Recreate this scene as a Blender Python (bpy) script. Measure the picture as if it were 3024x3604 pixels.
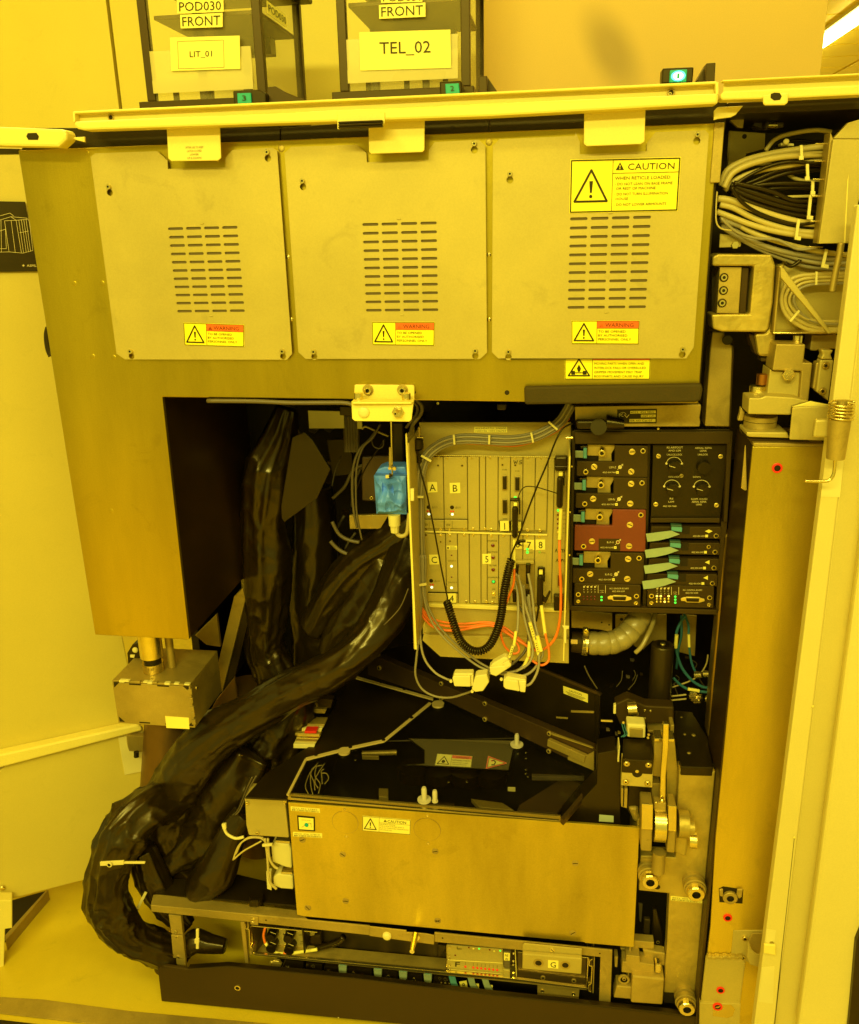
import bpy, bmesh, math, random
from mathutils import Vector, Matrix, noise
random.seed(7)
for _o in list(bpy.data.objects): bpy.data.objects.remove(_o)
SC = bpy.context.scene
COL = SC.collection
V = Vector
# ---------------------------------------------------------------- camera
TH, YAW, ROLL = math.radians(18.3), math.radians(8.5), math.radians(1.3)
FW = V((-math.sin(YAW)*math.cos(TH), math.cos(YAW)*math.cos(TH), -math.sin(TH)))
R0 = FW.cross(V((0, 0, 1))).normalized(); U0 = R0.cross(FW)
CR = R0*math.cos(ROLL) - U0*math.sin(ROLL); CU = U0*math.cos(ROLL) + R0*math.sin(ROLL)
CP = V((0, -1.4, 1.5)); FPX = 1765*1.7162
cd = bpy.data.cameras.new('camera'); cam = bpy.data.objects.new('camera', cd); COL.objects.link(cam)
cd.sensor_fit = 'HORIZONTAL'; cd.sensor_width = 36; cd.lens = 36*1765/1762; cd.clip_start = .01; cd.clip_end = 100
Mx = Matrix((CR, CU, -FW)).transposed().to_4x4(); Mx.translation = CP; cam.matrix_world = Mx
SC.camera = cam
# ---------------------------------------------------------------- world, lamps, exposure
wd = bpy.data.worlds.new('World'); SC.world = wd; wd.use_nodes = True
bg = wd.node_tree.nodes['Background']; bg.inputs[0].default_value = (1, .90, .13, 1); bg.inputs[1].default_value = .50
SC.view_settings.view_transform = 'Standard'; SC.view_settings.look = 'None'; SC.view_settings.exposure = 0.36
SC.view_settings.gamma = 1
SC.cycles.max_bounces = 6; SC.cycles.transparent_max_bounces = 12
SC.cycles.use_denoising = True
def area(name, loc, tgt, sx, sy, power, col=(1, .93, .22)):
    l = bpy.data.lights.new(name, 'AREA'); l.shape = 'RECTANGLE'; l.size = sx; l.size_y = sy; l.energy = power; l.color = col
    o = bpy.data.objects.new(name, l); COL.objects.link(o); o.location = loc
    o.rotation_euler = (V(tgt)-V(loc)).to_track_quat('-Z', 'Y').to_euler(); return o
ZC = 2.95
area('ceiling_lamp', (-1.2, -1.7, ZC-.05), (-1.0, -1.7, 0), 1.2, .3, 19)
area('ceiling_lamp', (.5, -1.7, ZC-.05), (.5, -1.6, 0), 1.2, .3, 18)
area('ceiling_lamp', (-.5, -3.2, ZC-.05), (-.4, -2.2, 0), 2.4, .3, 105)
area('ceiling_lamp', (-1.2, .62, ZC-.05), (-1.2, .62, 0), 1.2, .2, 34)
area('ceiling_lamp', (.5, .62, ZC-.05), (.5, .62, 0), 1.2, .2, 15)
# ---------------------------------------------------------------- pixel frames of the reading crops
ZT = dict(U=(0, 0, 1.71623), A=(0, 0, .62429), B=(1000, 0, .62429), C=(2000, 0, .58116), D=(0, 950, .62429), E=(1000, 1300, .42866),
 F=(2400, 900, .42857), G=(1400, 1400, .3689), H=(1400, 1900, .3689), I=(1980, 1400, .35187), J=(1980, 1900, .35187),
 K=(250, 2000, .48241), L=(0, 2600, .59591), M=(950, 2250, .7378), N=(800, 2700, .51078), O=(1500, 3150, .48241),
 Q=(2100, 2400, .5244), R=(2100, 2950, .5244))
def q(k, *a):
    x0, y0, s = ZT[k]
    return [(x0+a[i]*s, y0+a[i+1]*s) for i in range(0, len(a), 2)]
def ray(p): return (FW*FPX + CR*(p[0]-1512) - CU*(p[1]-1802)).normalized()
def plane(Y):
    if isinstance(Y, (int, float)): return V((0, Y, 0)), V((0, -1, 0))
    return V(Y[0]), V(Y[1]).normalized()
def P(p, Y):
    o, n = plane(Y); d = ray(p); t = (o-CP).dot(n)/d.dot(n); return CP + d*t
def HZ(z): return ((0, 0, z), (0, 0, 1))
def XP(x, s=1): return ((x, 0, 0), (s, 0, 0))
def wr(k, r, pt): return r*ZT[k][2]*((pt-CP).dot(FW))/FPX
# ---------------------------------------------------------------- materials; pale colours hold part of the yellow room light
MC = {}
def mat(name, col, rough=.5, metal=0, var=.10, sc=6, bump=.0, bsc=300, stretch=(1, 1, 1), coat=0, emit=None, es=0, alpha=1, spec=.5, trans=0, fine=0, dirt=0):
    if name in MC: return MC[name]
    m = bpy.data.materials.new(name); MC[name] = m; m.use_nodes = True; nt = m.node_tree; N = nt.nodes; L = nt.links
    b = N['Principled BSDF']; b.inputs['Metallic'].default_value = metal; b.inputs['Specular IOR Level'].default_value = spec
    b.inputs['Coat Weight'].default_value = coat; b.inputs['Coat Roughness'].default_value = .15
    g = N.new('ShaderNodeNewGeometry'); mp = N.new('ShaderNodeMapping'); L.new(g.outputs['Position'], mp.inputs[0]); mp.inputs['Scale'].default_value = stretch
    n1 = N.new('ShaderNodeTexNoise'); n1.inputs['Scale'].default_value = sc; n1.inputs['Detail'].default_value = 6; n1.inputs['Roughness'].default_value = .6
    L.new(mp.outputs[0], n1.inputs['Vector'])
    mr = N.new('ShaderNodeMapRange'); mr.inputs[1].default_value = .3; mr.inputs[2].default_value = .7; mr.inputs[3].default_value = 1-var; mr.inputs[4].default_value = 1+var*.7
    L.new(n1.outputs[0], mr.inputs[0])
    fac = mr.outputs[0]
    if fine:
        n3 = N.new('ShaderNodeTexNoise'); n3.inputs['Scale'].default_value = 420; n3.inputs['Detail'].default_value = 2
        L.new(g.outputs['Position'], n3.inputs['Vector'])
        m3 = N.new('ShaderNodeMapRange'); m3.inputs[1].default_value = .3; m3.inputs[2].default_value = .7; m3.inputs[3].default_value = 1-fine; m3.inputs[4].default_value = 1+fine
        L.new(n3.outputs[0], m3.inputs[0]); mu = N.new('ShaderNodeMath'); mu.operation = 'MULTIPLY'; L.new(fac, mu.inputs[0]); L.new(m3.outputs[0], mu.inputs[1]); fac = mu.outputs[0]
    vm = N.new('ShaderNodeVectorMath'); vm.operation = 'SCALE'; vm.inputs[0].default_value = col[:3]; L.new(fac, vm.inputs['Scale'])
    L.new(vm.outputs[0], b.inputs['Base Color'])
    r2 = N.new('ShaderNodeMapRange'); r2.inputs[3].default_value = max(.02, rough*.82); r2.inputs[4].default_value = min(1, rough*1.2)
    L.new(n1.outputs[0], r2.inputs[0]); L.new(r2.outputs[0], b.inputs['Roughness'])
    if col[0] < .07 and not metal: b.inputs['Specular Tint'].default_value = (1, .80, .30, 1)  # yellow lamplight tint put into the highlights of dark surfaces
    if dirt:
        n4 = N.new('ShaderNodeTexNoise'); n4.inputs['Scale'].default_value = 13; n4.inputs['Detail'].default_value = 5; n4.inputs['Roughness'].default_value = .7; n4.inputs['Distortion'].default_value = .6
        L.new(g.outputs['Position'], n4.inputs['Vector']); m4 = N.new('ShaderNodeMapRange'); m4.interpolation_type = 'SMOOTHSTEP'; m4.inputs[1].default_value = .57; m4.inputs[2].default_value = .70; m4.inputs[3].default_value = 1; m4.inputs[4].default_value = 1-dirt
        L.new(n4.outputs[0], m4.inputs[0]); v4 = N.new('ShaderNodeVectorMath'); v4.operation = 'SCALE'; L.new(vm.outputs[0], v4.inputs[0]); L.new(m4.outputs[0], v4.inputs['Scale']); L.new(v4.outputs[0], b.inputs['Base Color'])
    if bump:
        n2 = N.new('ShaderNodeTexNoise'); n2.inputs['Scale'].default_value = bsc; n2.inputs['Detail'].default_value = 3; L.new(mp.outputs[0], n2.inputs['Vector'])
        bp = N.new('ShaderNodeBump'); bp.inputs['Strength'].default_value = bump; bp.inputs['Distance'].default_value = .002
        L.new(n2.outputs[0], bp.inputs['Height']); L.new(bp.outputs[0], b.inputs['Normal'])
    if emit: b.inputs['Emission Color'].default_value = (*emit, 1); b.inputs['Emission Strength'].default_value = es
    if trans: b.inputs['Transmission Weight'].default_value = trans
    if alpha < 1: b.inputs['Alpha'].default_value = alpha
    return m
steel = mat('brushed_steel', (.48, .35, .022), .32, .90, .36, 3.4, .10, 260, (1, 1, .22), fine=.04, dirt=.10)
steel3 = mat('lightened_brushed_steel', (.62, .465, .04), .36, .80, .32, 4.5, .10, 260, (1, 1, .22), fine=.05, dirt=.10)  # lighter copy of the steel, its colour stands in for light low down
steel2 = mat('dull_steel', (.44, .32, .06), .5, .55, .25, 9, .12, 200, fine=.05, dirt=.2)
bright = mat('polished_steel', (.80, .66, .22), .22, .95, .12, 20)
panelm = mat('satin_aluminium_sheet', (.50, .395, .085), .52, .35, .13, 4, 0.08, 500, fine=.035, dirt=.10)
cast = mat('cast_metal', (.52, .39, .07), .5, .65, .25, 14, .5, 90)
cream = mat('cream_powder_coat', (.80, .66, .13), .45, 0, .05, 5, .06, 700, fine=.03)
creamd = mat('cream_plastic', (.72, .62, .20), .5, 0, .06, 8)
wallm = mat('cabinet_paint', (.78, .63, .08), .5, 0, .06, 2, .05, 500, fine=.03, dirt=.04)
doorm = mat('door_paint', (.60, .475, .07), .5, 0, .06, 2.5, .05, 500, fine=.03, dirt=.05)
wall2 = mat('back_wall_paint', (.74, .50, .10), .6, 0, .05, 1.5, .05, 500, fine=.03)
floorm = mat('floor_vinyl', (.60, .44, .015), .34, 0, .10, 5, .08, 200, fine=.04, dirt=.12)
black = mat('black_metal', (.012, .007, .001), .42, 0, .3, 12, .08, 300, fine=.1)
blackp = mat('black_plastic', (.010, .006, .001), .35, 0, .2, 20)
dark = mat('dark_interior', (.010, .007, .003), .6, 0, .4, 6)
olive = mat('black_painted_panel', (.036, .020, .003), .55, 0, .12, 8, .08, 400, fine=.08)
brownm = mat('dark_brown_post', (.035, .018, .004), .4, 0, .15, 12)
vinyl = mat('black_vinyl_sleeve', (.014, .008, .001), .30, 0, .1, 25, .28, 45, coat=.2)
rubber = mat('grey_foam', (.045, .032, .008), .75, 0, .2, 20, .3, 300)
blue = mat('blue_cleanroom_wrap', (.10, .30, 1.0), .45, 0, .05, 20, .1, 60)
orange = mat('orange_fibre_jacket', (.92, .20, .012), .45, 0, .05, 20)
grey = mat('grey_cable_jacket', (.30, .25, .12), .45, 0, .10, 30)
greyd = mat('dark_grey_cable', (.12, .09, .035), .45, 0, .10, 30)
creamc = mat('beige_cable_jacket', (.52, .41, .11), .42, 0, .08, 20)
teal = mat('teal_cable_jacket', (.03, .16, .20), .45, 0, .1, 20)
ribbon = mat('ribbon_cable_grey', (.32, .40, .22), .5, 0, .08, 60)
ribbonb = mat('teal_connector', (.10, .33, .32), .45, 0, .08, 60)
blackc = mat('black_cable_jacket', (.010, .006, .001), .3, 0, .1, 20)
yel = mat('yellow_sticker', (.95, .80, .005), .45, 0, .03, 10)
yels = mat('pale_yellow_label', (.88, .76, .13), .5, 0, .04, 10)
org = mat('orange_warning_band', (.85, .13, .004), .45, 0, .04, 10)
ink = mat('black_ink', (.012, .010, .004), .5, 0, .05, 10)
inkg = mat('faded_ink', (.16, .12, .02), .5, 0, .05, 10)
inky = mat('cream_ink', (.75, .62, .22), .5, 0, .05, 10)
red = mat('red_plastic', (.80, .03, .01), .4, 0, .05, 10)
redp = mat('oxide_red_panel', (.20, .035, .008), .5, 0, .12, 15, fine=.06)
darkred = mat('dark_red_lens', (.14, .008, .006), .2, 0, .05, 10)
goldc = mat('brass_cap', (.80, .60, .12), .35, .6, .12, 40)
greenb = mat('green_button', (.0, .36, .30), .4, 0, .04, 20)
greenl = mat('green_led', (.05, .5, .05), .3, emit=(.06, 1, .06), es=1.1)
whitel = mat('bright_led', (.8, 1, .7), .3, emit=(.85, 1, .6), es=1.3)
yell = mat('amber_led', (1, .7, .1), .3, emit=(1, .68, .10), es=1.4)
cyanl = mat('cyan_lit_button', (.1, .9, 1), .3, emit=(.10, .80, 1.0), es=1.0)
hosem = mat('translucent_hose', (.36, .28, .08), .35, 0, .15, 30, coat=.2)
def glassm(name, tint, op, rough=.05):
    m = bpy.data.materials.new(name); m.use_nodes = True; nt = m.node_tree; N = nt.nodes; L = nt.links
    b = N['Principled BSDF']; b.inputs['Base Color'].default_value = (*tint, 1); b.inputs['Roughness'].default_value = rough
    b.inputs['Alpha'].default_value = op
    g = N.new('ShaderNodeNewGeometry'); n = N.new('ShaderNodeTexNoise'); n.inputs['Scale'].default_value = 8; L.new(g.outputs['Position'], n.inputs['Vector'])
    r = N.new('ShaderNodeMapRange'); r.inputs[3].default_value = rough*.5; r.inputs[4].default_value = rough*1.8; L.new(n.outputs[0], r.inputs[0]); L.new(r.outputs[0], b.inputs['Roughness'])
    return m
glass = glassm('clear_acrylic', (.80, .66, .20), .13)
glassd = glassm('smoked_acrylic', (.012, .008, .002), .20, .05)
acry = glassm('frosted_acrylic', (.80, .68, .22), .50, .3)
# ---------------------------------------------------------------- object builders
def link(name, vs, fs, m, par=None, smooth=False, bev=0, mi=None):
    lo = V((min(v[i] for v in vs) for i in range(3))); hi = V((max(v[i] for v in vs) for i in range(3)))
    c = (lo+hi)/2
    if par is None: c.z = lo.z
    me = bpy.data.meshes.new(name); me.from_pydata([tuple(V(v)-c) for v in vs], [], fs)
    for mm in (m if isinstance(m, (list, tuple)) else [m]): me.materials.append(mm)
    if mi: me.polygons.foreach_set('material_index', mi)
    bm = bmesh.new(); bm.from_mesh(me); bmesh.ops.recalc_face_normals(bm, faces=bm.faces); bm.to_mesh(me); bm.free()
    if smooth: me.shade_smooth()
    o = bpy.data.objects.new(name, me); COL.objects.link(o); o['_w'] = tuple(c)
    if par is None: o.location = c
    else: o.parent = par; o.location = c - V(par['_w'])
    if bev:
        b = o.modifiers.new('bevel', 'BEVEL'); b.width = bev; b.segments = 2; b.limit_method = 'ANGLE'; b.angle_limit = math.radians(40)
    return o
def thing(name, label, cat, group=None):
    o = bpy.data.objects.new(name, None); COL.objects.link(o); o.empty_display_size = .02
    o['label'] = label; o['category'] = cat; o['_w'] = (0, 0, 0); o['_e'] = 1
    if group: o['group'] = group
    return o
def tag(o, label, cat, group=None):
    o['label'] = label; o['category'] = cat
    if group: o['group'] = group
    return o
def struct(o): o['kind'] = 'structure'; return o
def extr(pts, nvec, d):
    n = len(pts); vs = [V(p) for p in pts] + [V(p)-nvec*d for p in pts]
    fs = [list(range(n)), list(range(2*n-1, n-1, -1))] + [[i, i+n, (i+1) % n+n, (i+1) % n] for i in range(n)]
    return vs, fs
def pr(name, pts, Y, d, m, par=None, bev=.0008):       # outline read in the photo, standing at plane Y, d thick
    o, n = plane(Y)
    vs, fs = extr([P(p, Y) for p in pts], n, d)
    return link(name, vs, fs, m, par, bev=bev)
def bx(name, x0, x1, y0, y1, z0, z1, m, par=None, bev=.001):
    vs = [(x, y, z) for x in (x0, x1) for y in (y0, y1) for z in (z0, z1)]
    fs = [(0, 1, 3, 2), (4, 6, 7, 5), (0, 4, 5, 1), (2, 3, 7, 6), (0, 2, 6, 4), (1, 5, 7, 3)]
    return link(name, vs, fs, m, par, bev=bev)
def rect(k, x0, y0, x1, y1): return q(k, x0, y0, x1, y0, x1, y1, x0, y1)
def rb(name, k, a, b, Y, d, m, par=None, bev=.0008):   # upright box between two opposite corners
    p0 = P(q(k, *a)[0], Y); p1 = P(q(k, *b)[0], Y)
    return bx(name, min(p0.x, p1.x), max(p0.x, p1.x), Y, Y+d, min(p0.z, p1.z), max(p0.z, p1.z), m, par, bev)
def curve_plate(outer, holes, Y, d):
    o, n = plane(Y)
    cu = bpy.data.curves.new('t', 'CURVE'); cu.dimensions = '2D'; cu.fill_mode = 'BOTH'; cu.extrude = d/2
    for ring in [outer]+holes:
        s = cu.splines.new('POLY'); s.points.add(len(ring)-1); s.use_cyclic_u = True
        for i, (x, z) in enumerate(ring): s.points[i].co = (x, z, 0, 1)
    ob = bpy.data.objects.new('t', cu); COL.objects.link(ob); dg = bpy.context.evaluated_depsgraph_get(); dg.update()
    me = ob.evaluated_get(dg).to_mesh()
    vs = [V((v.co.x, Y+d/2-v.co.z, v.co.y)) for v in me.vertices]; fs = [tuple(f.vertices) for f in me.polygons]
    ob.evaluated_get(dg).to_mesh_clear(); bpy.data.objects.remove(ob); bpy.data.curves.remove(cu)
    return vs, fs
def ring_rr(cx, cz, w, h, r, n=4):
    out = []
    for (sx, sz, a0) in ((1, 1, 0), (-1, 1, 90), (-1, -1, 180), (1, -1, 270)):
        for i in range(n+1):
            a = math.radians(a0+90*i/n); out.append((cx+sx*(w/2-r)+r*math.cos(a), cz+sz*(h/2-r)+r*math.sin(a)))
    return out
def circ(cx, cz, r, n=20): return [(cx+r*math.cos(2*math.pi*i/n), cz+r*math.sin(2*math.pi*i/n)) for i in range(n)]
def plate(name, pts, holes, Y, d, m, par=None, bev=0):
    ou = [(P(p, Y).x, P(p, Y).z) for p in pts]
    vs, fs = curve_plate(ou, holes, Y, d); return link(name, vs, fs, m, par, bev=bev)
def lathe(prof, n=24):
    vs = []; fs = []
    for (r, h) in prof:
        for i in range(n): a = 2*math.pi*i/n; vs.append((r*math.cos(a), r*math.sin(a), h))
    for j in range(len(prof)-1):
        for i in range(n): fs.append((j*n+i, j*n+(i+1) % n, (j+1)*n+(i+1) % n, (j+1)*n+i))
    fs.append(tuple(range((len(prof)-1)*n, len(prof)*n))); fs.append(tuple(range(n-1, -1, -1)))
    return vs, fs
SM = {}
def screw_mesh(kind, m):
    key = (kind, m.name)
    if key in SM: return SM[key]
    if kind == 'socket': vs, fs = lathe([(1.0, 0), (1.0, .85), (.9, 1.0), (.5, 1.0), (.45, .3)], 18); dk = 3
    elif kind == 'ring': vs, fs = lathe([(1.0, 0), (1.0, .9), (.92, 1.0), (.62, 1.0), (.55, .15)], 20); dk = 3
    elif kind == 'post': vs, fs = lathe([(1.0, 0), (1.0, .9), (.9, 1.0), (.42, 1.0), (.38, .2)], 20); dk = 3
    elif kind == 'slot': vs, fs = lathe([(1.0, 0), (1.0, .8), (.85, 1.0), (.7, 1.0), (.66, .92)], 18); dk = 9
    elif kind == 'dome': vs, fs = lathe([(1, 0), (1, .25), (.9, .6), (.6, .9), (.25, 1)], 16); dk = 9
    elif kind == 'hex': vs, fs = lathe([(1, 0), (1, .9), (.92, 1)], 6); dk = 9
    else: vs, fs = lathe([(1, 0), (1, .92), (.95, 1)], 24); dk = 9
    me = bpy.data.meshes.new('screw_'+kind); mi = []
    n = {'socket': 18, 'ring': 20, 'post': 20, 'slot': 18, 'dome': 16, 'hex': 6}.get(kind, 24)
    for i, f in enumerate(fs): mi.append(1 if (dk < 9 and (dk*n <= i < (dk+1)*n or i == len(fs)-2)) else 0)
    if kind == 'slot':
        b = len(vs); vs += [(-.75, -.13, 1.0), (.75, -.13, 1.0), (.75, .13, 1.0), (-.75, .13, 1.0), (-.75, -.13, 1.03), (.75, -.13, 1.03), (.75, .13, 1.03), (-.75, .13, 1.03)]
        for f in ((4, 5, 6, 7), (0, 1, 5, 4), (1, 2, 6, 5), (2, 3, 7, 6), (3, 0, 4, 7)): fs.append(tuple(b+i for i in f)); mi.append(1)
    me.from_pydata(vs, [], fs); me.materials.append(m); me.materials.append(dark); me.polygons.foreach_set('material_index', mi)
    SM[key] = me; return me
def screw(par, k, x, y, r, Y, kind='socket', h=.7, m=None, name='screw', rot=None, rw=None):
    m = m or bright; o, n = plane(Y); p = P(q(k, x, y)[0], Y); w = rw or wr(k, r, p)
    ob = bpy.data.objects.new(name, screw_mesh(kind, m)); COL.objects.link(ob)
    ob.rotation_mode = 'QUATERNION'; ob.rotation_quaternion = n.to_track_quat('Z', 'Y') @ V((0, 0, 1)).rotation_difference(V((math.sin(0), 0, 1)))
    if kind == 'slot': ob.rotation_quaternion = ob.rotation_quaternion @ Matrix.Rotation((rot if rot is not None else random.uniform(-.9, .9)), 4, 'Z').to_quaternion()
    ob.scale = (w, w, w*h); ob['_w'] = tuple(p); ob.parent = par; ob.location = p - V(par['_w']); return ob
def cyl(name, a, b, r0, r1, m, par=None, n=28, prof=None, smooth=True):  # cylinder (or lathe prof [(t, r)]) from a to b
    a = V(a); b = V(b); d = b-a; Q = d.normalized().to_track_quat('Z', 'Y'); L = d.length
    pf = prof or [(0, r0), (1, r1)]
    vs, fs = lathe([(r, t*L) for t, r in pf], n)
    vs = [a + Q @ V(v) for v in vs]
    o = link(name, vs, fs, m, par, smooth=True)
    e = o.modifiers.new('edges', 'EDGE_SPLIT'); e.split_angle = math.radians(35); return o
def smoothpath(pts, sub=6):
    out = []; n = len(pts)
    for i in range(n-1):
        p0 = pts[max(i-1, 0)]; p1 = pts[i]; p2 = pts[i+1]; p3 = pts[min(i+2, n-1)]
        for s in range(sub):
            t = s/sub; out.append(.5*((2*p1)+(p2-p0)*t+(2*p0-5*p1+4*p2-p3)*t*t+(3*p1-p0-3*p2+p3)*t**3))
    out.append(pts[-1]); return out
def sweep(path, rad, n=10, fn=None):
    vs = []; fs = []; up = None; L = 0; N = len(path)
    for i, c in enumerate(path):
        t = (path[min(i+1, N-1)]-path[max(i-1, 0)]).normalized()
        if up is None: up = t.orthogonal().normalized()
        up = (up - t*up.dot(t)).normalized(); sd = t.cross(up)
        if i: L += (c-path[i-1]).length
        r = rad[i] if isinstance(rad, list) else rad
        for j in range(n):
            a = 2*math.pi*j/n; k = fn(L, a, i/(N-1)) if fn else 1
            vs.append(c + (up*math.cos(a)+sd*math.sin(a))*r*k)
    for i in range(N-1):
        for j in range(n): fs.append((i*n+j, i*n+(j+1) % n, (i+1)*n+(j+1) % n, (i+1)*n+j))
    fs.append(tuple(range(n-1, -1, -1))); fs.append(tuple(range((N-1)*n, N*n)))
    return vs, fs
def cpath(k, pts, Y, sub=6):     # pts: x, y[, Y] tuples in a crop
    w = [P(q(k2, a, b)[0], yy) for (k2, a, b, yy) in norm(k, pts, Y)]
    return smoothpath(w, sub)
def norm(k, pts, Y):
    out = []
    for t in pts:
        kk = k; t = list(t)
        if isinstance(t[0], str): kk = t.pop(0)
        out.append((kk, t[0], t[1], t[2] if len(t) > 2 else Y))
    return out
def cable(name, k, pts, Y, r, m, par=None, n=8, sub=6, wob=0):
    path = cpath(k, pts, Y, sub)
    rr = wr(k, r, path[0])
    if wob:
        path = [p+V((noise.noise(p*9+V((wob, 0, 0))), noise.noise(p*9+V((0, wob, 5))), noise.noise(p*9+V((7, 0, wob)))))*.006 for p in path]
    vs, fs = sweep(path, rr, n); return link(name, vs, fs, m, par, smooth=True)
def tie(par, k, x, y, ang, ln, w, Y, m=None, name='cable_tie', d=.004):   # flat strap seen face on
    a = math.radians(ang); c, s = math.cos(a), math.sin(a); pts = []
    for u, v in ((-1, -1), (1, -1), (1, 1), (-1, 1)): pts += [x+u*ln/2*c-v*w/2*s, y+u*ln/2*s+v*w/2*c]
    return pr(name, q(k, *pts), Y, d, m or creamd, par, bev=.0006)
TXC = {}
def textmesh(s):
    if s in TXC: return TXC[s]
    cu = bpy.data.curves.new('t', 'FONT'); cu.body = s; cu.size = 1; cu.resolution_u = 2
    ob = bpy.data.objects.new('t', cu); COL.objects.link(ob); dg = bpy.context.evaluated_depsgraph_get(); dg.update()
    me = ob.evaluated_get(dg).to_mesh(); vs = [(v.co.x, v.co.y) for v in me.vertices]; fs = [tuple(f.vertices) for f in me.polygons]
    ob.evaluated_get(dg).to_mesh_clear(); bpy.data.objects.remove(ob); bpy.data.curves.remove(cu)
    x0 = min(v[0] for v in vs) if vs else 0; x1 = max(v[0] for v in vs) if vs else 1
    TXC[s] = (vs, fs, x0, x1); return TXC[s]
def marks(par, corners, Y, W, H, items, off=.0006, name='lettering'):
    """flat print laid on the quad corners (TL, TR, BR, BL) at plane Y, drawn in W x H units, y down"""
    o, n = plane(Y); c = [P(p, Y)+n*off for p in corners]
    def mp(x, y, l):
        u, v = x/W, y/H; return c[0]*(1-u)*(1-v)+c[1]*u*(1-v)+c[2]*u*v+c[3]*(1-u)*v + n*(.00025*l)
    by = {}
    def add(m, pts, fs, l):
        vs, ff = by.setdefault(m.name, ([], [], m))[:2]; b = len(vs); vs += [mp(x, y, l) for x, y in pts]; ff += [tuple(i+b for i in f) for f in fs]
    for it in items:
        t = it[0]
        if t == 't':   # text, x, baseline y, cap height, width or None, mat
            _, s, x, y, h, w, m = it[:7]; vs, fs, x0, x1 = textmesh(s); sy = h/.72; sx = (w/(x1-x0) if w else sy)
            al = it[7] if len(it) > 7 else 'l'
            ox = x - x0*sx - ((x1-x0)*sx/2 if al == 'c' else 0)
            add(m, [(ox+a*sx, y-b*sy) for a, b in vs], fs, 2)
        elif t == 'r': _, x0, y0, x1, y1, m = it; add(m, [(x0, y0), (x1, y0), (x1, y1), (x0, y1)], [(0, 1, 2, 3)], 1)
        elif t == 'p': add(it[2], it[1], [tuple(range(len(it[1])))], it[3] if len(it) > 3 else 1)
        elif t == 'l':
            _, pl, w, m = it
            for i in range(len(pl)-1):
                ax, ay = pl[i]; bx_, by_ = pl[i+1]; dx, dy = bx_-ax, by_-ay; L = math.hypot(dx, dy) or 1; nx, ny = -dy/L*w/2, dx/L*w/2; ex, ey = dx/L*w*.3, dy/L*w*.3
                add(m, [(ax+nx-ex, ay+ny-ey), (bx_+nx+ex, by_+ny+ey), (bx_-nx+ex, by_-ny+ey), (ax-nx-ex, ay-ny-ey)], [(0, 1, 2, 3)], 2+.1*(i % 3))
        elif t == 'c': _, x, y, r, m = it[:5]; add(m, [(x+r*math.cos(i*.3927), y+r*math.sin(i*.3927)) for i in range(16)], [tuple(range(16))], it[5] if len(it) > 5 else 2)
    for nm, (vs, fs, m) in by.items(): link(name, vs, fs, m, par)
def warn_tri(cx, cy, s, m, m2, w=None):
    """warning triangle outline with exclamation mark"""
    w = w or s*.09; a = (cx, cy-s*.58); b = (cx+s*.5, cy+s*.36); c = (cx-s*.5, cy+s*.36)
    return [('l', [a, b, c, a], w, m), ('p', [(cx-s*.055, cy-s*.25), (cx+s*.055, cy-s*.25), (cx+s*.03, cy+.10*s), (cx-s*.03, cy+.10*s)], m, 2), ('c', cx, cy+s*.21, s*.05, m)]
def tri_solid(cx, cy, s, m, m2):
    return [('p', [(cx, cy-s*.55), (cx+s*.5, cy+s*.35), (cx-s*.5, cy+s*.35)], m, 1), ('p', [(cx-s*.05, cy-s*.25), (cx+s*.05, cy-s*.25), (cx+s*.03, cy+.08*s), (cx-s*.03, cy+.08*s)], m2, 3), ('c', cx, cy+s*.2, s*.06, m2, 3)]
def sticker(name, corners, Y, W, H, items, m, par, off=.0007, border=None, lname='lettering'):
    o, n = plane(Y); pts = [P(p, Y)+n*off for p in corners]; vs, fs = extr(pts, n, .0006)
    st = link(name, vs, fs, m, par)
    if border:
        b = border; its = [('l', [(b, b), (W-b, b), (W-b, H-b), (b, H-b), (b, b)], H*.022, ink)]
    else: its = []
    marks(st, corners, Y, W, H, its+items, off=off+.0003, name=lname); return st
def codestrip(par, corners, Y, txt, m=yels, W=100, H=24, name='serial_label'):
    it = []
    rnd = random.Random(len(txt)*7+3); x = 4
    while x < W-4:
        w = rnd.choice((.8, 1.4, 2)); it.append(('r', x, H*.55, min(x+w, W-4), H*.9, inkg)); x += w+rnd.choice((1, 1.6, 2.4))
    it.append(('t', txt, 4, H*.42, H*.30, W*.88, inkg))
    return sticker(name, corners, Y, W, H, it, m, par)
# ================================================================ THE ROOM
ZF = -.155
struct(bx('floor', -6, 7, -5, 14, ZF-.1, ZF, floorm, bev=0))
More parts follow.
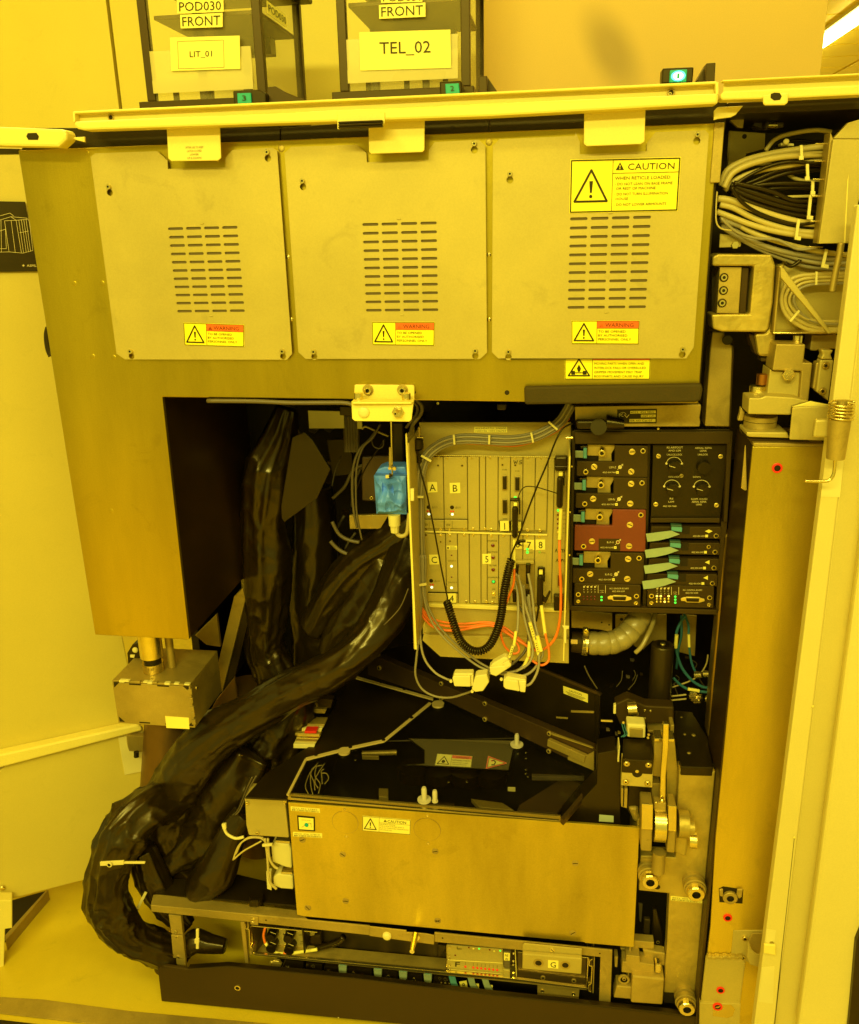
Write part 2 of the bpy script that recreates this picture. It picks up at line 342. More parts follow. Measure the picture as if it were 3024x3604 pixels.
# ceiling with tiles and lamps
cl = struct(bx('ceiling', -6, 9, -5, 16, ZC, ZC+.1, mat('ceiling_paint', (.85, .66, .05), .6), bev=0))
tiles = mat('ceiling_tile_paint', (.92, .72, .04), .6, 0, .05, 2)
nt = 0
for i in range(-1, 8):
    for j in range(3, 15):
        x0, y0 = i*.62+.35, j*.62+1.2
        if i < 1 or nt > 290: continue
        nt += 1
        bx('ceiling_tile', x0, x0+.58, y0, y0+.58, ZC-.02, ZC-.003, tiles, cl, bev=0)
tl = mat('fluorescent_tube_glow', (1, 1, .8), .4, emit=(1, .92, .35), es=16)
PT = P(q('C', 1650, 190)[0], HZ(ZC-.08)); print('tube', PT, P(q('C', 1545, 290)[0], HZ(ZC-.08)), P(q('C', 1760, 90)[0], HZ(ZC-.08)))
for i, (x, lb) in enumerate([(PT.x, 'long lit yellow ceiling tube light nearest the cabinet edge'), (PT.x+1.9, 'long lit yellow ceiling tube light farther to the right')]):
    t = thing('ceiling_light', lb, 'ceiling light', 'yellow ceiling tube lights')
    bx('housing', x-.09, x+.09, 2.6, 13, ZC-.05, ZC-.021, creamd, t)
    bx('lamp_tube', x-.06, x+.06, 2.65, 12.95, ZC-.08, ZC-.051, tl, t)
# upright walls behind the machine
w = thing('back_cabinet_wall', 'tall plain tan-yellow cabinet wall behind the machine, with soft grey smudge', 'cabinet wall')
a = P(q('U', 945, 100)[0], .75); b = P(q('U', 1688, 100)[0], .75)
sm = wall2.copy(); sm.name = 'back_wall_dark_patch_paint'; nt_ = sm.node_tree  # wall colour darkens in a soft oval around one point
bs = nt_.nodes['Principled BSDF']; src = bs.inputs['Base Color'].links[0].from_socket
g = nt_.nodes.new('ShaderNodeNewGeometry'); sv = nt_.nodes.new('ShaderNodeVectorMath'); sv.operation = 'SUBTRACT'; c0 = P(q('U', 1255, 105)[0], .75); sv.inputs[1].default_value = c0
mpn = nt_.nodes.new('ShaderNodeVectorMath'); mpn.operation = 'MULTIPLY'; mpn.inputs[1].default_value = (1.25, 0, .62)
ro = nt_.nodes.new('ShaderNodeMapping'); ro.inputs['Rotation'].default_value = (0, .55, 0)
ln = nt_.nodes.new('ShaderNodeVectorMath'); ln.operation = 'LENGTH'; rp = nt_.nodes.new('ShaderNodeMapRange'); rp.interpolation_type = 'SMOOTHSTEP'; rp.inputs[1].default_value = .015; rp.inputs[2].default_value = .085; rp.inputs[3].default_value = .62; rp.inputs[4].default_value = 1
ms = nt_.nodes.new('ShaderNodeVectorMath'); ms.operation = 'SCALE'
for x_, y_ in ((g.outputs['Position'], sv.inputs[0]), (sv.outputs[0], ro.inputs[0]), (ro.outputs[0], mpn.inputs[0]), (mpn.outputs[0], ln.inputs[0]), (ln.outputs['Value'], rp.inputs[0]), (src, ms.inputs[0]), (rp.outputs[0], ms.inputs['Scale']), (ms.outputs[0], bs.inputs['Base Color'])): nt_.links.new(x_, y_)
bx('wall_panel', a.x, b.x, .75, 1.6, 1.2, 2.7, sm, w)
w = thing('left_cabinet_wall', 'bright yellow cabinet wall of flat sheets behind the two pods', 'cabinet wall')
def xs(k, x, y, Y): return P(q(k, x, y)[0], Y).x
for x0, x1 in ((-2.6, xs('U', 232, 110, .55)), (xs('U', 237, 110, .55), xs('U', 300, 110, .55)), (xs('U', 302, 110, .55), xs('U', 980, 100, .55))):
    bx('wall_panel', x0, x1-.002, .55, .60, 1.2, 2.7, wallm, w)
bx('backing', -2.6, xs('U', 980, 100, .55)-.003, .60, .62, 1.2, 2.7, creamd, w)
# open door on the left: an upright plane swung back
H0 = P(q('U', 300, 1500)[0], .30); DN = V((.53, -.85, 0)); DP = (H0, DN)
d = thing('left_service_door', 'large open pale yellow service door left of the machine, with folded lip', 'door')
pr('door_upper', q('U', -260, 300, 160, 300, 210, 1100, 287, 1486, 0, 1560, -260, 1640), DP, .03, doorm, d, .002)
pr('door_lip', q('U', -260, 1618, 0, 1548, 283, 1486, 291, 1492, 291, 1499, 0, 1575, -260, 1645), (H0+DN*.028, DN), .028, cream, d, .004)
pr('door_lower', q('U', -100, 1640, 0, 1580, 15, 1567, 280, 1500, 295, 1500, 330, 1765, 0, 1850, -100, 1875), (H0+DN*.010, DN), .03, doorm, d, .003)
pr('edge_pocket', q('K', 345, 1240, 520, 1195, 575, 1472, 392, 1510), (H0+DN*.013, DN), .002, creamd, d)
pr('door_edge_post', q('L', -20, 955, 72, 955, 72, 1120, 30, 1125, 10, 1800, -20, 1800), (H0+DN*.05, DN), .03, cream, d, .002)
screw(d, 'L', 14, 880, 16, (H0+DN*.012, DN), 'dome')
lb_ = thing('door_latch', 'grey steel latch bracket with small black peg on door edge', 'latch')
pr('bracket', q('K', 408, 1222, 545, 1228, 560, 1240, 560, 1343, 425, 1335, 413, 1300), (H0+DN*.035, DN), .02, steel2, lb_)
pr('side_plate', q('K', 545, 1228, 700, 1110, 700, 1150, 640, 1260, 575, 1343, 560, 1343), (H0+DN*.030, V((.9, -.5, 0))), .004, steel2, lb_)
cyl('peg', P(q('K', 477, 1340)[0], (H0+DN*.045, DN)), P(q('K', 477, 1376)[0], (H0+DN*.045, DN)), .006, .006, dark, lb_)
p_ = pr('poster', q('A', -200, 1130, 142, 1137, 215, 1530, -200, 1535), (H0+DN*.006, DN), .001, black, None, 0)
tag(p_, 'black poster with a white line drawing of a machine, on the left door', 'poster')
wl = []
for pl in ([(-20, 1245), (60, 1220), (150, 1228), (165, 1245), (185, 1410), (130, 1425), (50, 1418), (-20, 1420)], [(60, 1220), (90, 1240), (150, 1235)], [(0, 1215), (55, 1200), (75, 1215)], [(25, 1243), (50, 1418)], [(62, 1243), (85, 1420)],
           [(90, 1240), (120, 1425)], [(105, 1238), (132, 1422)], [(120, 1237), (147, 1420)], [(133, 1236), (160, 1418)], [(146, 1236), (172, 1415)], [(25, 1243), (90, 1240)], [(110, 1310), (160, 1300)], [(0, 1300), (30, 1290), (35, 1400), (0, 1400)], [(5, 1240), (8, 1420)]):
    wl.append(('l', [(x+20, y-1130) for x, y in pl], 2.0, inky))
wl += [('p', [(131+20-10, 1496-1130), (151, 356), (161, 366), (151, 376)], inkg), ('p', [(145, 366), (151, 360), (157, 366), (151, 372)], inky, 2), ('t', 'ASML', 170, 373, 14, 56, inky)]
marks(p_, q('A', -20, 1130, 220, 1130, 220, 1530, -20, 1530), (H0+DN*.006, DN), 240, 400, wl, name='line_drawing')
# floor seams, sill and grating
struct(pr('floor_trench', q('L', 32, 1195, 0, 1230, -60, 1260, -60, 1010, 70, 955, 285, 895, 270, 912), HZ(ZF+.004), .003, dark, None, 0))
struct(pr('trench_edge', q('L', 32, 1195, 285, 895, 276, 890, 30, 1160), HZ(ZF+.03), .03, steel2, None, .001))
struct(pr('floor_sill', q('L', -80, 1520, 0, 1525, 250, 1540, 760, 1608, 1900, 1712, 1900, 1900, 700, 1700, -80, 1612), HZ(ZF+.004), .003, steel2, None, .001))
gp = [P(p, HZ(ZF+.01)) for p in q('L', -40, 1612, 430, 1690)]
gt = thing('perforated_floor_tile', 'perforated metal floor tile at the bottom left corner', 'floor tile')
bx('base', gp[0].x-.25, gp[1].x+.25, gp[1].y-.4, gp[0].y-.012, ZF+.001, ZF+.003, dark, gt, 0)
for i in range(26):
    x = gp[0].x-.2+i*.022
    for j in range(4):
        y = gp[0].y-.03-j*.05
        bx('bar', x, x+.010+.003*((i*7+j) % 3), y-.034, y, ZF+.0035, ZF+.012, creamd, gt, .001)

# ================================================================ MACHINE FRAME
fr = thing('machine_frame', 'large stainless steel machine front with L-shaped left leg', 'machine frame')
pr('front_plate', q('U', 37, 308, 1474, 252, 1432, 827, 1300, 827, 333, 814, 388, 1312, 195, 1302), 0, .010, steel, fr, .0015)
fx0, fx1, fxi = -.869, .232, -.678
zb = .764; zh = 1.226; zt = 1.634
bx('right_edge_strip', fx1-.013, fx1+.001, -.004, .03, P(q('U', 1460, 375)[0], 0).z, zt, steel2, fr, .001)
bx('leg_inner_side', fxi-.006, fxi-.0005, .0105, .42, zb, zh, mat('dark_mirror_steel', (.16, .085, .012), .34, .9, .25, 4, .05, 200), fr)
bx('leg_outer_side', fx0, fx0+.006, .0105, .42, zb, zt-.002, steel, fr)
bx('leg_bottom', fx0+.007, fxi-.007, .0105, .41, zb+.001, zb+.008, black, fr)
bx('leg_back', fx0+.007, fxi-.007, .411, .42, zb+.001, zt-.002, black, fr)
bx('header_floor', fxi, fx1-.001, .0105, .9, zh+.001, zh+.012, black, fr)
bx('header_roof', fx0+.001, .234, .040, .92, zt-.014, zt-.002, black, fr)
bx('header_right_side', fx1-.010, fx1-.002, .0105, .5, zh+.013, zt-.015, black, fr)
bx('interior_back', -.9, .62, .9, .92, -.15, zh, dark, fr)
bx('interior_side', .47, .49, .12, .899, -.15, zt-.02, dark, fr)
bx('interior_left_side', -.90, -.88, .47, .899, -.15, zh, dark, fr)
bx('interior_deck', -.62, .46, .02, .89, -.15, -.14, dark, fr)
for k, x, y in (('U', 591, 527), ('U', 1003, 522), ('U', 597, 655), ('U', 1003, 655)): screw(fr, k, x, y, 4.5, 0, 'dome', .5)
for k, x, y in (('U', 577, 304), ('U', 1003, 291)): screw(fr, k, x, y, 7, 0, 'dome', .3, name='weld_spot', m=cast)
for x, y in ((178, 313), (152, 581), (210, 581), (190, 731), (233, 733), (228, 1048)): screw(fr, 'U', x, y, 5, 0, 'dome', .12, name='weld_spot', m=steel)
screw(fr, 'U', 1040, 805, 5, 0, 'flat', .1, m=dark, name='hole')
# cap rail under the header opening
ed = cable('edge_cable', 'U', [(425, 822), (520, 823), (600, 826), (700, 826), (722, 830)], -.004, 4.5, greyd)
tag(ed, 'thin grey cable running along the lower edge of the header', 'cable')
fs_ = pr('foam_strip', q('U', 1075, 793, 1440, 787, 1442, 800, 1438, 822, 1425, 826, 1076, 830), -.014, .012, rubber, None, .004)
tag(fs_, 'dark grey foam bumper strip along the lower right header edge', 'foam strip')
# black strip under the top rail
bs_ = thing('black_top_beam', 'long black beam in segments under the cream top rail', 'beam')
for a in (q('U', 45, 262, 574, 262, 574, 300, 45, 320), q('U', 576, 262, 1003, 230, 1003, 292, 576, 302), q('U', 1005, 230, 1492, 205, 1488, 262, 1005, 292)): pr('beam_segment', a, .014, .024, black, bs_)
for x, y in ((506, 278), (929, 262), (1386, 242)): screw(bs_, 'U', x, y, 5, .014, 'flat', .06, m=dark, name='hole')

# ---------------------------------------------------------------- cover panels
def cover(lab, outline, slots, screws, Yp=-.008):
    t = thing('cover_panel', lab, 'cover panel', 'vented cover panels on the machine header')
    a, b = P(slots[0], Yp), P(slots[1], Yp); nr = 11; holes = []
    w_ = (b.x-a.x)/4.57; gp_ = w_*.19
    for i in range(nr):
        z = a.z+(b.z-a.z)*i/(nr-1)
        for j in range(4): holes.append(ring_rr(a.x+w_/2+j*(w_+gp_), z, w_, .0042, .0020, 3))
    for k, x, y in screws:
        c = P(q(k, x, y)[0], Yp); holes.append(circ(c.x, c.z-.0085, .0052, 14))
    plate('sheet', outline, holes, Yp, .0022, panelm, t)
    sc_ = bx('vent_shade_sheet', a.x-.01, b.x+.01, -.0056, -.0012, b.z-.01, a.z+.01, mat('vent_shadow_brown', (.13, .09, .02), .7), t, 0)  # dark sheet stands in for the shade inside the slots
    for k, x, y in screws: screw(t, k, x, y, 8/ZT[k][2]*1.1, Yp, 'post', 1.1)
    for i, zz in ((0, a.z+.007), (1, b.z-.008)):
        pr_ = bx('bump', (a.x+b.x)/2-.003, (a.x+b.x)/2+.003, Yp-.0015, Yp-.0001, zz-.001, zz+.001, panelm, t)
    return t
o1 = q('A', 510, 884, 537, 864, 885, 852, 944, 905, 947, 952, 1270, 942, 1272, 888, 1310, 845, 1535, 832, 1563, 850)+q('D', 1647, 472, 1618, 506, 705, 504, 657, 472)
c1 = cover('left vented cover panel beside the bare steel end of the header', o1, (q('A', 948, 1290)[0], q('U', 502, 637)[0]), [('A', 615, 1053), ('A', 1508, 858), ('D', 738, 458), ('D', 1594, 458)])
o2 = q('B', 3, 862, 40, 828, 410, 815, 464, 862, 467, 914, 815, 900, 817, 845, 850, 800, 1100, 788, 1135, 822)+q('U', 999, 723, 985, 736, 627, 736, 612, 722)
c2 = cover('middle vented cover panel with a small warning sticker only', o2, (q('B', 441, 1266)[0], q('U', 899, 635)[0]), [('B', 105, 1020), ('B', 1073, 810), ('U', 644, 721), ('U', 975, 719)])
o3 = q('B', 1178, 822, 1215, 784, 1640, 766)+q('C', 45, 800, 70, 860, 72, 934, 475, 915, 478, 865, 530, 800, 830, 788, 852, 810)+q('U', 1423, 712, 1408, 735, 1022, 735, 1009, 722)
c3 = cover('right vented cover panel carrying the large yellow caution sticker', o3, (q('C', 12, 1326)[0], q('U', 1325, 629)[0]), [('B', 1274, 980), ('C', 782, 815), ('U', 1043, 721), ('U', 1400, 716)])
def wsticker(par, cs, Y, l):
    W, H = 140, 52
    it = [('r', 53, 2, 138, 17, org), ('l', [(53, 2), (53, 50)], .8, ink), ('l', [(53, 17), (138, 17)], .8, ink)] + warn_tri(26, 30, 40, ink, yel, 3)
    it += tri_solid(62, 11.5, 10, ink, org) + [('t', 'WARNING', 70, 14, 8.6, 58, ink)]
    for i, s in enumerate(l): it.append(('t', s, 56, 26.5+i*8.6, 5.2, [56, 60, 68][i], ink))
    sticker('warning_sticker', cs, Y, W, H, it, yel, par, border=1.2)
W3 = ['TO BE OPENED', 'BY AUTHORISED', 'PERSONNEL ONLY']
wsticker(c1, q('D', 1035, 296, 1378, 308, 1378, 434, 1042, 424), -.008, W3)
wsticker(c2, q('U', 763, 660, 892, 660, 891, 709, 764, 707), -.008, W3)
wsticker(c3, q('U', 1172, 657, 1312, 657, 1310, 706, 1172, 705), -.008, W3)
cs = q('C', 14, 966, 684, 950, 664, 1278, 7, 1292); W, H = 220, 107
it = warn_tri(43, 60, 66, ink, yel, 4.2)+tri_solid(100, 17, 17, ink, yel)+[('t', 'CAUTION', 116, 23, 13, 92, ink), ('l', [(86, 3), (86, 104)], 1, ink), ('l', [(86, 29), (217, 29)], 1, ink)]
for s, x, y, w_ in (('WHEN RETICLE LOADED:', 91, 42, 112), ('- DO NOT LEAN ON BASE FRAME', 91, 53, 115), ('OR REST OF MACHINE', 94, 62, 79), ('- DO NOT TURN ILLUMINATION', 91, 73, 107), ('HOUSE', 94, 82.5, 25), ('- DO NOT LOWER AIRMOUNTS', 91, 94, 105)): it.append(('t', s, x, y, 5.4 if y != 42 else 6.6, w_, ink))
sticker('caution_sticker', cs, -.008, W, H, it, yel, c3, border=2.4)
# trapping-hazard sticker on the plate below panel 3
cs = q('U', 1158, 722, 1335, 722, 1333, 778, 1158, 778)
it = [('r', 58, 1, 176, 16, org), ('l', [(58, 1), (58, 56)], .8, ink), ('t', 'WARNING', 80, 13.5, 9, 62, ink)] + [('l', [(30, 14), (52, 48), (8, 48), (30, 14)], 2.6, ink), ('r', 14, 38, 22, 46, ink), ('r', 38, 38, 46, 46, ink), ('p', [(30, 25), (34, 33), (32, 40), (28, 40), (26, 33)], ink, 2), ('l', [(22, 42), (38, 42)], 1.6, ink)]
for i, s in enumerate(('MOVING PARTS WHEN OPEN AND', 'INTERLOCK FAILS OR OVERRULED', 'GRIPPER MOVEMENT MAY TRAP', 'BODYPARTS AND CAUSE INJURY')): it.append(('t', s, 62, 25.5+i*8.7, 4.8, [102, 106, 98, 102][i], ink))
tr_ = sticker('warning_sticker', cs, 0, 177, 56, it, yel, fr, border=1.2)
tr_['label'] = 'moving parts hazard sticker half covered by the cover panel'

# ---------------------------------------------------------------- rails along the top
def rail(lab, web, lip, top, Y=-.05):
    t = thing('top_rail', lab, 'rail', 'cream channel rails along the machine top')
    pr('web', web, Y+.012, .004, cream, t, .001)
    pr('top_lip', top, Y-.002, .016, cream, t, .0015)
    pr('lower_lip', lip, Y-.014, .030, cream, t, .005)
    return t
r1 = rail('long cream channel rail above the three cover panels', q('U', 150, 232, 1470, 170, 1472, 192, 151, 251), q('U', 151, 249, 1471, 191, 1474, 195, 1473, 213, 1000, 239, 171, 267, 158, 264, 153, 258), q('U', 149, 228, 1471, 166, 1472, 172, 150, 233))
pr('end_cap', q('U', 1467, 167, 1474, 168, 1474, 194, 1468, 194), -.052, .014, cream, r1)
pr('end_cap', q('U', 149, 229, 153, 229, 154, 250, 150, 250), -.052, .014, cream, r1)
screw(r1, 'A', 627, 662, 19, -.038, 'ring', .3, m=steel2, name='grommet'); screw(r1, 'C', 622, 562, 25, -.038, 'ring', .4, m=steel2, name='grommet'); screw(r1, 'C', 617, 568, 10, -.046, 'socket', .6)
r2 = rail('shorter cream channel rail running to the upper right corner', q('C', 945, 490, 1850, 445, 1850, 520, 938, 562), q('C', 935, 556, 1850, 512, 1850, 570, 1340, 595, 935, 606, 922, 590), q('C', 935, 484, 1850, 438, 1850, 450, 935, 494))
pr('slotted_tab', q('C', 1180, 575, 1338, 560, 1333, 622, 1312, 636, 1195, 638, 1182, 628), -.068, .004, cream, r2, .002)
pr('slot', q('C', 1228, 568, 1250, 560, 1282, 562, 1294, 582, 1284, 604, 1248, 608, 1226, 592), -.0685, .0002, dark, r2, 0)
pr('stub', q('C', 1060, 640, 1015, 695, 985, 710, 905, 720, 882, 728, 884, 670, 905, 648), -.03, .004, cream, r2, .001)
r3 = thing('top_rail', 'left cream rail end piece with a dark oblong slot', 'rail', 'cream channel rails along the machine top')
pr('web', q('A', -60, 712, 340, 727, 368, 735, 376, 760, 376, 788, 330, 830, -60, 822), -.05, .03, cream, r3, .004)
pr('slot', q('A', 148, 768, 156, 750, 205, 748, 219, 768, 214, 788, 160, 788), -.0505, .0003, dark, r3, 0)
pr('tongue', q('A', 380, 776, 478, 770, 478, 802), -.03, .004, cream, r3, .001)
pr('under_strip', q('A', -60, 835, 105, 838, 105, 866, -60, 868), .02, .02, black, r3)
# hanging tabs
def htab(lab, pts, txt=None):
    t = thing('hanging_tab', lab, 'tab', 'cream tabs hanging from the top rail'); pr('tab_plate', pts, -.036, .003, cream, t, .001); return t
t1 = htab('cream hanging tab with printed notice, over the left panel', q('A', 938, 705, 1238, 700, 1246, 890, 1228, 905, 966, 908, 948, 893))
marks(t1, q('A', 1005, 820, 1190, 815, 1190, 895, 1005, 900), -.036, 100, 44, [('t', s, 50, 10+i*11, 6.5, w_, inkg, 'c') for i, (s, w_) in enumerate((('AFTER USE TO KEEP', 54), ('LATCH CLOSED', 44), ('LOWER', 26), ('UP & DOWN', 42)))], name='lettering')
t2 = htab('cream hanging tab next to the black rail handle', q('B', 475, 640, 793, 645, 791, 845, 780, 857, 490, 867, 478, 853))
t3 = htab('plain wide cream hanging tab above the caution sticker', q('C', 98, 650, 470, 640, 463, 858, 440, 872, 112, 885, 95, 870))
t4 = thing('rail_handle', 'black ribbed handle grip under the middle of the top rail', 'handle')
pr('mount', q('B', 298, 640, 568, 632, 568, 690, 555, 715, 300, 728), -.066, .003, cream, t4, .001)
for i in range(3): pr('grip_rib', q('B', 302, 684+i*14, 555, 674+i*14, 556, 687+i*14, 306, 698+i*14), -.074-.002*(i == 1), .008, blackp, t4, .0015)

# ================================================================ PODS ON TOP
def pod(lab, k, x0, y0, x1, y1, ysd, xr, Y, sign, signpts, tag1, tag2):
    t = thing('reticle_pod', lab, 'storage pod', 'clear boxes with dark frames on the machine top')
    a = P(q(k, x0, y0)[0], Y); b = P(q(k, x1, y1)[0], Y); c = P(q(k, *xr)[0], XP(b.x)); zt_ = b.z+.183; z0 = min(a.z, b.z)
    Yb = min(max(c.y, Y+.12), Y+.26); ps = .0135
    for x in (a.x, b.x-ps): 
        for y in (Y, Yb-ps): bx('post', x, x+ps, y, y+ps, z0+.008, zt_, brownm, t)
    bx('base', a.x-.012, b.x+.006, Y-.006, Yb, z0-.02, z0+.007, brownm, t)
    bx('top_frame', a.x, b.x, Y+.001, Y+.012, zt_-.006, zt_-.0002, brownm, t)
    bx('inner_block', a.x+.05, b.x-.045, Yb-.05, Yb-.02, z0+.10, z0+.1275, blackp, t)
    bx('lid', a.x-.006, b.x+.02, Y-.012, Yb+.006, zt_+.001, zt_+.03, blackp, t, .003)
    bx('window_pane', a.x+ps+.0005, b.x-ps-.0005, Y+.003, Y+.006, z0+.008, zt_-.001, glass, t, 0)
    bx('side_pane', b.x-.006, b.x-.003, Y+ps, Yb-ps, z0+.008, zt_-.001, glass, t, 0)
    bx('rear_pane', a.x+ps, b.x-ps, Yb-.006, Yb-.003, z0+.008, zt_-.001, glass, t, 0)
    bx('inner_top', a.x+.012, b.x-.012, Y+.03, Yb-.012, z0+.128, z0+.134, brownm, t)
    bx('inner_strut', (a.x+b.x)/2-.006, (a.x+b.x)/2+.006, Yb-.03, Yb-.02, z0+.008, z0+.127, brownm, t)
    for dx in (.2, .5, .8): bx('foot', a.x+(b.x-a.x)*dx-.004, a.x+(b.x-a.x)*dx+.004, Y+.02, Y+.028, z0+.008, z0+.024, brownm, t)
    bx('sign_holder', a.x+.014, b.x-.018, Y-.004, Y-.001, z0+.020, z0+.078, acry, t, 0)
    bx('holder_lip', a.x+.014, b.x-.018, Y-.0055, Y-.0042, z0+.018, z0+.036, acry, t, 0)
    c0, c2 = signpts; cs = q(k, c0[0], c0[1], c2[0], c0[1]-(c2[0]-c0[0])*.03, c2[0]+4, c2[1]-(c2[0]-c0[0])*.03, c0[0]+6, c2[1])
    it = [('t', sign[0], 50, sign[1], sign[2], sign[3], ink, 'c')]
    if sign[4]: it.append(('l', [(11, 6), (77, 6), (77, 47), (11, 47), (11, 6)], .5, inkg)); it[0] = ('t', sign[0], 44, sign[1], sign[2], sign[3], ink, 'c')
    sticker('paper_sign', cs, Y-.0062, 100, 50, it, yels, t)
    for cs2, s, m_ in tag1: sticker('name_label', cs2, Y-.001, 100, 28, [('t', s, 5, 24, 20, 90, ink)], yels, t)
    if tag2:
        PX = XP(b.x); o_ = P(tag2[0][0], PX)
        sticker('name_label', tag2[0], PX, 100, 40, [('t', tag2[1], 5, 32, 24, 90, ink)], yels, t)
    return t
pod('pod with small LIT_01 paper sign, above the left cover panel', 'A', 835, 600, 1503, 572, 0, (1730, 566), .03, ('LIT_01', 30, 9, 32, True), ((960, 212), (1352, 400)), [(q('A', 998, 0, 1260, -8, 1262, 66, 1000, 76), 'POD030', 0), (q('A', 1016, 84, 1256, 72, 1256, 152, 1020, 160), 'FRONT', 0)], (q('A', 1502, 2, 1612, 88, 1616, 155, 1506, 72), 'POD030'))
pod('pod with large bold TEL_02 paper sign, above the middle cover panel', 'B', 318, 548, 1050, 515, 0, (1130, 512), .03, ('TEL_02', 29, 16, 56, False), ((425, 182), (938, 398)), [(q('B', 546, -34, 780, -40, 780, 10, 548, 16), 'POD031', 0), (q('B', 535, 28, 797, 14, 798, 94, 537, 106), 'FRONT', 0)], None)
def pbutton(lab, blk, sq, num, lit=False, Y=-.02):
    t = thing('position_button', lab, 'push button', 'numbered green buttons behind the top rail'); pr('block', blk, Y, .03, blackp, t, .002)
    pr('button_cap', sq, Y-.004, .004, greenb, t, .001); its = [('t', num, 50, 72, 50, 28, ink, 'c')]
    if lit:
        its = [('c', 50, 50, 42, cyanl, 1), ('c', 50, 50, 30, whitel2, 1.4), ('t', num, 50, 70, 42, 14, greenb, 'c')]
    marks(t, sq, Y-.0045, 100, 100, its, name='digit')
whitel2 = mat('white_lit_center', (.8, 1, 1), .3, emit=(.8, 1, 1.0), es=1.2)
pbutton('green button numbered 3 beside the LIT_01 pod', q('A', 1312, 510, 1460, 503, 1500, 525, 1500, 590, 1318, 600), q('A', 1336, 525, 1414, 522, 1418, 582, 1340, 585), '3')
pbutton('green button numbered 2 beside the TEL_02 pod', q('B', 876, 459, 1000, 454, 1005, 530, 880, 536), q('B', 908, 472, 985, 468, 990, 527, 912, 530), '2')
pbutton('glowing cyan button numbered 1 in front of the tan wall', q('C', 572, 412, 762, 404, 754, 500, 566, 508), q('C', 618, 424, 722, 418, 716, 496, 612, 500), '1', True)
for k, pts, lab in (('A', (1505, 490, 1553, 486, 1600, 515, 1750, 575, 1505, 590), 'black wedge guide block beside the LIT_01 pod'), ('B', (1097, 430, 1145, 426, 1145, 530, 1097, 535), 'narrow black guide block beside the TEL_02 pod'), ('C', (838, 382, 894, 378, 888, 500, 832, 503), 'tall black guide block before the tan wall, next to the glowing button')):
    t = thing('guide_block', lab, 'guide block', 'black wedge guides behind the top rail')
    o = pr('front_face', q(k, *pts), -.005, .02, brownm, t, .001)
    if k != 'A':
        x0, y0, x1, y1 = pts[:4]; s_ = -1 if k == 'C' else 1; ex = x0 if k == 'C' else x1
        pr('wedge', q(k, ex, y0+2, ex+s_*62, pts[5]-8, ex, pts[5]), .0155, .03, brownm, t)
# ================================================================ ELECTRONICS RACK (middle)
Ym = .150
xl = P(q('G', 205, 232)[0], Ym+.006).x; Yf = P(q('G', 75, 340)[0], XP(xl)).y; Yf = max(.03, min(Yf, .12))
rk = thing('electronics_rack', 'tall cream electronics rack full of slim plug-in modules', 'electronics rack')
xr = P(q('G', 1650, 560)[0], Yf).x
bk = pr('back_plate', q('G', 205, 234, 1655, 232)+q('H', 1635, 960, 240, 900), Ym+.006, .004, panelm, rk)
pl = [P(p, Ym-.012) for p in q('H', 250, 905, 1612, 948, 1612, 1175, 405, 1113, 240, 965)]
pr('lower_apron', q('H', 246, 903, 1612, 948, 1634, 955, 1632, 1180, 405, 1115, 236, 960), Ym-.010, .014, panelm, rk)
pr('apron_shelf', q('H', 300, 640, 1600, 690, 1612, 940, 250, 897), Ym+.001, .004, panelm, rk)
zt2 = P(q('G', 205, 232)[0], Ym).z; zb2 = P(q('H', 170, 1045)[0], Yf).z
bx('side_panel', xl-.0015, xl+.0015, Yf+.0005, Ym+.012, zb2, zt2-.01, panelm, rk)
pr('side_edge', q('G', 72, 345, 84, 335, 90, 345)+q('H', 183, 1048, 161, 1046), Yf-.001, .0012, cream, rk)
zbr = P(q('H', 1625, 1180)[0], Yf).z
bx('side_panel', xr-.0025, xr, Yf, Ym+.012, zbr+.004, zt2-.03, cream, rk)
bx('housing', xl+.002, xr-.003, Ym+.0105, .42, zbr+.02, zt2-.004, black, rk)
bx('top_strip', P(q('G', 345, 545)[0], Ym).x, P(q('G', 1620, 560)[0], Ym).x, Ym-.005, Ym-.0015, P(q('G', 600, 553)[0], Ym).z, P(q('G', 600, 540)[0], Ym).z, panelm, rk)
sx0 = P(q('G', 350, 545)[0], Ym).x
for i in range(62):
    x = sx0+i*(.00375)
    bx('notch', x, x+.0021, Ym-.0056, Ym-.0051, P(q('G', 600, 549)[0], Ym).z, P(q('G', 600, 543)[0], Ym).z, cream, rk, 0)
marks(rk, q('G', 730, 272, 1045, 272, 1045, 332, 730, 332), Ym+.006, 100, 20, [('r', 0, 1, 100, 19, yels), ('t', '40224547721 500000', 3, 8.5, 5.5, 94, inkg), ('t', '1000106 1005106765', 3, 17, 5.5, 94, inkg)], name='serial_label')
def module(x0, x1, y0, y1, k0='G', k1='G', d=.006, m=panelm, name='module'):
    a = P(q(k0, x0, y0)[0], Ym); b = P(q(k1, x0, y1)[0], Ym); c = P(q(k0, x1, y0)[0], Ym)
    return bx(name, a.x+.0007, c.x-.0007, Ym-.002, Ym+.005, b.z, a.z, m, rk, .0006)
ub = [243, 435, 665, 780, 840, 960, 1078, 1197, 1316, 1437]
for i in range(len(ub)-1): 
    y0 = 562; module(ub[i], ub[i+1], y0+(0), 1262, name='module')
lb2 = [245, 457, 570, 683, 795, 855, 965, 1076, 1197, 1310, 1431]
for i in range(len(lb2)-1): module(lb2[i], lb2[i+1], 1290, 600, 'G', 'H')
module(1439, 1500, 562, 600, 'G', 'H'); module(1500, 1624, 562, 600, 'G', 'H')
YM = Ym-.002
zr1 = P(q('G', 600, 1270)[0], Ym).z; zr2 = P(q('G', 600, 1286)[0], Ym).z
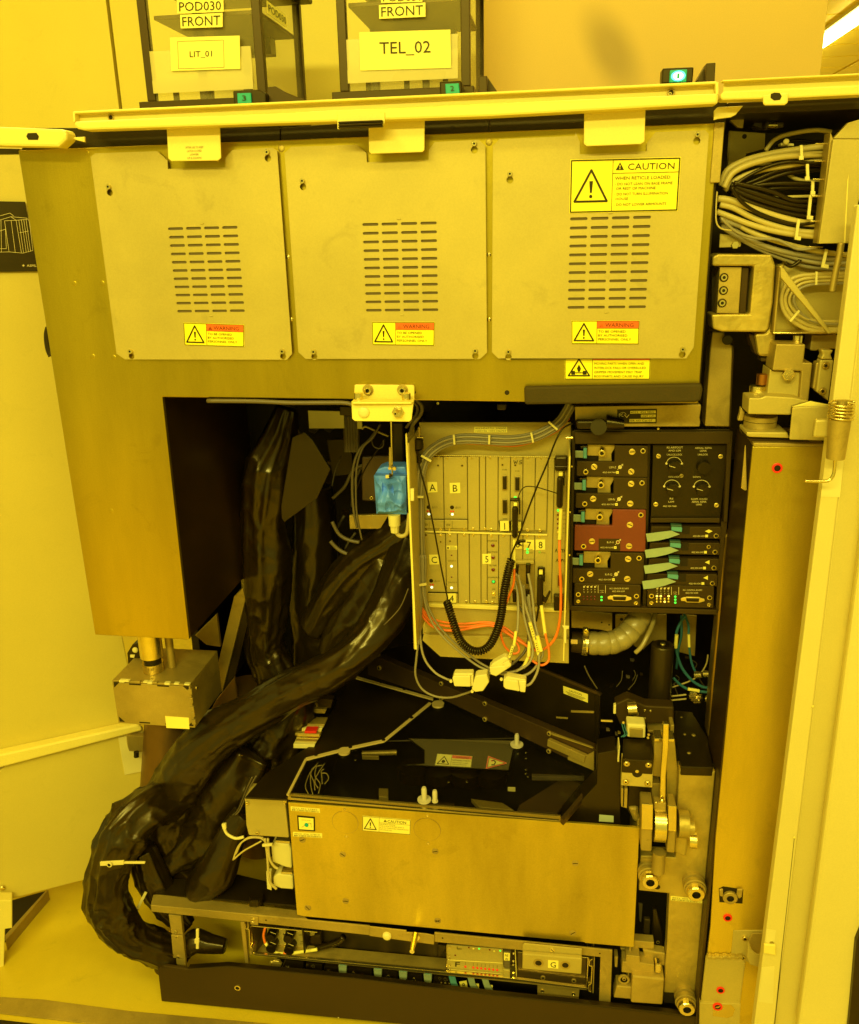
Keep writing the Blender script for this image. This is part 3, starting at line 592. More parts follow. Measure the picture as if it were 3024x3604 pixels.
bx('divider_rail', P(q('G', 243, 1270)[0], Ym).x, P(q('G', 1430, 1270)[0], Ym).x, Ym-.006, Ym-.0021, zr2, zr1, cream, rk)
zr1 = P(q('H', 600, 604)[0], Ym).z; zr2 = P(q('H', 600, 640)[0], Ym).z
bx('lower_rail', P(q('H', 300, 620)[0], Ym).x, P(q('H', 1610, 620)[0], Ym).x, Ym-.008, Ym+.0005, zr2, zr1, cream, rk)
for x, y in ((387, 575), (470, 577), (618, 575), (706, 575), (883, 575), (998, 577), (1122, 580), (1240, 577), (1363, 577)): screw(rk, 'G', x, y, 13, YM, 'slot', .4)
screw(rk, 'G', 823, 573, 7, YM, 'slot', .4)
for x, y in ((385, 645), (615, 647), (1000, 640), (1122, 643)): screw(rk, 'G', x, y, 13, YM, 'ring', .15, m=steel2)
for x, y in ((270, 1250), (410, 1255), (495, 1255), (635, 1255), (718, 1252), (833, 1250), (893, 1255), (1240, 1262), (1358, 1265)): screw(rk, 'G', x, y, 14, YM, 'slot', .4)
for x, y in ((272, 1308), (410, 1308), (495, 1310), (635, 1310), (720, 1310), (893, 1315), (1010, 1315), (1235, 1320), (1350, 1325)): screw(rk, 'G', x, y, 14, YM, 'slot', .4)
for x, y in ((410, 1375), (500, 1368)): screw(rk, 'G', x, y, 11, YM, 'ring', .15, m=steel2)
for x, y in ((655, 590), (738, 592), (905, 597), (848, 590)): screw(rk, 'H', x, y, 14, YM, 'slot', .5)
# sub-rack details
for x in (243, 447):
    pr('handle_bar', q('G', x, 1165, x+198 if x < 400 else x+218, 1168, x+198 if x < 400 else x+218, 1248, x, 1244), YM-.006, .005, panelm, rk, .0006)
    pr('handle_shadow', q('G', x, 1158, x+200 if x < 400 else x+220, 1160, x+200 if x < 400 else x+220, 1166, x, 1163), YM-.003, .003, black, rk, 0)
marks(rk, q('G', 243, 1165, 665, 1168, 665, 1248, 243, 1244), YM-.006, 100, 19, [('l', [(14, 1), (14, 18)], .5, ink), ('l', [(47.5, 1), (47.5, 18)], .9, ink), ('l', [(66, 1), (66, 18)], .5, ink), ('t', '15V', 2, 13, 5, 9, ink), ('t', '15V', 53, 13, 5, 9, ink)])
def led(k, x, y, r, m, Y=YM): screw(rk, k, x, y, r, Y, 'dome', .5, m=m, name='lamp')
for x, y in ((295, 1043), (519, 1045)):
    screw(rk, 'G', x, y, 19, YM, 'flat', .15, m=blackp, name='jack'); led('G', x-10, y+38, 9, red); led('G', x+12, y+38, 9, red); led('G', x+3, y+67, 12, whitel)
    marks(rk, q('G', x+32, y-16, x+85, y-16, x+85, y+12, x+32, y+12), YM, 50, 28, [('t', 'U1', 22, 24, 17, 26, inkg), ('l', [(0, 24), (8, 6), (16, 24), (0, 24)], 3, inkg)])
    marks(rk, q('G', x-30, y+55, x+40, y+55, x+40, y+80, x-30, y+80), YM, 70, 25, [('l', [(2, 12), (12, 12)], 2, inkg), ('l', [(7, 7), (7, 17)], 2, inkg), ('l', [(58, 12), (68, 12)], 2, inkg)])
screw(rk, 'H', 320, 390, 19, YM, 'flat', .15, m=blackp, name='jack'); led('H', 313, 428, 9, red); led('H', 336, 428, 9, red); led('H', 325, 453, 12, whitel)
marks(rk, q('H', 352, 376, 405, 376, 405, 404, 352, 404), YM, 50, 28, [('t', 'U1', 22, 24, 17, 26, inkg), ('l', [(0, 24), (8, 6), (16, 24), (0, 24)], 3, inkg)])
for y, m, r in ((148, darkred, 8), (252, whitel, 12), (355, darkred, 8), (457, whitel, 12)): led('H', 514, y, r, m)
def paper(k, pts, s, h=34, w_=None, Y=YM, name='letter_label', c=26, m=yels):
    sticker(name, q(k, *pts), Y, 50, 50, [('t', s, c, 42, h, w_, ink, 'c')], m, rk)
paper('G', (283, 803, 375, 802, 381, 900, 288, 904), 'A'); paper('G', (495, 812, 595, 808, 598, 908, 499, 910), 'B')
paper('G', (300, 1497, 390, 1495, 396, 1588, 304, 1590), 'C'); paper('G', (808, 1490, 888, 1487, 892, 1582, 810, 1584), '5')
paper('G', (975, 1175, 1060, 1172, 1064, 1268, 978, 1270), '1', Y=YM-.005); paper('G', (1200, 1352, 1300, 1355, 1304, 1450, 1203, 1450), '7'); paper('G', (1315, 1352, 1407, 1352, 1407, 1448, 1318, 1450), '8')
paper('G', (1098, 1350, 1190, 1350, 1190, 1440, 1098, 1440), '6'); paper('G', (1086, 1180, 1178, 1182, 1178, 1268, 1086, 1266), '2', Y=YM-.005)
paper('H', (475, 510, 557, 510, 557, 598, 472, 600), '4', Y=YM-.006)
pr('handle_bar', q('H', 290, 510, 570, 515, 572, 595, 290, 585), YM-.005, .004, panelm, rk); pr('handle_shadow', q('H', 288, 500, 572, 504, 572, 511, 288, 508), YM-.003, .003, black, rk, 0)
for x in (962, 1072): pr('handle_bar', q('G', x, 1175, x+112, 1178, x+118, 1268, x+10, 1262), YM-.0042, .003, blackp, rk)
def txt(k, x0, y0, x1, y1, s, m=ink, Y=YM): marks(rk, rect(k, x0, y0, x1, y1), Y, 100, 20, [('t', s, 2, 18, 16, 96, m)])
txt('G', 858, 1356, 952, 1372, 'FTOPNOE'); txt('G', 858, 1462, 955, 1478, 'FBOTNOE'); txt('G', 874, 1590, 945, 1606, 'ACTIVE'); txt('H', 860, 350, 962, 364, 'POWERON'); txt('H', 900, 462, 930, 476, 'ON'); txt('H', 898, 545, 935, 560, 'OFF')
txt('H', 478, 190, 562, 206, 'DIAGN A', inkg); txt('H', 484, 396, 566, 412, 'DIAGN B', inkg); txt('G', 996, 678, 1042, 692, 'X100'); txt('G', 1118, 690, 1163, 704, 'X100'); txt('G', 1000, 1146, 1045, 1160, 'X102')
txt('G', 1228, 1534, 1275, 1548, 'X101'); txt('G', 1255, 1438, 1290, 1452, 'CH1', inkg); txt('G', 1255, 1468, 1290, 1484, 'CH2', inkg); txt('G', 1370, 1468, 1415, 1484, 'HSSL', inkg); txt('H', 1345, 245, 1390, 258, 'HSSL')
marks(rk, q('G', 1105, 590, 1190, 590, 1190, 635, 1105, 635), YM, 85, 45, [('l', [(2, 8), (12, 38), (20, 16), (30, 36), (40, 6)], 5, ink), ('l', [(82, 8), (60, 10), (58, 22), (80, 26), (76, 38), (52, 40)], 5, ink)], name='handwriting')
marks(rk, q('H', 1500, 80, 1600, 80, 1600, 210, 1500, 210), YM, 100, 130, [('l', [(2, 35), (14, 5), (22, 38)], 5, ink), ('l', [(60, 12), (84, 12)], 5, ink), ('l', [(72, 12), (72, 38)], 5, ink), ('l', [(84, 38), (88, 12), (98, 22), (86, 28)], 4, ink), ('l', [(10, 128), (22, 102), (34, 130)], 5, ink), ('l', [(60, 128), (62, 104), (78, 106), (64, 118)], 5, ink), ('l', [(98, 104), (84, 112), (84, 126), (96, 126)], 4, ink)], name='handwriting')
for k, x, y in (('G', 908, 1408), ('G', 910, 1524), ('H', 911, 285)): screw(rk, k, x, y, 21, YM, 'ring', .2, m=steel2, name='bezel'); led(k, x, y, 16, darkred, YM-.001)
screw(rk, 'H', 914, 399, 21, YM, 'ring', .2, m=steel2, name='bezel'); led('H', 914, 399, 17, greenb, YM-.001); led('H', 914, 399, 9, greenl, YM-.0035)
screw(rk, 'H', 916, 512, 22, YM, 'hex', .3); screw(rk, 'H', 914, 512, 9, YM, 'dome', 2.5, name='toggle')
for k, x, y in (('G', 1238, 1443), ('G', 1238, 1474), ('G', 1122, 951)): led(k, x, y, 14 if k == 'G' else 10, greenl)
led('G', 1354, 1473, 12, mat('dim_green_lamp', (.25, .45, .04), .4))
for i, m in enumerate((greenl, darkred, darkred, darkred, darkred, goldc)): led('G', 1531, 1074+i*42, 12, m); txt('G', 1575, 1070+i*42, 1600, 1082+i*42, 'O1'[:2])
sticker('type_label', q('G', 466, 1410, 568, 1412, 568, 1448, 466, 1446), YM, 100, 36, [('r', 6, 10, 24, 30, inkg), ('l', [(34, 8), (75, 8)], 3, ink), ('l', [(34, 18), (92, 18)], 3, ink), ('l', [(34, 28), (92, 28)], 3, ink)], yels, rk)
# D-sub sockets
def dsub(k, x0, y0, x1, y1, Y, par, vert=True):
    pr('connector_shell', rect(k, x0-7, y0-10, x1+7, y1+10), Y-.003, .003, steel2, par, .001); pr('connector_face', rect(k, x0, y0, x1, y1), Y-.008, .005, blackp, par, .001)
for x0, y0, x1, y1 in ((1003, 750, 1038, 875), (1122, 760, 1160, 885), (1003, 978, 1040, 1105)): dsub('G', x0, y0, x1, y1, YM, rk)
pr('connector_shell', q('H', 1522, 325, 1575, 325, 1575, 455, 1522, 455), YM-.004, .004, steel2, rk, .001)
pr('connector_face', q('H', 1530, 345, 1566, 345, 1566, 440, 1530, 440), YM-.008, .004, darkred, rk)
pr('port_block', q('H', 1335, 262, 1405, 265, 1405, 400, 1335, 405), YM-.004, .004, blackp, rk, .001)
pr('port_block', q('H', 1490, 530, 1610, 530, 1610, 680, 1490, 680), YM-.012, .012, blackp, rk, .002)
pr('port_block', q('G', 1500, 565, 1622, 565, 1618, 700, 1500, 700), YM-.018, .018, blackp, rk, .003)
pr('port_lip', q('G', 1498, 652, 1622, 655, 1622, 662, 1498, 660), YM-.0205, .002, greyd, rk)
pr('connector_bay', q('H', 1125, 225, 1305, 225, 1305, 600, 1125, 600), YM-.002, .0015, steel2, rk); pr('bay_lip', q('H', 1125, 203, 1300, 200, 1300, 232, 1125, 232), YM-.010, .008, panelm, rk)
for k, x, y in (('G', 1662, 655), ('G', 1645, 1090), ('G', 1640, 1500)): screw(rk, k, x, y, 8, Yf, 'flat', .5, name='stud')
cyl('post', P(q('G', 1605, 380)[0], Yf-.002), P(q('G', 1672, 380)[0], Yf-.002), .0025, .0025, bright, rk)
cyl('post', P(q('G', 190, 378)[0], .10), P(q('G', 245, 378)[0], .10), .003, .003, bright, rk); cyl('post', P(q('G', 205, 280)[0], .10), P(q('G', 205, 380)[0], .10), .0025, .0025, steel2, rk)
pr('clip', q('H', 1570, 820, 1635, 825, 1635, 850, 1610, 855, 1610, 990, 1585, 985, 1585, 850), Yf-.006, .004, creamd, rk)
marks(rk, [P and p for p in q('G', 88, 335, 160, 270, 160, 360, 90, 440)], XP(xl+.0016, 1), 40, 50, [('r', 2, 2, 38, 48, inkg), ('r', 6, 8, 34, 20, yels), ('r', 6, 28, 34, 40, yels)], name='side_label')
# ---- black fan and housing above the rack
fn = thing('round_black_housing', 'big round black housing tucked above the cream rack', 'housing')
c_ = P(q('G', 800, 175)[0], .42); cyl('drum', (c_.x, c_.y, c_.z-.05), (c_.x, c_.y, c_.z+.03), .19, .19, black, fn, 48); cyl('rim', (c_.x, c_.y, c_.z+.031), (c_.x, c_.y, c_.z+.037), .175, .172, blackp, fn, 48)
pr('knob', q('G', 945, 55, 1040, 55, 1035, 120, 945, 120), .12, .03, blackp, fn, .003); screw(fn, 'G', 385, 50, 12, .13, 'socket', 1)

# ---------------------------------------------------------------- cables on the rack
GR = [(1655, 60), (1560, 215), (1440, 305), (1280, 375), (1080, 405), (870, 398), (690, 388), (540, 400), (400, 450), (285, 545), (225, 680), (205, 850), (203, 1000), (205, 1300), (210, 1600)]
def offs(pts, d):
    o = []
    for i, (x, y) in enumerate(pts):
        ax, ay = pts[max(i-1, 0)]; bx_, by_ = pts[min(i+1, len(pts)-1)]; L = math.hypot(bx_-ax, by_-ay); o.append((x-(by_-ay)/L*d, y+(bx_-ax)/L*d))
    return o
def bnd(pts, d, k, Y): return [(k, x, y, Y) for x, y in offs(pts, d)]
gt_ = 'grey cables tied across the rack face'
H_end = [[('H', 262, 150), ('H', 262, 520), ('H', 330, 720), ('H', 440, 880), ('H', 600, 1030), ('H', 780, 1170), ('H', 900, 1235)],
         [('H', 240, 150), ('H', 245, 500), ('H', 305, 740), ('H', 420, 910), ('H', 590, 1070), ('H', 760, 1200), ('H', 880, 1250)],
         [('H', 222, 150), ('H', 232, 500), ('H', 205, 900), ('H', 180, 1120), ('H', 170, 1290), ('H', 230, 1420), ('H', 350, 1490), ('H', 500, 1505), ('H', 650, 1465), ('H', 715, 1440)],
         [('H', 205, 150), ('H', 212, 500), ('H', 215, 900), ('H', 250, 1120), ('H', 350, 1260), ('H', 460, 1325), ('H', 525, 1345)],
         [('H', 187, 150), ('H', 192, 500), ('H', 200, 800), ('H', 200, 1000)]]
GL = ['uppermost grey cable of the rack bundle, sweeping right behind the cream connectors', 'second grey cable of the rack bundle, running close under the uppermost one', 'grey cable looping lowest under the rack to a cream connector', 'grey cable curving from the bundle into the left cream connector', 'innermost grey cable ending behind the rack side panel']
for i, d_ in enumerate((-38, -18, 2, 22, 42)):
    pts = bnd(GR, -d_, 'G', .118-.004*(i % 2)) + [(k, x, y, .112-.05*(j/len(H_end[i]))) for j, (k, x, y) in enumerate(H_end[i])]
    c = cable('grey_cable', 'G', pts, .1, 12.5, grey if i % 2 else mat('grey_cable_jacket_dark', (.22, .18, .08), .45, 0, .1, 30)); tag(c, GL[i], 'cable', gt_)
tp = thing('cable_tie', 'cable ties fastening the grey bundle across the rack', 'cable tie')
for x, y, a_, ln_ in ((538, 400, 86, 95), (873, 400, 92, 90), (1283, 380, 78, 100), (1482, 268, 42, 115), (270, 580, 30, 110), (195, 948, 2, 100)): tie(tp, 'G', x, y, a_, ln_, 20, .1045, name='strap')
tie(tp, 'H', 225, 432, -8, 100, 22, .098, name='strap'); pr('anchor', q('G', 120, 868, 155, 868, 155, 985, 122, 985), Yf-.004, .005, creamd, tp)
def OC(lab, pts, Y=.1, r=11, sub=6): return tag(cable('orange_cable', 'H', pts, Y, r, orange, sub=sub), lab, 'fibre cable', 'orange fibre cables on the rack')
OC('orange cable hugging the grey bundle along the rack top', [('G', 1640, 195, .13), ('G', 1520, 320, .13), ('G', 1300, 420, .13), ('G', 1100, 462, .13), ('G', 870, 448, .13), ('G', 600, 438, .13), ('G', 430, 470, .13), ('G', 300, 560, .135)], r=7)
OC('orange cable at the left rack edge running down to the first shelf loop', [('G', 160, 600, .13), ('G', 155, 900, .13), ('G', 152, 1300, .13), ('H', 165, 200, .13), ('H', 200, 560, .125), ('H', 270, 700, .12), ('H', 380, 770, .12), ('H', 600, 800, .125), ('H', 860, 785, .125), ('H', 1010, 830, .12), ('H', 1110, 900, .115), ('H', 1240, 1010, .11), ('H', 1320, 1045, .10)], r=11)
OC('middle orange cable crossing the shelf and joining the right loop', [('G', 175, 700, .135), ('G', 170, 1200, .135), ('H', 185, 300, .135), ('H', 225, 650, .12), ('H', 330, 780, .118), ('H', 480, 822, .12), ('H', 700, 825, .125), ('H', 870, 800, .12), ('H', 1010, 855, .115), ('H', 1120, 960, .11), ('H', 1160, 1040, .105), ('H', 1140, 1080, .10), ('H', 1090, 1080, .1), ('H', 1020, 1010, .1), ('H', 982, 880, .1), ('H', 995, 720, .1), ('H', 1060, 540, .1), ('H', 1105, 420, .1), ('H', 1112, 280, .1)], r=12)
OC('lowest orange cable sagging under the shelf then up the far right', [('G', 190, 1300, .14), ('H', 215, 600, .13), ('H', 280, 780, .12), ('H', 400, 850, .12), ('H', 560, 865, .12), ('H', 760, 830, .12), ('H', 900, 820, .12), ('H', 1060, 900, .11), ('H', 1200, 990, .10), ('H', 1300, 1050, .09), ('H', 1400, 1040, .09), ('H', 1500, 940, .09), ('H', 1548, 760, .09), ('H', 1558, 500, .09), ('H', 1548, 250, .09), ('H', 1545, 20, .1), ('G', 1550, 1300, .12)], r=13)
OC('orange cable making the lowest small loop under the rack corner', [('H', 1250, 1120, .08), ('H', 1310, 1170, .075), ('H', 1380, 1195, .075), ('H', 1440, 1150, .08), ('H', 1440, 1040, .085), ('H', 1415, 930, .09), ('H', 1390, 800, .1)], r=12)
for lab, k, a, b, w_, Y in (('yellow cable marker sleeve on the right orange cable', 'G', (1558, 1060), (1545, 1350), 17, .098), ('yellow cable marker sleeve below the long black ferrite clip', 'H', (1372, 630), (1408, 905), 17, .094), ('yellow cable marker sleeve beside the coiled cord top', 'H', (1112, 0), (1112, 270), 14, .098)):
    tag(cyl('marker_sleeve', P(q(k, *a)[0], Y), P(q(k, *b)[0], Y), wr(k, w_, P(q(k, *a)[0], Y)), wr(k, w_, P(q(k, *a)[0], Y)), yels, None, 14), lab, 'cable marker')
# black cords
blk = cable('black_cable', 'G', [(200, 600, .11), (225, 720, .105), (275, 900, .10), (310, 1070, .10), (360, 1320, .10), (415, 1620, .10), ('H', 455, 460, .10), ('H', 475, 560, .10), ('H', 460, 605, .095)], .1, 8, blackc)
tag(blk, 'thin straight black cord from the jack plug down to the coiled cord', 'cord')
jp = thing('jack_plug', 'black jack plug at the top of the thin black cord', 'plug')
a = P(q('G', 190, 395)[0], .10); cyl('plug_body', a, P(q('G', 192, 480)[0], .10), .0105, .0105, blackp, jp, 20); cyl('plug_neck', P(q('G', 192, 480)[0], .10), P(q('G', 198, 530)[0], .105), .009, .005, blackp, jp, 16)
rb2 = [P(q('G', 198+i*2.2, 535+i*18)[0], .108) for i in range(5)]
for p in rb2: cyl('strain_ring', p+V((0, 0, .0015)), p-V((0, 0, .0015)), .005, .005, blackc, jp, 12)
tag(cable('black_cable', 'G', [('I', 100, 255, .10), (1640, 255, .11), (1570, 300, .105), (1500, 430, .10), (1420, 640, .095), (1330, 850, .09), (1240, 1080, .09), (1150, 1340, .088), (1090, 1480, .088), (1075, 1560, .09)], .1, 9, blackc), 'black cord slanting from the upper right corner across the rack modules', 'cord')
tag(cable('black_cable', 'G', [(1155, 990, .11), (1160, 920, .105), (1210, 852, .1), (1310, 850, .095), (1420, 880, .095), (1530, 915, .1)], .1, 5, blackc), 'short arched black cord between the two ferrite clips', 'cord')
def coil(lab, ctrl, R_, r_, turns):
    path = smoothpath([P(q('H', x, y)[0], yy) for x, y, yy in ctrl], 40); cum = [0]
    for i in range(1, len(path)): cum.append(cum[-1]+(path[i]-path[i-1]).length)
    n = turns*10; out = []; up = None; j = 0
    for i in range(n+1):
        s = cum[-1]*i/n
        while j < len(cum)-2 and cum[j+1] < s: j += 1
        t_ = (s-cum[j])/max(cum[j+1]-cum[j], 1e-9); c = path[j].lerp(path[j+1], t_); tn = (path[min(j+3, len(path)-1)]-path[max(j-2, 0)]).normalized()
        sd = tn.cross(V((0, 1, 0))).normalized(); up2 = V((0, -1, 0)); up2 = (up2-tn*up2.dot(tn)).normalized(); a = 2*math.pi*i/10
        out.append(c+(sd*math.cos(a)+up2*math.sin(a))*R_)
    vs, fs = sweep(out, r_, 6); return tag(link('spiral_cable', vs, fs, blackc, None, smooth=True), lab, 'coiled cable')
coil('black coiled cable hanging in a loop in front of the rack', [(470, 590, .09), (505, 700, .075), (545, 830, .065), (600, 960, .06), (690, 1045, .055), (790, 1060, .055), (880, 1000, .06), (950, 860, .065), (990, 700, .07), (1015, 500, .075), (1050, 320, .08), (1085, 190, .085)], .0064, .0021, 70)
def ferrite(lab, k, x, y0, y1, w_, Y):
    t = thing('ferrite_clip', lab, 'cable clip', 'long black cable clips on the rack'); a = P(q(k, x, y0)[0], Y); b = P(q(k, x, y1)[0], Y); h = wr(k, w_/2, a)
    bx('clip_body', a.x-h, a.x+h, Y-.012, Y+.006, b.z, a.z, blackp, t, .006); bx('clip_tip', a.x-h*.5, a.x+h*.7, Y-.007, Y+.003, a.z+.0003, a.z+.007, yels, t, .001); return t
f1 = ferrite('upper left black cable clip over the green lamp', 'G', 1122, 1025, 1330, 58, .125); pr('clip_arm', q('G', 1072, 968, 1168, 966, 1168, 988, 1072, 990), .118, .01, blackp, f1)
pr('clip_arm', q('G', 1155, 985, 1170, 985, 1170, 1115, 1155, 1115), .118, .006, blackp, f1)
f2 = ferrite('upper right black cable clip below the large black port', 'G', 1552, 740, 1045, 62, .125); pr('clip_arm', q('G', 1582, 700, 1593, 700, 1593, 840, 1582, 840), .12, .008, blackp, f2)
f3 = ferrite('lower black cable clip with a side latch under label 8', 'H', 1363, 320, 630, 60, .12); pr('clip_arm', q('H', 1385, 530, 1410, 560, 1445, 490, 1462, 500, 1415, 605, 1385, 590), .118, .006, blackp, f3)
pr('clip_arm', q('H', 1335, 640, 1358, 640, 1330, 785, 1315, 780), .112, .006, blackp, f3)
pr('clip_arm', q('G', 1140, 1360, 1220, 1362, 1222, 1382, 1150, 1385, 1190, 1420, 1140, 1400), .098, .006, blackp, f1)
# grey pigtails to the cream connectors
gl2 = 'grey pigtail cables below the plug cluster'
def PG(lab, pts, Y=.09, r=13, m=grey): return tag(cable('grey_cable', 'H', pts, Y, r, m), lab, 'cable', gl2)
PG('leftmost grey pigtail dropping straight into the tilted upper connector', [(1120, 395, .12), (1145, 520, .11), (1150, 700, .09), (1140, 870, .075), (1110, 1000, .06), (1070, 1120, .05), (1025, 1185, .045)])
PG('second grey pigtail bending past the orange loop', [(1125, 320, .12), (1180, 430, .11), (1210, 600, .10), (1260, 760, .09), (1300, 880, .08), (1330, 980, .075), (1350, 1120, .065), (1335, 1250, .06), (1270, 1370, .05), (1190, 1395, .045)])
PG('third grey pigtail from the round black plug under label 7', [(1245, 320, .12), (1280, 500, .11), (1300, 700, .10), (1310, 800, .09), (1340, 920, .08), (1370, 1060, .075)])
PG('fourth grey pigtail curving back left under the rack', [(1200, 430, .12), (1220, 620, .11), (1250, 800, .1), (1260, 960, .09), (1240, 1120, .08), (1170, 1230, .07), (1060, 1265, .065), (960, 1240, .06)])
PG('long grey pigtail sweeping lowest across to the right', [(1250, 520, .12), (1270, 700, .11), (1310, 860, .1), (1340, 1020, .09), (1340, 1170, .08), (1260, 1270, .07), (1150, 1300, .065), (1000, 1280, .06), (870, 1255, .055)])
PG('dark grey pigtail behind the others', [(1145, 620, .13), (1220, 740, .12), (1250, 900, .11), (1215, 1060, .10), (1100, 1180, .08), (1020, 1240, .07)], r=14, m=greyd)
PG('short dark grey cable linking the two left connectors', [(690, 1340, .045), (760, 1320, .045), (840, 1290, .05), (920, 1265, .055)], r=13, m=greyd)
PG('extra grey pigtail crossing in front of the printed markers', [(1150, 330, .11), (1190, 520, .10), (1205, 720, .09), (1250, 900, .08), (1290, 1060, .07), (1250, 1180, .06), (1130, 1255, .055)], r=12)
PG('thin grey pigtail rising behind the lower black clip', [(1235, 540, .12), (1262, 700, .11), (1275, 860, .10), (1350, 980, .085), (1385, 1080, .08), (1360, 1150, .075)], r=11)
for i, (k, x, y, w_) in enumerate((('H', 1133, 290, 24), ('H', 1245, 285, 26), ('H', 1115, 535, 24), ('H', 1235, 530, 24), ('H', 1240, 360, 20))):
    p = P(q(k, x, y)[0], .125); r_ = wr(k, w_, p)
    tag(cyl('round_plug', p+V((0, 0, .012)), p-V((0, 0, .012)), r_, r_*.7, blackp, None, 16), ['black round plug left of the pair under label 7', 'black round plug right of the pair under label 7', 'lower left black round plug', 'lower right black round plug', 'middle black round plug'][i], 'plug')
for i, (x0, y0, x1, y1, w_, Y) in enumerate(((1128, 875, 1110, 1010, 15, .060), (1100, 1015, 1065, 1125, 14, .05), (1262, 790, 1310, 960, 17, .078), (1315, 960, 1345, 1095, 17, .068), (1335, 920, 1370, 1060, 18, .070), (1258, 970, 1250, 1110, 18, .078), (1242, 1125, 1200, 1220, 16, .07))):
    p = P(q('H', x0, y0)[0], Y); o = cyl('wire_marker', p, P(q('H', x1, y1)[0], Y), wr('H', w_, p), wr('H', w_, p), yels, None, 14)
    tag(o, ['cream wire marker on the leftmost pigtail', 'cream wire marker just above the tilted connector', 'upper printed cream wire marker in the middle', 'lower printed cream wire marker in the middle', 'cream wire marker on the right pigtail', 'blank cream wire marker left of the printed pair', 'cream wire marker where the pigtail turns left'][i], 'wire marker')
    if i in (2, 3, 1): 
        for j in range(5): 
            u = .2+j*.15; marks(o, q('H', x0+(x1-x0)*u-8, y0+(y1-y0)*u-5, x0+(x1-x0)*u+8, y0+(y1-y0)*u-7, x0+(x1-x0)*u+8, y0+(y1-y0)*u+6, x0+(x1-x0)*u-8, y0+(y1-y0)*u+8), Y-wr('H', w_, p)-.0006, 10, 10, [('r', 2, 1, 8, 6+j % 3, ink)])
for lab, f, s_, kn in (('left cream cable connector, lying level', (532, 1300, 695, 1300, 695, 1405, 540, 1400, 520, 1320), (540, 1275, 715, 1275, 722, 1290, 695, 1300, 532, 1300), (510, 1343)),
  ('small cream connector behind, leaning against the left one', (740, 1300, 850, 1282, 872, 1360, 815, 1445, 740, 1455, 705, 1430), (760, 1285, 830, 1280, 850, 1284, 740, 1302), (712, 1440)),
  ('upper tilted cream connector, highest of the four', (875, 1215, 985, 1205, 1085, 1200, 1075, 1215, 940, 1305, 885, 1285), (905, 1180, 1010, 1120, 1045, 1125, 1085, 1200, 985, 1206, 880, 1213), (1025, 1190)),
  ('right cream cable connector, hanging beside the rack corner', (1010, 1330, 1150, 1345, 1165, 1450, 1030, 1425, 1008, 1405), (1045, 1303, 1215, 1335, 1228, 1345, 1150, 1346, 1012, 1330), (990, 1325))):
    t = thing('cable_connector', lab, 'connector', 'cream cable connectors under the rack')
    Yc = .035; pr('body', q('H', *f), Yc, .022, creamd, t, .002); pr('cover', q('H', *s_), Yc+.004, .018, creamd, t, .002); screw(t, 'H', kn[0], kn[1], 16, Yc+.006, 'hex', 1.2, m=creamd, name='gland')
    if 'right' in lab: pr('end_piece', q('H', 1152, 1347, 1228, 1347, 1218, 1460, 1166, 1452), Yc+.003, .02, creamd, t, .002)
    if 'left cream' in lab: pr('end_piece', q('H', 697, 1300, 722, 1290, 722, 1370, 735, 1385, 697, 1404), Yc+.004, .02, creamd, t, .002)
    if 'upper' in lab: pr('end_piece', q('H', 1000, 1180, 1060, 1150, 1085, 1200, 1040, 1225), Yc-.002, .005, creamd, t, .001)
    screw(t, 'H', f[0]+20, f[1]+12, 6, Yc, 'flat', .2, m=creamd, name='rib')

# ================================================================ CONTROL RACK (right, black)
Yk = .13
ck = thing('control_rack', 'black control rack of socketed modules, knobs and ribbon cables', 'control rack')
pr('header_bar', q('I', 122, 343, 1690, 337, 1680, 462, 128, 462), Yk-.012, .02, olive, ck, .001)
pr('top_edge', q('I', 122, 322, 1672, 312, 1690, 336, 122, 342), Yk-.008, .01, black, ck)
pr('right_jamb', q('I', 1655, 340, 1705, 337, 1650, 1245, 1615, 1245), Yk-.011, .015, olive, ck)
pr('back_plate', q('I', 90, 340, 1700, 337)+q('J', 1545, 745, 60, 700), Yk+.045, .01, black, ck)
pr('left_rail', q('I', 95, 330, 128, 330)+q('J', 92, 700, 70, 700), Yk-.006, .05, black, ck)
pr('centre_rail', q('I', 845, 465, 880, 465)+q('J', 840, 690, 800, 690), Yk+.004, .04, black, ck)
pr('lower_bar', q('J', 85, 662, 1545, 702, 1548, 750, 85, 712), Yk-.006, .05, olive, ck, .001)
pr('right_rail', q('I', 1590, 1240, 1650, 1240)+q('J', 1560, 720, 1535, 700), Yk, .04, olive, ck)
def kt(par, k, x0, y0, x1, y1, s, m=inky, Y=Yk, W=100, H=20): marks(par, rect(k, x0, y0, x1, y1), Y, W, H, [('t', s, 2, 18, 16, 96, m)])
def gauge(par, k, cx, cy, w_, name, code, sp=None, Y=None, ring=False):
    Y = Y if Y is not None else Yk-.004
    kt(par, k, cx-w_, cy-12, cx-10, cy+14, name, Y=Y)
    marks(par, rect(k, cx, cy-35, cx+62, cy+28), Y, 62, 62, [('c', 28, 34, 19, inky), ('l', [(2, 60), (52, 8)], 4, inky), ('p', [(40, 8), (60, 2), (56, 24)], inky, 2)] + ([('c', 28, 34, 12, redp, 3)] if ring else []), name='pictogram')
    kt(par, k, cx-150, cy+42, cx-12, cy+62, code, Y=Y); marks(par, rect(k, cx-10, cy+40, cx+15, cy+66), Y, 10, 10, [('r', 0, 0, 10, 10, yels), ('l', [(3, 5), (7, 5)], 1.5, ink)], name='code_tag')
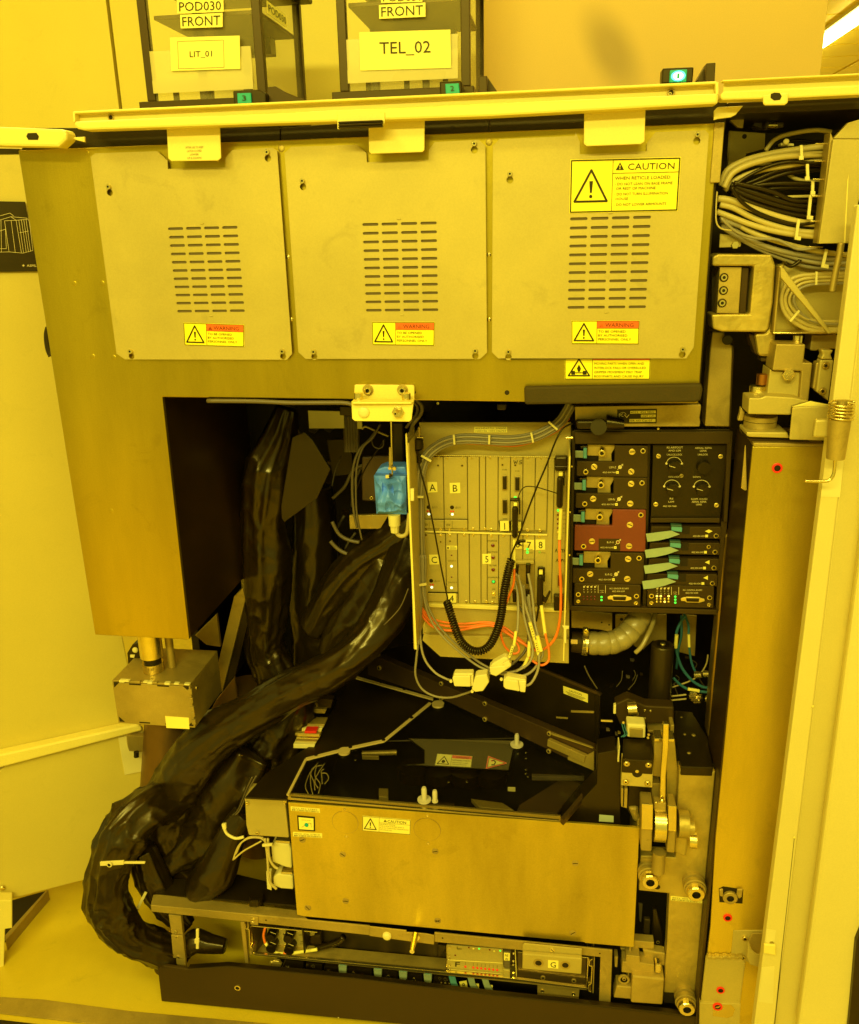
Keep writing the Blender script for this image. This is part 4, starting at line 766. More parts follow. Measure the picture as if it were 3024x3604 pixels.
mods = [('I', 0, 0, 0, olive, 'LSM-Z', '4022 454 7468', 'black module marked LSM-Z'), ('I', -10, 320, 0, olive, 'LSM-Rz', '4022 454 7467', ''), ('I', -22, 640, 105, redp, 'R-F-V', '4022 454 6348', 'dark red module marked R-F-V'), ('I', -40, 1072, 0, olive, 'R-F-G', '4022 454 6347', '')]
for k, dx, dy, ex, m, nm, code, lab in mods:
    md = pr('sensor_module', q(k, 525+dx, 477+dy, 850+dx, 480+dy, 858+dx, 490+dy, 853+dx, 795+dy+ex, 150+dx, 782+dy+ex, 140+dx, 772+dy+ex, 146+dx, 636+dy, 520+dx, 640+dy), Yk-.004, .008, m, ck, .001)
    if lab: md['label'] = lab
    gp_ = pr('gold_plate', q(k, 250+dx, 466+dy, 524+dx, 470+dy, 524+dx, 500+dy, 490+dx, 560+dy, 492+dx, 636+dy, 362+dx, 634+dy, 362+dx, 582+dy, 248+dx, 578+dy), Yk+.006, .004, steel2, ck, .0006)
    ps_ = P(q(k, 395+dx, 545+dy)[0], Yk+.006); pr('recess', q(k, 140+dx, 560+dy, 360+dx, 585+dy, 360+dx, 636+dy, 140+dx, 636+dy), Yk+.012, .004, dark, ck, 0)
    cyl('socket', P(q(k, 397+dx, 522+dy)[0], Yk+.006), P(q(k, 395+dx, 553+dy)[0], Yk-.012), wr(k, 38, ps_), wr(k, 33, ps_), bright, ck, 24)
    screw(ck, k, 395+dx, 553+dy, 32, Yk-.012, 'ring', .25, name='socket_rim')
    for x, y in ((697, 540), (317, 690), (688, 738)):
        yy = y+dy+(ex if y > 600 else 90 if ex and y == 540 else 0)
        if ex and y == 690: yy -= 0
        screw(ck, k, x+dx+(0), yy, 31, Yk-.004, 'slot', .22, m=goldc, name='brass_cap')
    for x, y in ((806, 531), (233, 740)): screw(ck, k, x+dx, y+dy+(ex if y > 600 else 0), 26, Yk-.004, 'ring', .25, name='screw')
    pr('ribbon', q(k, 128+dx, 530+dy, 215+dx, 532+dy, 215+dx, 602+dy, 128+dx, 600+dy), Yk-.002, .003, ribbon, ck)
    marks(ck, q(k, 128+dx, 530+dy, 215+dx, 532+dy, 215+dx, 602+dy, 128+dx, 600+dy), Yk-.002, 10, 60, [('l', [(0, y_), (10, y_)], 1.2, inkg) for y_ in range(6, 60, 7)], name='ribbon_wires')
    pr('connector', q(k, 210+dx, 505+dy, 245+dx, 505+dy, 245+dx, 608+dy, 208+dx, 605+dy), Yk-.010, .012, ribbonb, ck, .001); pr('connector_latch', q(k, 180+dx, 485+dy, 255+dx, 482+dy, 255+dx, 505+dy, 182+dx, 510+dy), Yk-.004, .01, black, ck)
    if ex: pr('name_plate', q(k, 385+dx, 770+dy, 600+dx, 772+dy, 600+dx, 894+dy, 385+dx, 888+dy), Yk-.0048, .0007, olive, ck, 0)
    gauge(ck, k, 548+dx+ (0), 692+dy+ex+ (6 if ex else 0), 82, nm, code, Y=Yk-.0048 if ex else Yk-.004, ring=bool(ex))
# knob panel
kp = pr('knob_panel', q('I', 905, 470, 1655, 465, 1655, 480, 1578, 1195, 1560, 1240, 882, 1240, 888, 1110, 905, 560), Yk+.004, .02, black, ck)
pr('panel_foot', q('I', 885, 1205, 1575, 1205, 1573, 1250, 880, 1248), Yk-.002, .005, olive, ck)
for x, y in ((961, 583), (1582, 586), (934, 1065), (1541, 1074), (1190, 780)): screw(ck, 'I', x, y, 23 if x != 1190 else 20, Yk+.004, 'slot', .4, m=goldc if x != 1190 else steel2)
for x, y, r_, mk in ((1127, 690, 62, 1), (1412, 695, 66, 0), (1105, 918, 62, 1), (1402, 920, 62, 1)):
    kb = P(q('I', x-8, y-14)[0], Yk+.004); kf = P(q('I', x, y)[0], Yk-.012); rr = wr('I', r_, kb); cyl('knob', kb, V((kb.x, Yk-.012, kb.z)), rr, rr*.93, blackp, ck, 32)
    if mk: marks(ck, rect('I', x-62, y-30, x+12, y+30), Yk-.012, 74, 60, [('l', [(4, 20), (62, 36)], 5, inky)], name='pointer')
    if mk:
        arc = [(math.cos(math.radians(a_))*78+90, 80-math.sin(math.radians(a_))*68) for a_ in range(0, 181, 15)]; marks(ck, rect('I', x-100, y-110, x+80, y-30), Yk+.004, 180, 80, [('l', arc, 5, inky), ('c', 12, 76, 11, inky), ('c', 168, 76, 11, inky)], name='dial_arc')
for a_ in ((1040, 482, 1208, 508, 'RS AIRFOOT'), (1058, 514, 1186, 538, 'AND LSM'), (1040, 555, 1200, 578, 'UNLOCK LOCK'), (1322, 488, 1498, 512, 'AERIAL REMA'), (1374, 516, 1442, 540, 'LENS'), (1352, 554, 1456, 577, 'UNLOCK'), (1060, 778, 1170, 798, 'LOCK LOCK'), (1305, 780, 1380, 800, 'DOWN'), (1072, 995, 1110, 1018, 'RS'), (1058, 1026, 1116, 1048, 'LSM'), (1285, 998, 1455, 1022, 'ILLUM. HOUSE/'), (1290, 1026, 1442, 1050, 'AERIAL REMA'), (1336, 1054, 1394, 1076, 'LENS'), (1002, 1072, 1142, 1092, '4022 454 7460')): kt(ck, 'I', *a_, Y=Yk+.004)
# slim ribbon modules
for i, (k, dy, dx, sym) in enumerate((('I', 0, 0, 'd'), ('I', 162, -12, ''), ('I', 320, -22, 't'), ('J', -948+2, -38, 't'))):
    f = lambda *a: q(k, *[v+(dx if j % 2 == 0 else dy) for j, v in enumerate(a)])
    pr('ribbon_module', f(890, 1288, 1583, 1292, 1592, 1305, 1586, 1413, 880, 1400), Yk-.002, .03, olive, ck, .001)
    pr('latch_pocket', f(1200, 1284, 1276, 1286, 1272, 1365, 1200, 1365), Yk-.0026, .0005, dark, ck, 0); pr('connector', f(1092, 1282, 1190, 1286, 1200, 1310, 1195, 1345, 1090, 1330), Yk-.011, .009, ribbonb, ck, .001)
    pr('latch', f(1086, 1270, 1196, 1275, 1196, 1295, 1086, 1290), Yk-.0125, .010, mat('dark_teal_latch', (.03, .09, .07), .5), ck, .001)
    rp_ = [f(835, 1362), f(960, 1345), f(1090, 1330), f(1175, 1366), f(1060, 1405), f(950, 1430), f(850, 1440)]
    pr('ribbon', [p[0] for p in rp_], Yk-.013, .0015, ribbon, ck, 0)
    screw(ck, k, 1538+dx, 1380+dy, 25, Yk-.002, 'ring', .25)
    if not sym: screw(ck, k, 1475+dx, 1328+dy, 20, Yk-.002, 'ring', .25)
    if sym == 'd': marks(ck, f(1425, 1315, 1502, 1315, 1502, 1352, 1425, 1352), Yk-.002, 76, 38, [('p', [(38, 0), (76, 19), (38, 38), (0, 19)], yels)], name='pictogram')
    if sym == 't': marks(ck, f(1446, 1302, 1496, 1302, 1496, 1345, 1446, 1345), Yk-.002, 50, 42, [('p', [(0, 22), (46, 0), (46, 42)], yels)], name='pictogram')
    x_ = (1300, 1370) if 1 else 0; a_ = f(1300, 1370, 1424, 1370, 1424, 1392, 1300, 1392); marks(ck, a_, Yk-.002, 100, 20, [('t', '4022 454 6343', 2, 18, 16, 96, inky)]); marks(ck, f(1428, 1368, 1456, 1368, 1456, 1394, 1428, 1394), Yk-.002, 10, 10, [('r', 0, 0, 10, 10, yels)], name='code_tag')
# two boards at the bottom
for nm, code, ox, oy, lit in (('RS-2 SENSOR BOARD', '4022 454 6349', 0, 0, 0), ('RS-1 CONTROL BOARD', '4022 454 6348', 733, 16, 1)):
    f = lambda *a: q('J', *[v+(ox if j % 2 == 0 else oy) for j, v in enumerate(a)])
    pr('board_front', f(122, 432, 778, 452, 786, 465, 778, 668, 120, 655, 114, 640), Yk-.006, .03, olive, ck, .001)
    for x, y, kd, r_ in ((158, 545, 'ring', 25), (740, 562, 'ring', 25), (157, 614, 'slot', 20), (735, 632, 'slot', 20)): screw(ck, 'J', x+ox, y+oy, r_, Yk-.006, kd, .25)
    kt(ck, 'J', 468+ox, 474+oy, 668+ox, 494+oy, nm, Y=Yk-.006); kt(ck, 'J', 494+ox, 502+oy, 625+ox, 522+oy, code, Y=Yk-.006)
    marks(ck, rect('J', 200+ox, 452+oy, 440+ox, 540+oy), Yk-.006, 240, 88, [('l', [(157, 2), (157, 78)], 4, inky), ('l', [(230, 2), (230, 78)], 4, inky)] + [('c', 16+i*37, 16, 10, inky) for i in range(4)] + [('l', [(10+i*37, 26), (30+i*37, 2)], 3, inky) for i in range(4)] + [('t', 'P', 10+i*37, 50, 12, 10, inky) for i in range(4)] + [('t', 'Q', 10+i*37, 72, 12, 12, inky) for i in range(4)] + [('t', '+15v', 172, 58, 11, 42, inky), ('t', '-15v', 172, 76, 11, 42, inky)], name='pictogram')
    for i in range(4):
        for j in range(2 if not lit else 3):
            m_ = darkred if not lit else (yell if (i, j) in ((0, 0), (1, 0), (3, 0), (2, 2)) else goldc if j else darkred)
            screw(ck, 'J', (212+i*37+ox) if not lit else 945+i*39, 568+j*28 if not lit else 563+j*28, 9 if not lit else 11, Yk-.006, 'dome', .5, m=m_, name='lamp')
    for j in range(2 if not lit else 3): screw(ck, 'J', 391 if not lit else 1129, (572 if not lit else 568)+j*30, 11, Yk-.006, 'dome', .5, m=greenl, name='lamp')
    pr('connector_shell', f(450, 575, 478, 560, 500, 562, 510, 556, 640, 560, 650, 568, 690, 578, 692, 600, 640, 615, 505, 612, 495, 600, 455, 598), Yk-.010, .004, goldc, ck, .001); pr('connector_face', f(505, 572, 638, 574, 632, 608, 510, 604), Yk-.013, .003, blackp, ck, .001)
# nameplate bar above
nb = thing('nameplate_bar', 'tan steel bar with a black KV nameplate above the control rack', 'bar')
pr('bar', q('I', 125, 88, 1385, 68, 1388, 95, 1372, 200, 1380, 240, 1372, 288, 620, 288, 590, 225, 130, 228), .10, .02, steel2, nb, .001)
sticker('nameplate', q('I', 548, 117, 945, 110, 941, 255, 548, 258), .10, 100, 37, [('l', [(14+9*math.cos(math.radians(a_)), 17-10*math.sin(math.radians(a_))) for a_ in range(20, 175, 15)], 1, inky), ('t', 'K', 4, 19, 9, 13, inky), ('t', 'V', 17, 22, 9, 14, inky), ('r', 33, 4, 97, 11, yels), ('r', 60, 14, 97, 21, yels), ('r', 31, 25, 97, 33, yels), ('t', '4022. 454 9842', 34, 10, 5, 60, ink), ('t', 'UNIT CAS', 62, 20, 5, 32, ink), ('t', 'SER. NO.', 33, 32, 5.5, 28, ink), ('t', 'Cas-07', 63, 32, 5.5, 26, ink), ('t', 'HOLLAND', 10, 29, 2.2, 14, inkg), ('t', 'MADE IN', 10, 33, 2.2, 14, inkg)], ink, nb)
bp_ = thing('black_plug_pair', 'black ribbed plug and cable end lying on the nameplate bar', 'plug'); pr('plug', q('I', 130, 232, 420, 228, 440, 262, 420, 312, 150, 318), .085, .03, blackp, bp_, .004)
cyl('collar', P(q('I', 360, 290)[0], .09), P(q('I', 362, 292)[0], .075), .014, .014, blackp, bp_, 20)
for i in range(7): a_ = P(q('I', 440+i*24, 245+i*3)[0], .09); cyl('ridge', a_, a_+V((.005, 0, 0)), .013-.0008*i, .013-.0008*i, blackc, bp_, 14)
screw(ck, 'I', 960, 308, 14, Yk-.010, 'dome', .5)
# ================================================================ LATCH BRACKET AND BLUE SENSOR
lt = thing('latch_bracket', 'two-step cream bracket bolted under the header, with white cap and nut', 'bracket')
pr('upper_plate', q('E', 578, 130, 590, 126, 1060, 130, 1069, 142, 1069, 262, 575, 240), -.006, .005, cream, lt, .001)
pr('lower_plate', q('E', 552, 262, 575, 268, 1045, 268, 1064, 262, 1046, 412, 1030, 430, 580, 425, 558, 405), -.045, .004, cream, lt, .001)
pr('step', q('E', 552, 262, 575, 240, 1069, 240, 1064, 262, 1045, 270, 560, 270), HZ(P(q('E', 800, 262)[0], -.045).z), .003, cream, lt, .001)
for x, y in ((690, 168), (973, 168)): screw(lt, 'E', x, y, 46, -.006, 'flat', .12, m=steel2, name='washer'); screw(lt, 'E', x, y+3, 33, -.008, 'socket', .9)
for x, y in ((615, 243), (1004, 246)): 
    p = P(q('E', x, y+12)[0], -.03); cyl('bolt', p, p+V((0, 0, .013)), .0075, .0075, bright, lt, 18)
screw(lt, 'E', 656, 352, 48, -.045, 'dome', .5, m=creamd, name='cap'); screw(lt, 'E', 938, 348, 52, -.045, 'hex', .35, name='nut'); screw(lt, 'E', 935, 352, 30, -.048, 'flat', .9, name='bolt'); screw(lt, 'E', 918, 360, 17, -.062, 'socket', 1.6, name='bolt_tip')
for x, y in ((1072, 188),): screw(fr, 'E', x, y, 12, 0, 'flat', .1, m=dark, name='hole')
bs2 = thing('wrapped_sensor', 'sensor box wrapped in blue cloth hanging on a thin steel rod', 'sensor')
rod = pr('rod', q('E', 872, 425, 886, 425, 894, 870, 882, 870), .12, .004, bright, bs2); pr('rod_sleeve', q('E', 862, 640, 880, 640, 882, 800, 860, 800), .118, .006, steel2, bs2)
# blue wrap: a box with folded, crumpled faces
Yb = .12; a = P(q('E', 738, 872)[0], Yb); b = P(q('E', 1010, 1190)[0], Yb)
vs = []; fs = []; nx, nz = 36, 44
def wrapf(u, v):
    p = V((u*2.2+.3, v*2.2, 1.3)); r = 1-2*abs(noise.noise(p)); r2 = 1-2*abs(noise.noise(V((u*4+3, v*3, 4))))
    fold = .012*max(0, 1-abs(u-.42+.25*(v-.5))*3.2)+.008*max(0, 1-abs(v-.55-.3*abs(u-.45))*4)-.008*max(0, 1-abs(v-.25-.1*u)*6)*(u > .3 and u < .62)
    return fold+.006*r*r+.003*r2*r2+.004
for j in range(nz+1):
    for i in range(nx+1):
        u, v = i/nx, j/nz; x = a.x+(b.x-a.x)*(u*(1-.04*v)+.03*v); z = a.z+(b.z-a.z)*v
        ed_ = min(u, 1-u, v, 1-v)*8; k_ = min(1, ed_)
        vs.append((x, Yb-wrapf(u, v)*k_, z))
for j in range(nz):
    for i in range(nx): fs.append((j*(nx+1)+i, j*(nx+1)+i+1, (j+1)*(nx+1)+i+1, (j+1)*(nx+1)+i))
bI = len(vs); bd = [i for i in range(nx+1)]+[j*(nx+1)+nx for j in range(1, nz+1)]+[nz*(nx+1)+i for i in range(nx-1, -1, -1)]+[j*(nx+1) for j in range(nz-1, 0, -1)]
for i_ in bd: x, y, z = vs[i_]; vs.append((x, Yb+.07, z))
n_ = len(bd)
for i in range(n_): fs.append((bd[i], bd[(i+1) % n_], bI+(i+1) % n_, bI+i))
fs.append(tuple(range(bI, bI+n_))); wr_ = link('wrap', vs, fs, blue, bs2, smooth=False)
pr('top_flap', q('E', 738, 872, 770, 820, 820, 800, 1000, 800, 1005, 870), Yb+.02, .04, blue, bs2, .003)
pr('tag_plate', q('E', 832, 868, 862, 868, 862, 895, 832, 895), Yb-.016, .003, creamd, bs2); pr('hook', q('E', 862, 850, 892, 868, 890, 885, 875, 880, 874, 895, 864, 890), Yb-.018, .003, blackp, bs2)
screw(bs2, 'E', 870, 810, 15, Yb-.008, 'hex', 1, m=goldc); screw(bs2, 'E', 908, 812, 17, Yb-.008, 'hex', 1, m=goldc)
p0 = P(q('E', 905, 1190)[0], .12); cyl('cable_gland', p0, p0+V((0, 0, -.022)), .012, .011, creamd, bs2, 16); cyl('gland_nut', p0+V((0, 0, -.022)), p0+V((0, 0, -.036)), .009, .008, creamd, bs2, 8)
tag(cable('beige_cable', 'E', [(905, 1270), (915, 1330), (955, 1368), (1005, 1350), (1020, 1270), (1030, 1180)], .12, 18, creamc), 'beige cable looping up from the blue wrapped sensor', 'cable')

# ================================================================ DARK RECESS BEHIND
ins = thing('inner_frame_parts', 'dark plates and brackets deep inside the left recess', 'machine parts')
pr('pale_plate', q('E', 195, 338, 490, 345, 495, 485, 205, 485), .30, .004, creamd, ins, .001); pr('pale_plate', q('E', 600, 425, 640, 425, 642, 490, 600, 488), .30, .004, creamd, ins)
pr('dark_panel', q('E', 350, 580, 490, 575, 560, 700, 560, 860, 400, 880), .5, .01, black, ins); pr('back_panel', q('E', 640, 720, 980, 700, 1010, 1100, 640, 1080, 635, 900), .35, .01, mat('brown_panel', (.10, .06, .015), .5, .2), ins, .003)  # recess shade put into the black of these plates
pr('dark_post', q('E', 890, 430, 985, 430, 985, 780, 890, 800), .22, .05, black, ins, .004); pr('rail_plate', q('E', 535, 1200, 860, 1195, 790, 1310, 540, 1310), .30, .01, steel2, ins)
pr('dark_block', q('E', 455, 300, 560, 305, 560, 385, 455, 378), .20, .03, blackp, ins, .002)
for i in range(5): cyl('conduit', P(q('E', 505+i*22, 380)[0], .32), P(q('E', 515+i*21, 675)[0], .32), .0065, .006, greyd, ins, 10)
pr('bracket', q('D', 1340, 1015, 1450, 1040, 1420, 1130, 1365, 1120), .55, .01, greyd, ins)
screw(ins, 'E', 718, 1055, 14, .35, 'ring', .3)
bp2 = tag(pr('black_side_plate', q('D', 1648, 945, 1715, 915, 1762, 960)+q('E', 380, 820, 270, 1060, 0, 1255)+q('D', 1588, 1400, 1585, 1330), .20, .004, black, None, .001), 'large dark angular plate hanging between the sleeves', 'plate')  # plate coloured black to carry the shade of the recess
il = 'cables hanging in the dark left recess'
for lab, pts, Y, r, m in (('long beige cable bowing left of the blue sensor', [(760, 500), (700, 580), (620, 660), (570, 800), (560, 980), (575, 1180), (600, 1300)], .26, 12, greyd), ('second cable beside the bowing one', [(790, 450), (730, 560), (650, 640), (600, 790), (590, 1000), (600, 1200), (640, 1400)], .25, 9, greyd),
  ('thin black cable crossing behind the rod', [(840, 560), (700, 760), (640, 870), (590, 1000)], .30, 6, blackc), ('small wire ring near the rod', [(720, 580), (735, 630), (780, 650), (815, 625), (815, 580)], .28, 5, greyd),
  ('pale cable arc at mid depth', [(400, 1060), (500, 960), (560, 840), (640, 790), (760, 770)], .4, 14, greyd), ('grey flat hose low in the recess', [(395, 1250), (450, 1350), (530, 1400), (620, 1420)], .3, 16, greyd), ('lower grey hose loop in the recess', [(380, 1410), (450, 1480), (540, 1520), (610, 1510), (630, 1460)], .3, 17, greyd),
  ('dark cable rising behind the bracket', [(1085, 250), (1130, 300), (1120, 370), (1060, 450), (1040, 520)], .10, 16, greyd), ('second dark cable rising behind the bracket', [(1060, 260), (1095, 310), (1085, 370), (1040, 430), (1000, 480)], .11, 12, greyd),
  ('thin pale cable at the recess floor', [(820, 2100), (950, 1960), (1020, 1800)], .12, 5, greyd)):
    tag(cable('cable', 'E', pts, Y, r, m), lab, 'cable', il)
tag(cable('beige_rod', 'E', [(640, 490), (670, 470), (740, 500), (860, 550)], .27, 8, creamc), 'short beige cable across the top of the recess', 'cable', il)

# ================================================================ BLACK VINYL SLEEVES
def sleeve(lab, pts, rads, Y=.2, seed=1, k='U', amp=.10, n=56, sub=26):
    w = [P(q(kk, a_, b_)[0], yy) for kk, a_, b_, yy in norm(k, pts, Y)]; path = smoothpath(w, sub); N = len(path)
    R_ = []
    for i in range(N):
        t = i/(N-1)*(len(rads)-1); j = min(int(t), len(rads)-2); R_.append((rads[j]*(1-t+j)+rads[j+1]*(t-j))*1.71623*((path[i]-CP).dot(FW))/FPX)
    cv_ = []
    for i in range(N):
        a_, b_, c_ = path[max(i-6, 0)], path[i], path[min(i+6, N-1)]; u_, w_ = (b_-a_), (c_-b_); cv_.append((u_.angle(w_) if u_.length > 1e-6 and w_.length > 1e-6 else 0))
    def fn(L, a, t):
        k_ = min(1, cv_[int(t*(N-1))]*2.2); x_, y_ = math.cos(a), math.sin(a)
        n1 = noise.noise(V((x_*.8, y_*.8, L*7+seed*7))); w_ = noise.noise(V((x_*1.1, y_*1.1, L*6+seed*3)))
        r1 = (1-abs(math.sin(L*math.pi/.075+w_*4+seed)))**2; r2 = (1-2*abs(noise.noise(V((x_*1.7+seed, y_*1.7, L*3.2)))))
        r3 = (1-2*abs(noise.noise(V((x_*1.2, y_*1.2+4, L*17+seed)))))
        return 1+amp*.72*(1.2*n1+(.25+1.3*k_)*r1*(.5+w_)+.7*max(0, r2)**3+.45*max(0, r3)**3*(.35+k_))
    vs, fs = sweep(path, R_, n, fn); return tag(link('vinyl_sleeve', vs, fs, vinyl, None, smooth=True), lab, 'cable sleeve', 'black vinyl cable sleeves')
sleeve('upright glossy black sleeve nearest the bare steel leg, buckled at its foot', [(590, 835), (572, 900), (548, 960), (535, 1060), (540, 1160), (545, 1240), (542, 1320), (560, 1370), (575, 1420)], [22, 34, 44, 44, 48, 42, 38, 46, 34], .34, 1, amp=.32)
sleeve('second upright black sleeve, further back and smoother', [(640, 1000), (645, 1100), (640, 1220), (645, 1330), (620, 1430)], [38, 46, 50, 46, 36], .46, 2, amp=.16)
sleeve('dark sleeve slanting down beside the electronics rack', [(850, 1070), (800, 1110), (740, 1150), (690, 1210), (640, 1290)], [30, 38, 36, 34, 26], .32, 3, amp=.24)
sleeve('wide dark sleeve behind the sweeping one, creased like cloth', [(845, 1110, .36), (790, 1190, .34), (730, 1270, .32), (680, 1350, .3)], [60, 62, 50, 30], .34, 11, amp=.30)
sleeve('long black sleeve sweeping from the rack down to the lower left', [(850, 1130, .32), (810, 1220, .24), (765, 1300, .18), (700, 1362), (620, 1405), (540, 1450), (460, 1500), (395, 1560), (352, 1640), (352, 1720), (385, 1775), (420, 1800)], [50, 42, 36, 35, 36, 38, 46, 54, 50, 44, 32, 22], .15, 4, amp=.25)
sleeve('middle crumpled black sleeve behind the long sweeping one', [(600, 1400), (565, 1500), (510, 1570), (450, 1630), (430, 1700), (420, 1770)], [40, 48, 54, 54, 46, 30], .26, 5, amp=.48)
sleeve('outermost black sleeve looping over the floor on the left', [(430, 1600, .2), (360, 1630, .14), (290, 1665, .06), (245, 1715, .02), (222, 1790, .0), (222, 1860, .0), (250, 1912, .0), (310, 1945, .02), (375, 1960, .06)], [28, 36, 40, 42, 38, 40, 38, 32, 24], .1, 6, amp=.44)
sleeve('short black sleeve sloping to the small cream box, cinched by a white tie', [(500, 1668, .10), (478, 1700, .09), (462, 1745, .08), (440, 1790, .07), (405, 1825, .07)], [20, 24, 32, 40, 30], .08, 7, amp=.18)
sleeve('small black sleeve inside the big loop, tied to the frame', [(290, 1740, .08), (312, 1800, .08), (345, 1860, .08), (385, 1900, .08)], [24, 30, 28, 16], .08, 8, amp=.40)
sleeve('black sleeve stub under the lower frame with a white tie', [(380, 1945, .05), (400, 1930, .05), (430, 1935, .05), (462, 1940, .05)], [18, 22, 18, 14], .06, 9, amp=.16)
sleeve('crumpled black sleeve rising between the loops to the dark recess', [(520, 1540, .2), (480, 1610, .17), (425, 1690, .15), (360, 1760, .14), (300, 1790, .12)], [40, 46, 44, 38, 26], .16, 12, amp=.50)
tt = thing('cable_tie', 'white zip tie with round head around the outermost black sleeve', 'cable tie'); tie(tt, 'L', 660, 738, -3, 140, 22, -.056, name='strap'); screw(tt, 'L', 648, 741, 17, -.058, 'ring', .5, m=creamd, name='head')
tie(tt, 'L', 790, 735, 0, 130, 10, -.054, name='tail')
t = thing('cable_tie', 'white zip tie around the short sleeve beside the small cream box', 'cable tie')
cable('strap', 'L', [(1320, 515), (1340, 560), (1390, 588), (1440, 580)], .035, 9, creamd, t); pr('head', q('L', 1308, 508, 1332, 505, 1336, 535, 1314, 535), .033, .006, creamd, t)
t = thing('cable_tie', 'white zip tie slanting over the small inner sleeve', 'cable tie'); tie(t, 'L', 832, 965, -63, 120, 16, .04, name='strap'); tie(t, 'L', 800, 1013, -63, 28, 26, .038, name='head')
t = thing('cable_tie', 'upright white zip tie on the sleeve stub under the frame', 'cable tie'); tie(t, 'L', 1165, 1185, 90, 115, 16, .0, name='strap'); tie(t, 'L', 1162, 1198, 90, 26, 26, -.002, name='head')
wl2 = 'thin loose wires behind the sleeves'
for lab, pts, Y in (('thin dark wire dropping past the deck plate', [('K', 1400, 1150), ('K', 1340, 1330), ('K', 1330, 1500), ('L', 1180, 420)], .25), ('second thin dark wire beside it', [('K', 1440, 1180), ('K', 1380, 1380), ('K', 1330, 1550), ('L', 1210, 400)], .24), ('small wire curl near the deck plate', [('K', 1250, 1450), ('K', 1300, 1440), ('K', 1330, 1480), ('K', 1290, 1530), ('K', 1250, 1490)], .25), ('wire running level toward the deck', [('K', 1200, 1410), ('K', 1300, 1350), ('K', 1420, 1340), ('K', 1620, 1345)], .26)):
    tag(cable('wire', 'K', pts, Y, 4, greyd), lab, 'wire', wl2)
# ---------------------------------------------------------------- steel foot box under the leg
fb = thing('steel_foot_box', 'bare steel box with notched edges under the hanging steel leg', 'steel box')
Yx = .09
f0 = P(q('K', 298, 820)[0], Yx); f1_ = P(q('K', 868, 850)[0], Yx); f2_ = P(q('K', 880, 1160)[0], Yx); zt_ = (f0.z+f1_.z)/2; zb_ = P(q('K', 345, 1130)[0], Yx).z; yb_ = P(q('K', 1072, 640)[0], XP(f1_.x)).y; yb_ = max(Yx+.15, min(yb_, Yx+.4))
bx('front_sheet', f0.x, f1_.x, Yx, Yx+.004, zb_, zt_-.0045, steel2, fb); bx('top_sheet', f0.x, f1_.x, Yx+.001, yb_, zt_-.004, zt_, steel2, fb); bx('side_sheet', f1_.x-.004, f1_.x, Yx+.0045, yb_, zb_, zt_-.0045, steel2, fb); bx('left_sheet', f0.x, f0.x+.004, Yx+.0045, yb_, zb_, zt_-.0045, steel2, fb); bx('back_sheet', f0.x+.0045, f1_.x-.0045, yb_-.004, yb_, zb_, zt_-.0045, steel2, fb)
fw_ = f1_.x-f0.x; fh = zt_-zb_
for u0, u1, v in ((.22, .37, .06), (.58, .73, .06), (.28, .42, .95), (.62, .70, .95)): bx('slit', f0.x+u0*fw_, f0.x+u1*fw_, Yx-.0004, Yx+.0002, zt_-v*fh-.0015, zt_-v*fh+.0015, dark, fb, 0)
for u, v, sx, sz in ((.02, .04, 1, -1), (.98, .04, -1, -1), (.02, .96, 1, 1), (.98, .96, -1, 1)):
    x, z = f0.x+u*fw_, zt_-v*fh; vs, fs = extr([V((x, Yx-.0005, z)), V((x+sx*.012, Yx-.0005, z)), V((x, Yx-.0005, z+sz*.012))], V((0, -1, 0)), .0008); link('corner_notch', vs, fs, dark, fb)
for i, u in enumerate((.03, .1, .16, .3, .41, .46, .52, .68, .8, .86, .93)): bx('weld_bead', f0.x+u*fw_, f0.x+u*fw_+.012, Yx-.003, Yx+.006, zt_-.0005-.002*(i % 2), zt_+.003, creamd if i % 3 else steel2, fb, .0012)
for u in (.1, .3, .5, .62, .8): bx('weld_bead', f1_.x-.006, f1_.x+.003, Yx-.002, Yx+.004, zt_-u*fh-.012, zt_-u*fh, steel2, fb, .001)
sticker('blank_label', q('K', 688, 1078, 860, 1090, 865, 1172, 697, 1164), Yx, 10, 10, [], yels, fb); screw(fb, 'K', 915, 870, 15, ((f1_.x+.0005, 0, 0), (1, 0, 0)), 'dome', .6)
lc = thing('leg_column', 'short polished steel column between hanging leg and foot box', 'column')
c0 = P(q('K', 605, 745)[0], HZ(zt_)); rr = wr('K', 82, c0)
cyl('shaft', V((c0.x, c0.y, zt_+.035)), V((c0.x, c0.y, zb+.02)), rr, rr, bright, lc, 36); cyl('neck', V((c0.x, c0.y, zt_+.021)), V((c0.x, c0.y, zt_+.036)), rr*.75, rr*.75, dark, lc, 30); cyl('collar', V((c0.x, c0.y, zt_+.0005)), V((c0.x, c0.y, zt_+.0205)), rr*.92, rr*.92, bright, lc, 36); cyl('side_rod', V((c0.x+rr*1.35, c0.y+.02, zt_+.0005)), V((c0.x+rr*1.35, c0.y+.02, zb+.02)), rr*.35, rr*.35, steel2, lc, 20)
sb = thing('black_side_bracket', 'small black bracket with white cap left of the polished column', 'bracket'); pr('bracket', q('K', 408, 620, 445, 560, 500, 545, 520, 700, 415, 705), Yx+.10, .04, black, sb, .002); screw(sb, 'K', 470, 595, 22, Yx+.10, 'dome', .8, m=creamd, name='cap'); pr('chip', q('K', 430, 632, 465, 632, 460, 655, 430, 652), Yx+.098, .002, creamd, sb)
bb = thing('sloping_steel_bar', 'tan steel bar sloping down behind the foot box', 'bar'); pr('front_face', q('K', 1190, 205, 1305, 95, 1102, 915, 1072, 700), .30, .05, steel2, bb, .001); pr('side_face', q('K', 1306, 95, 1340, 190, 1200, 780, 1104, 915), .305, .06, black, bb, .001)
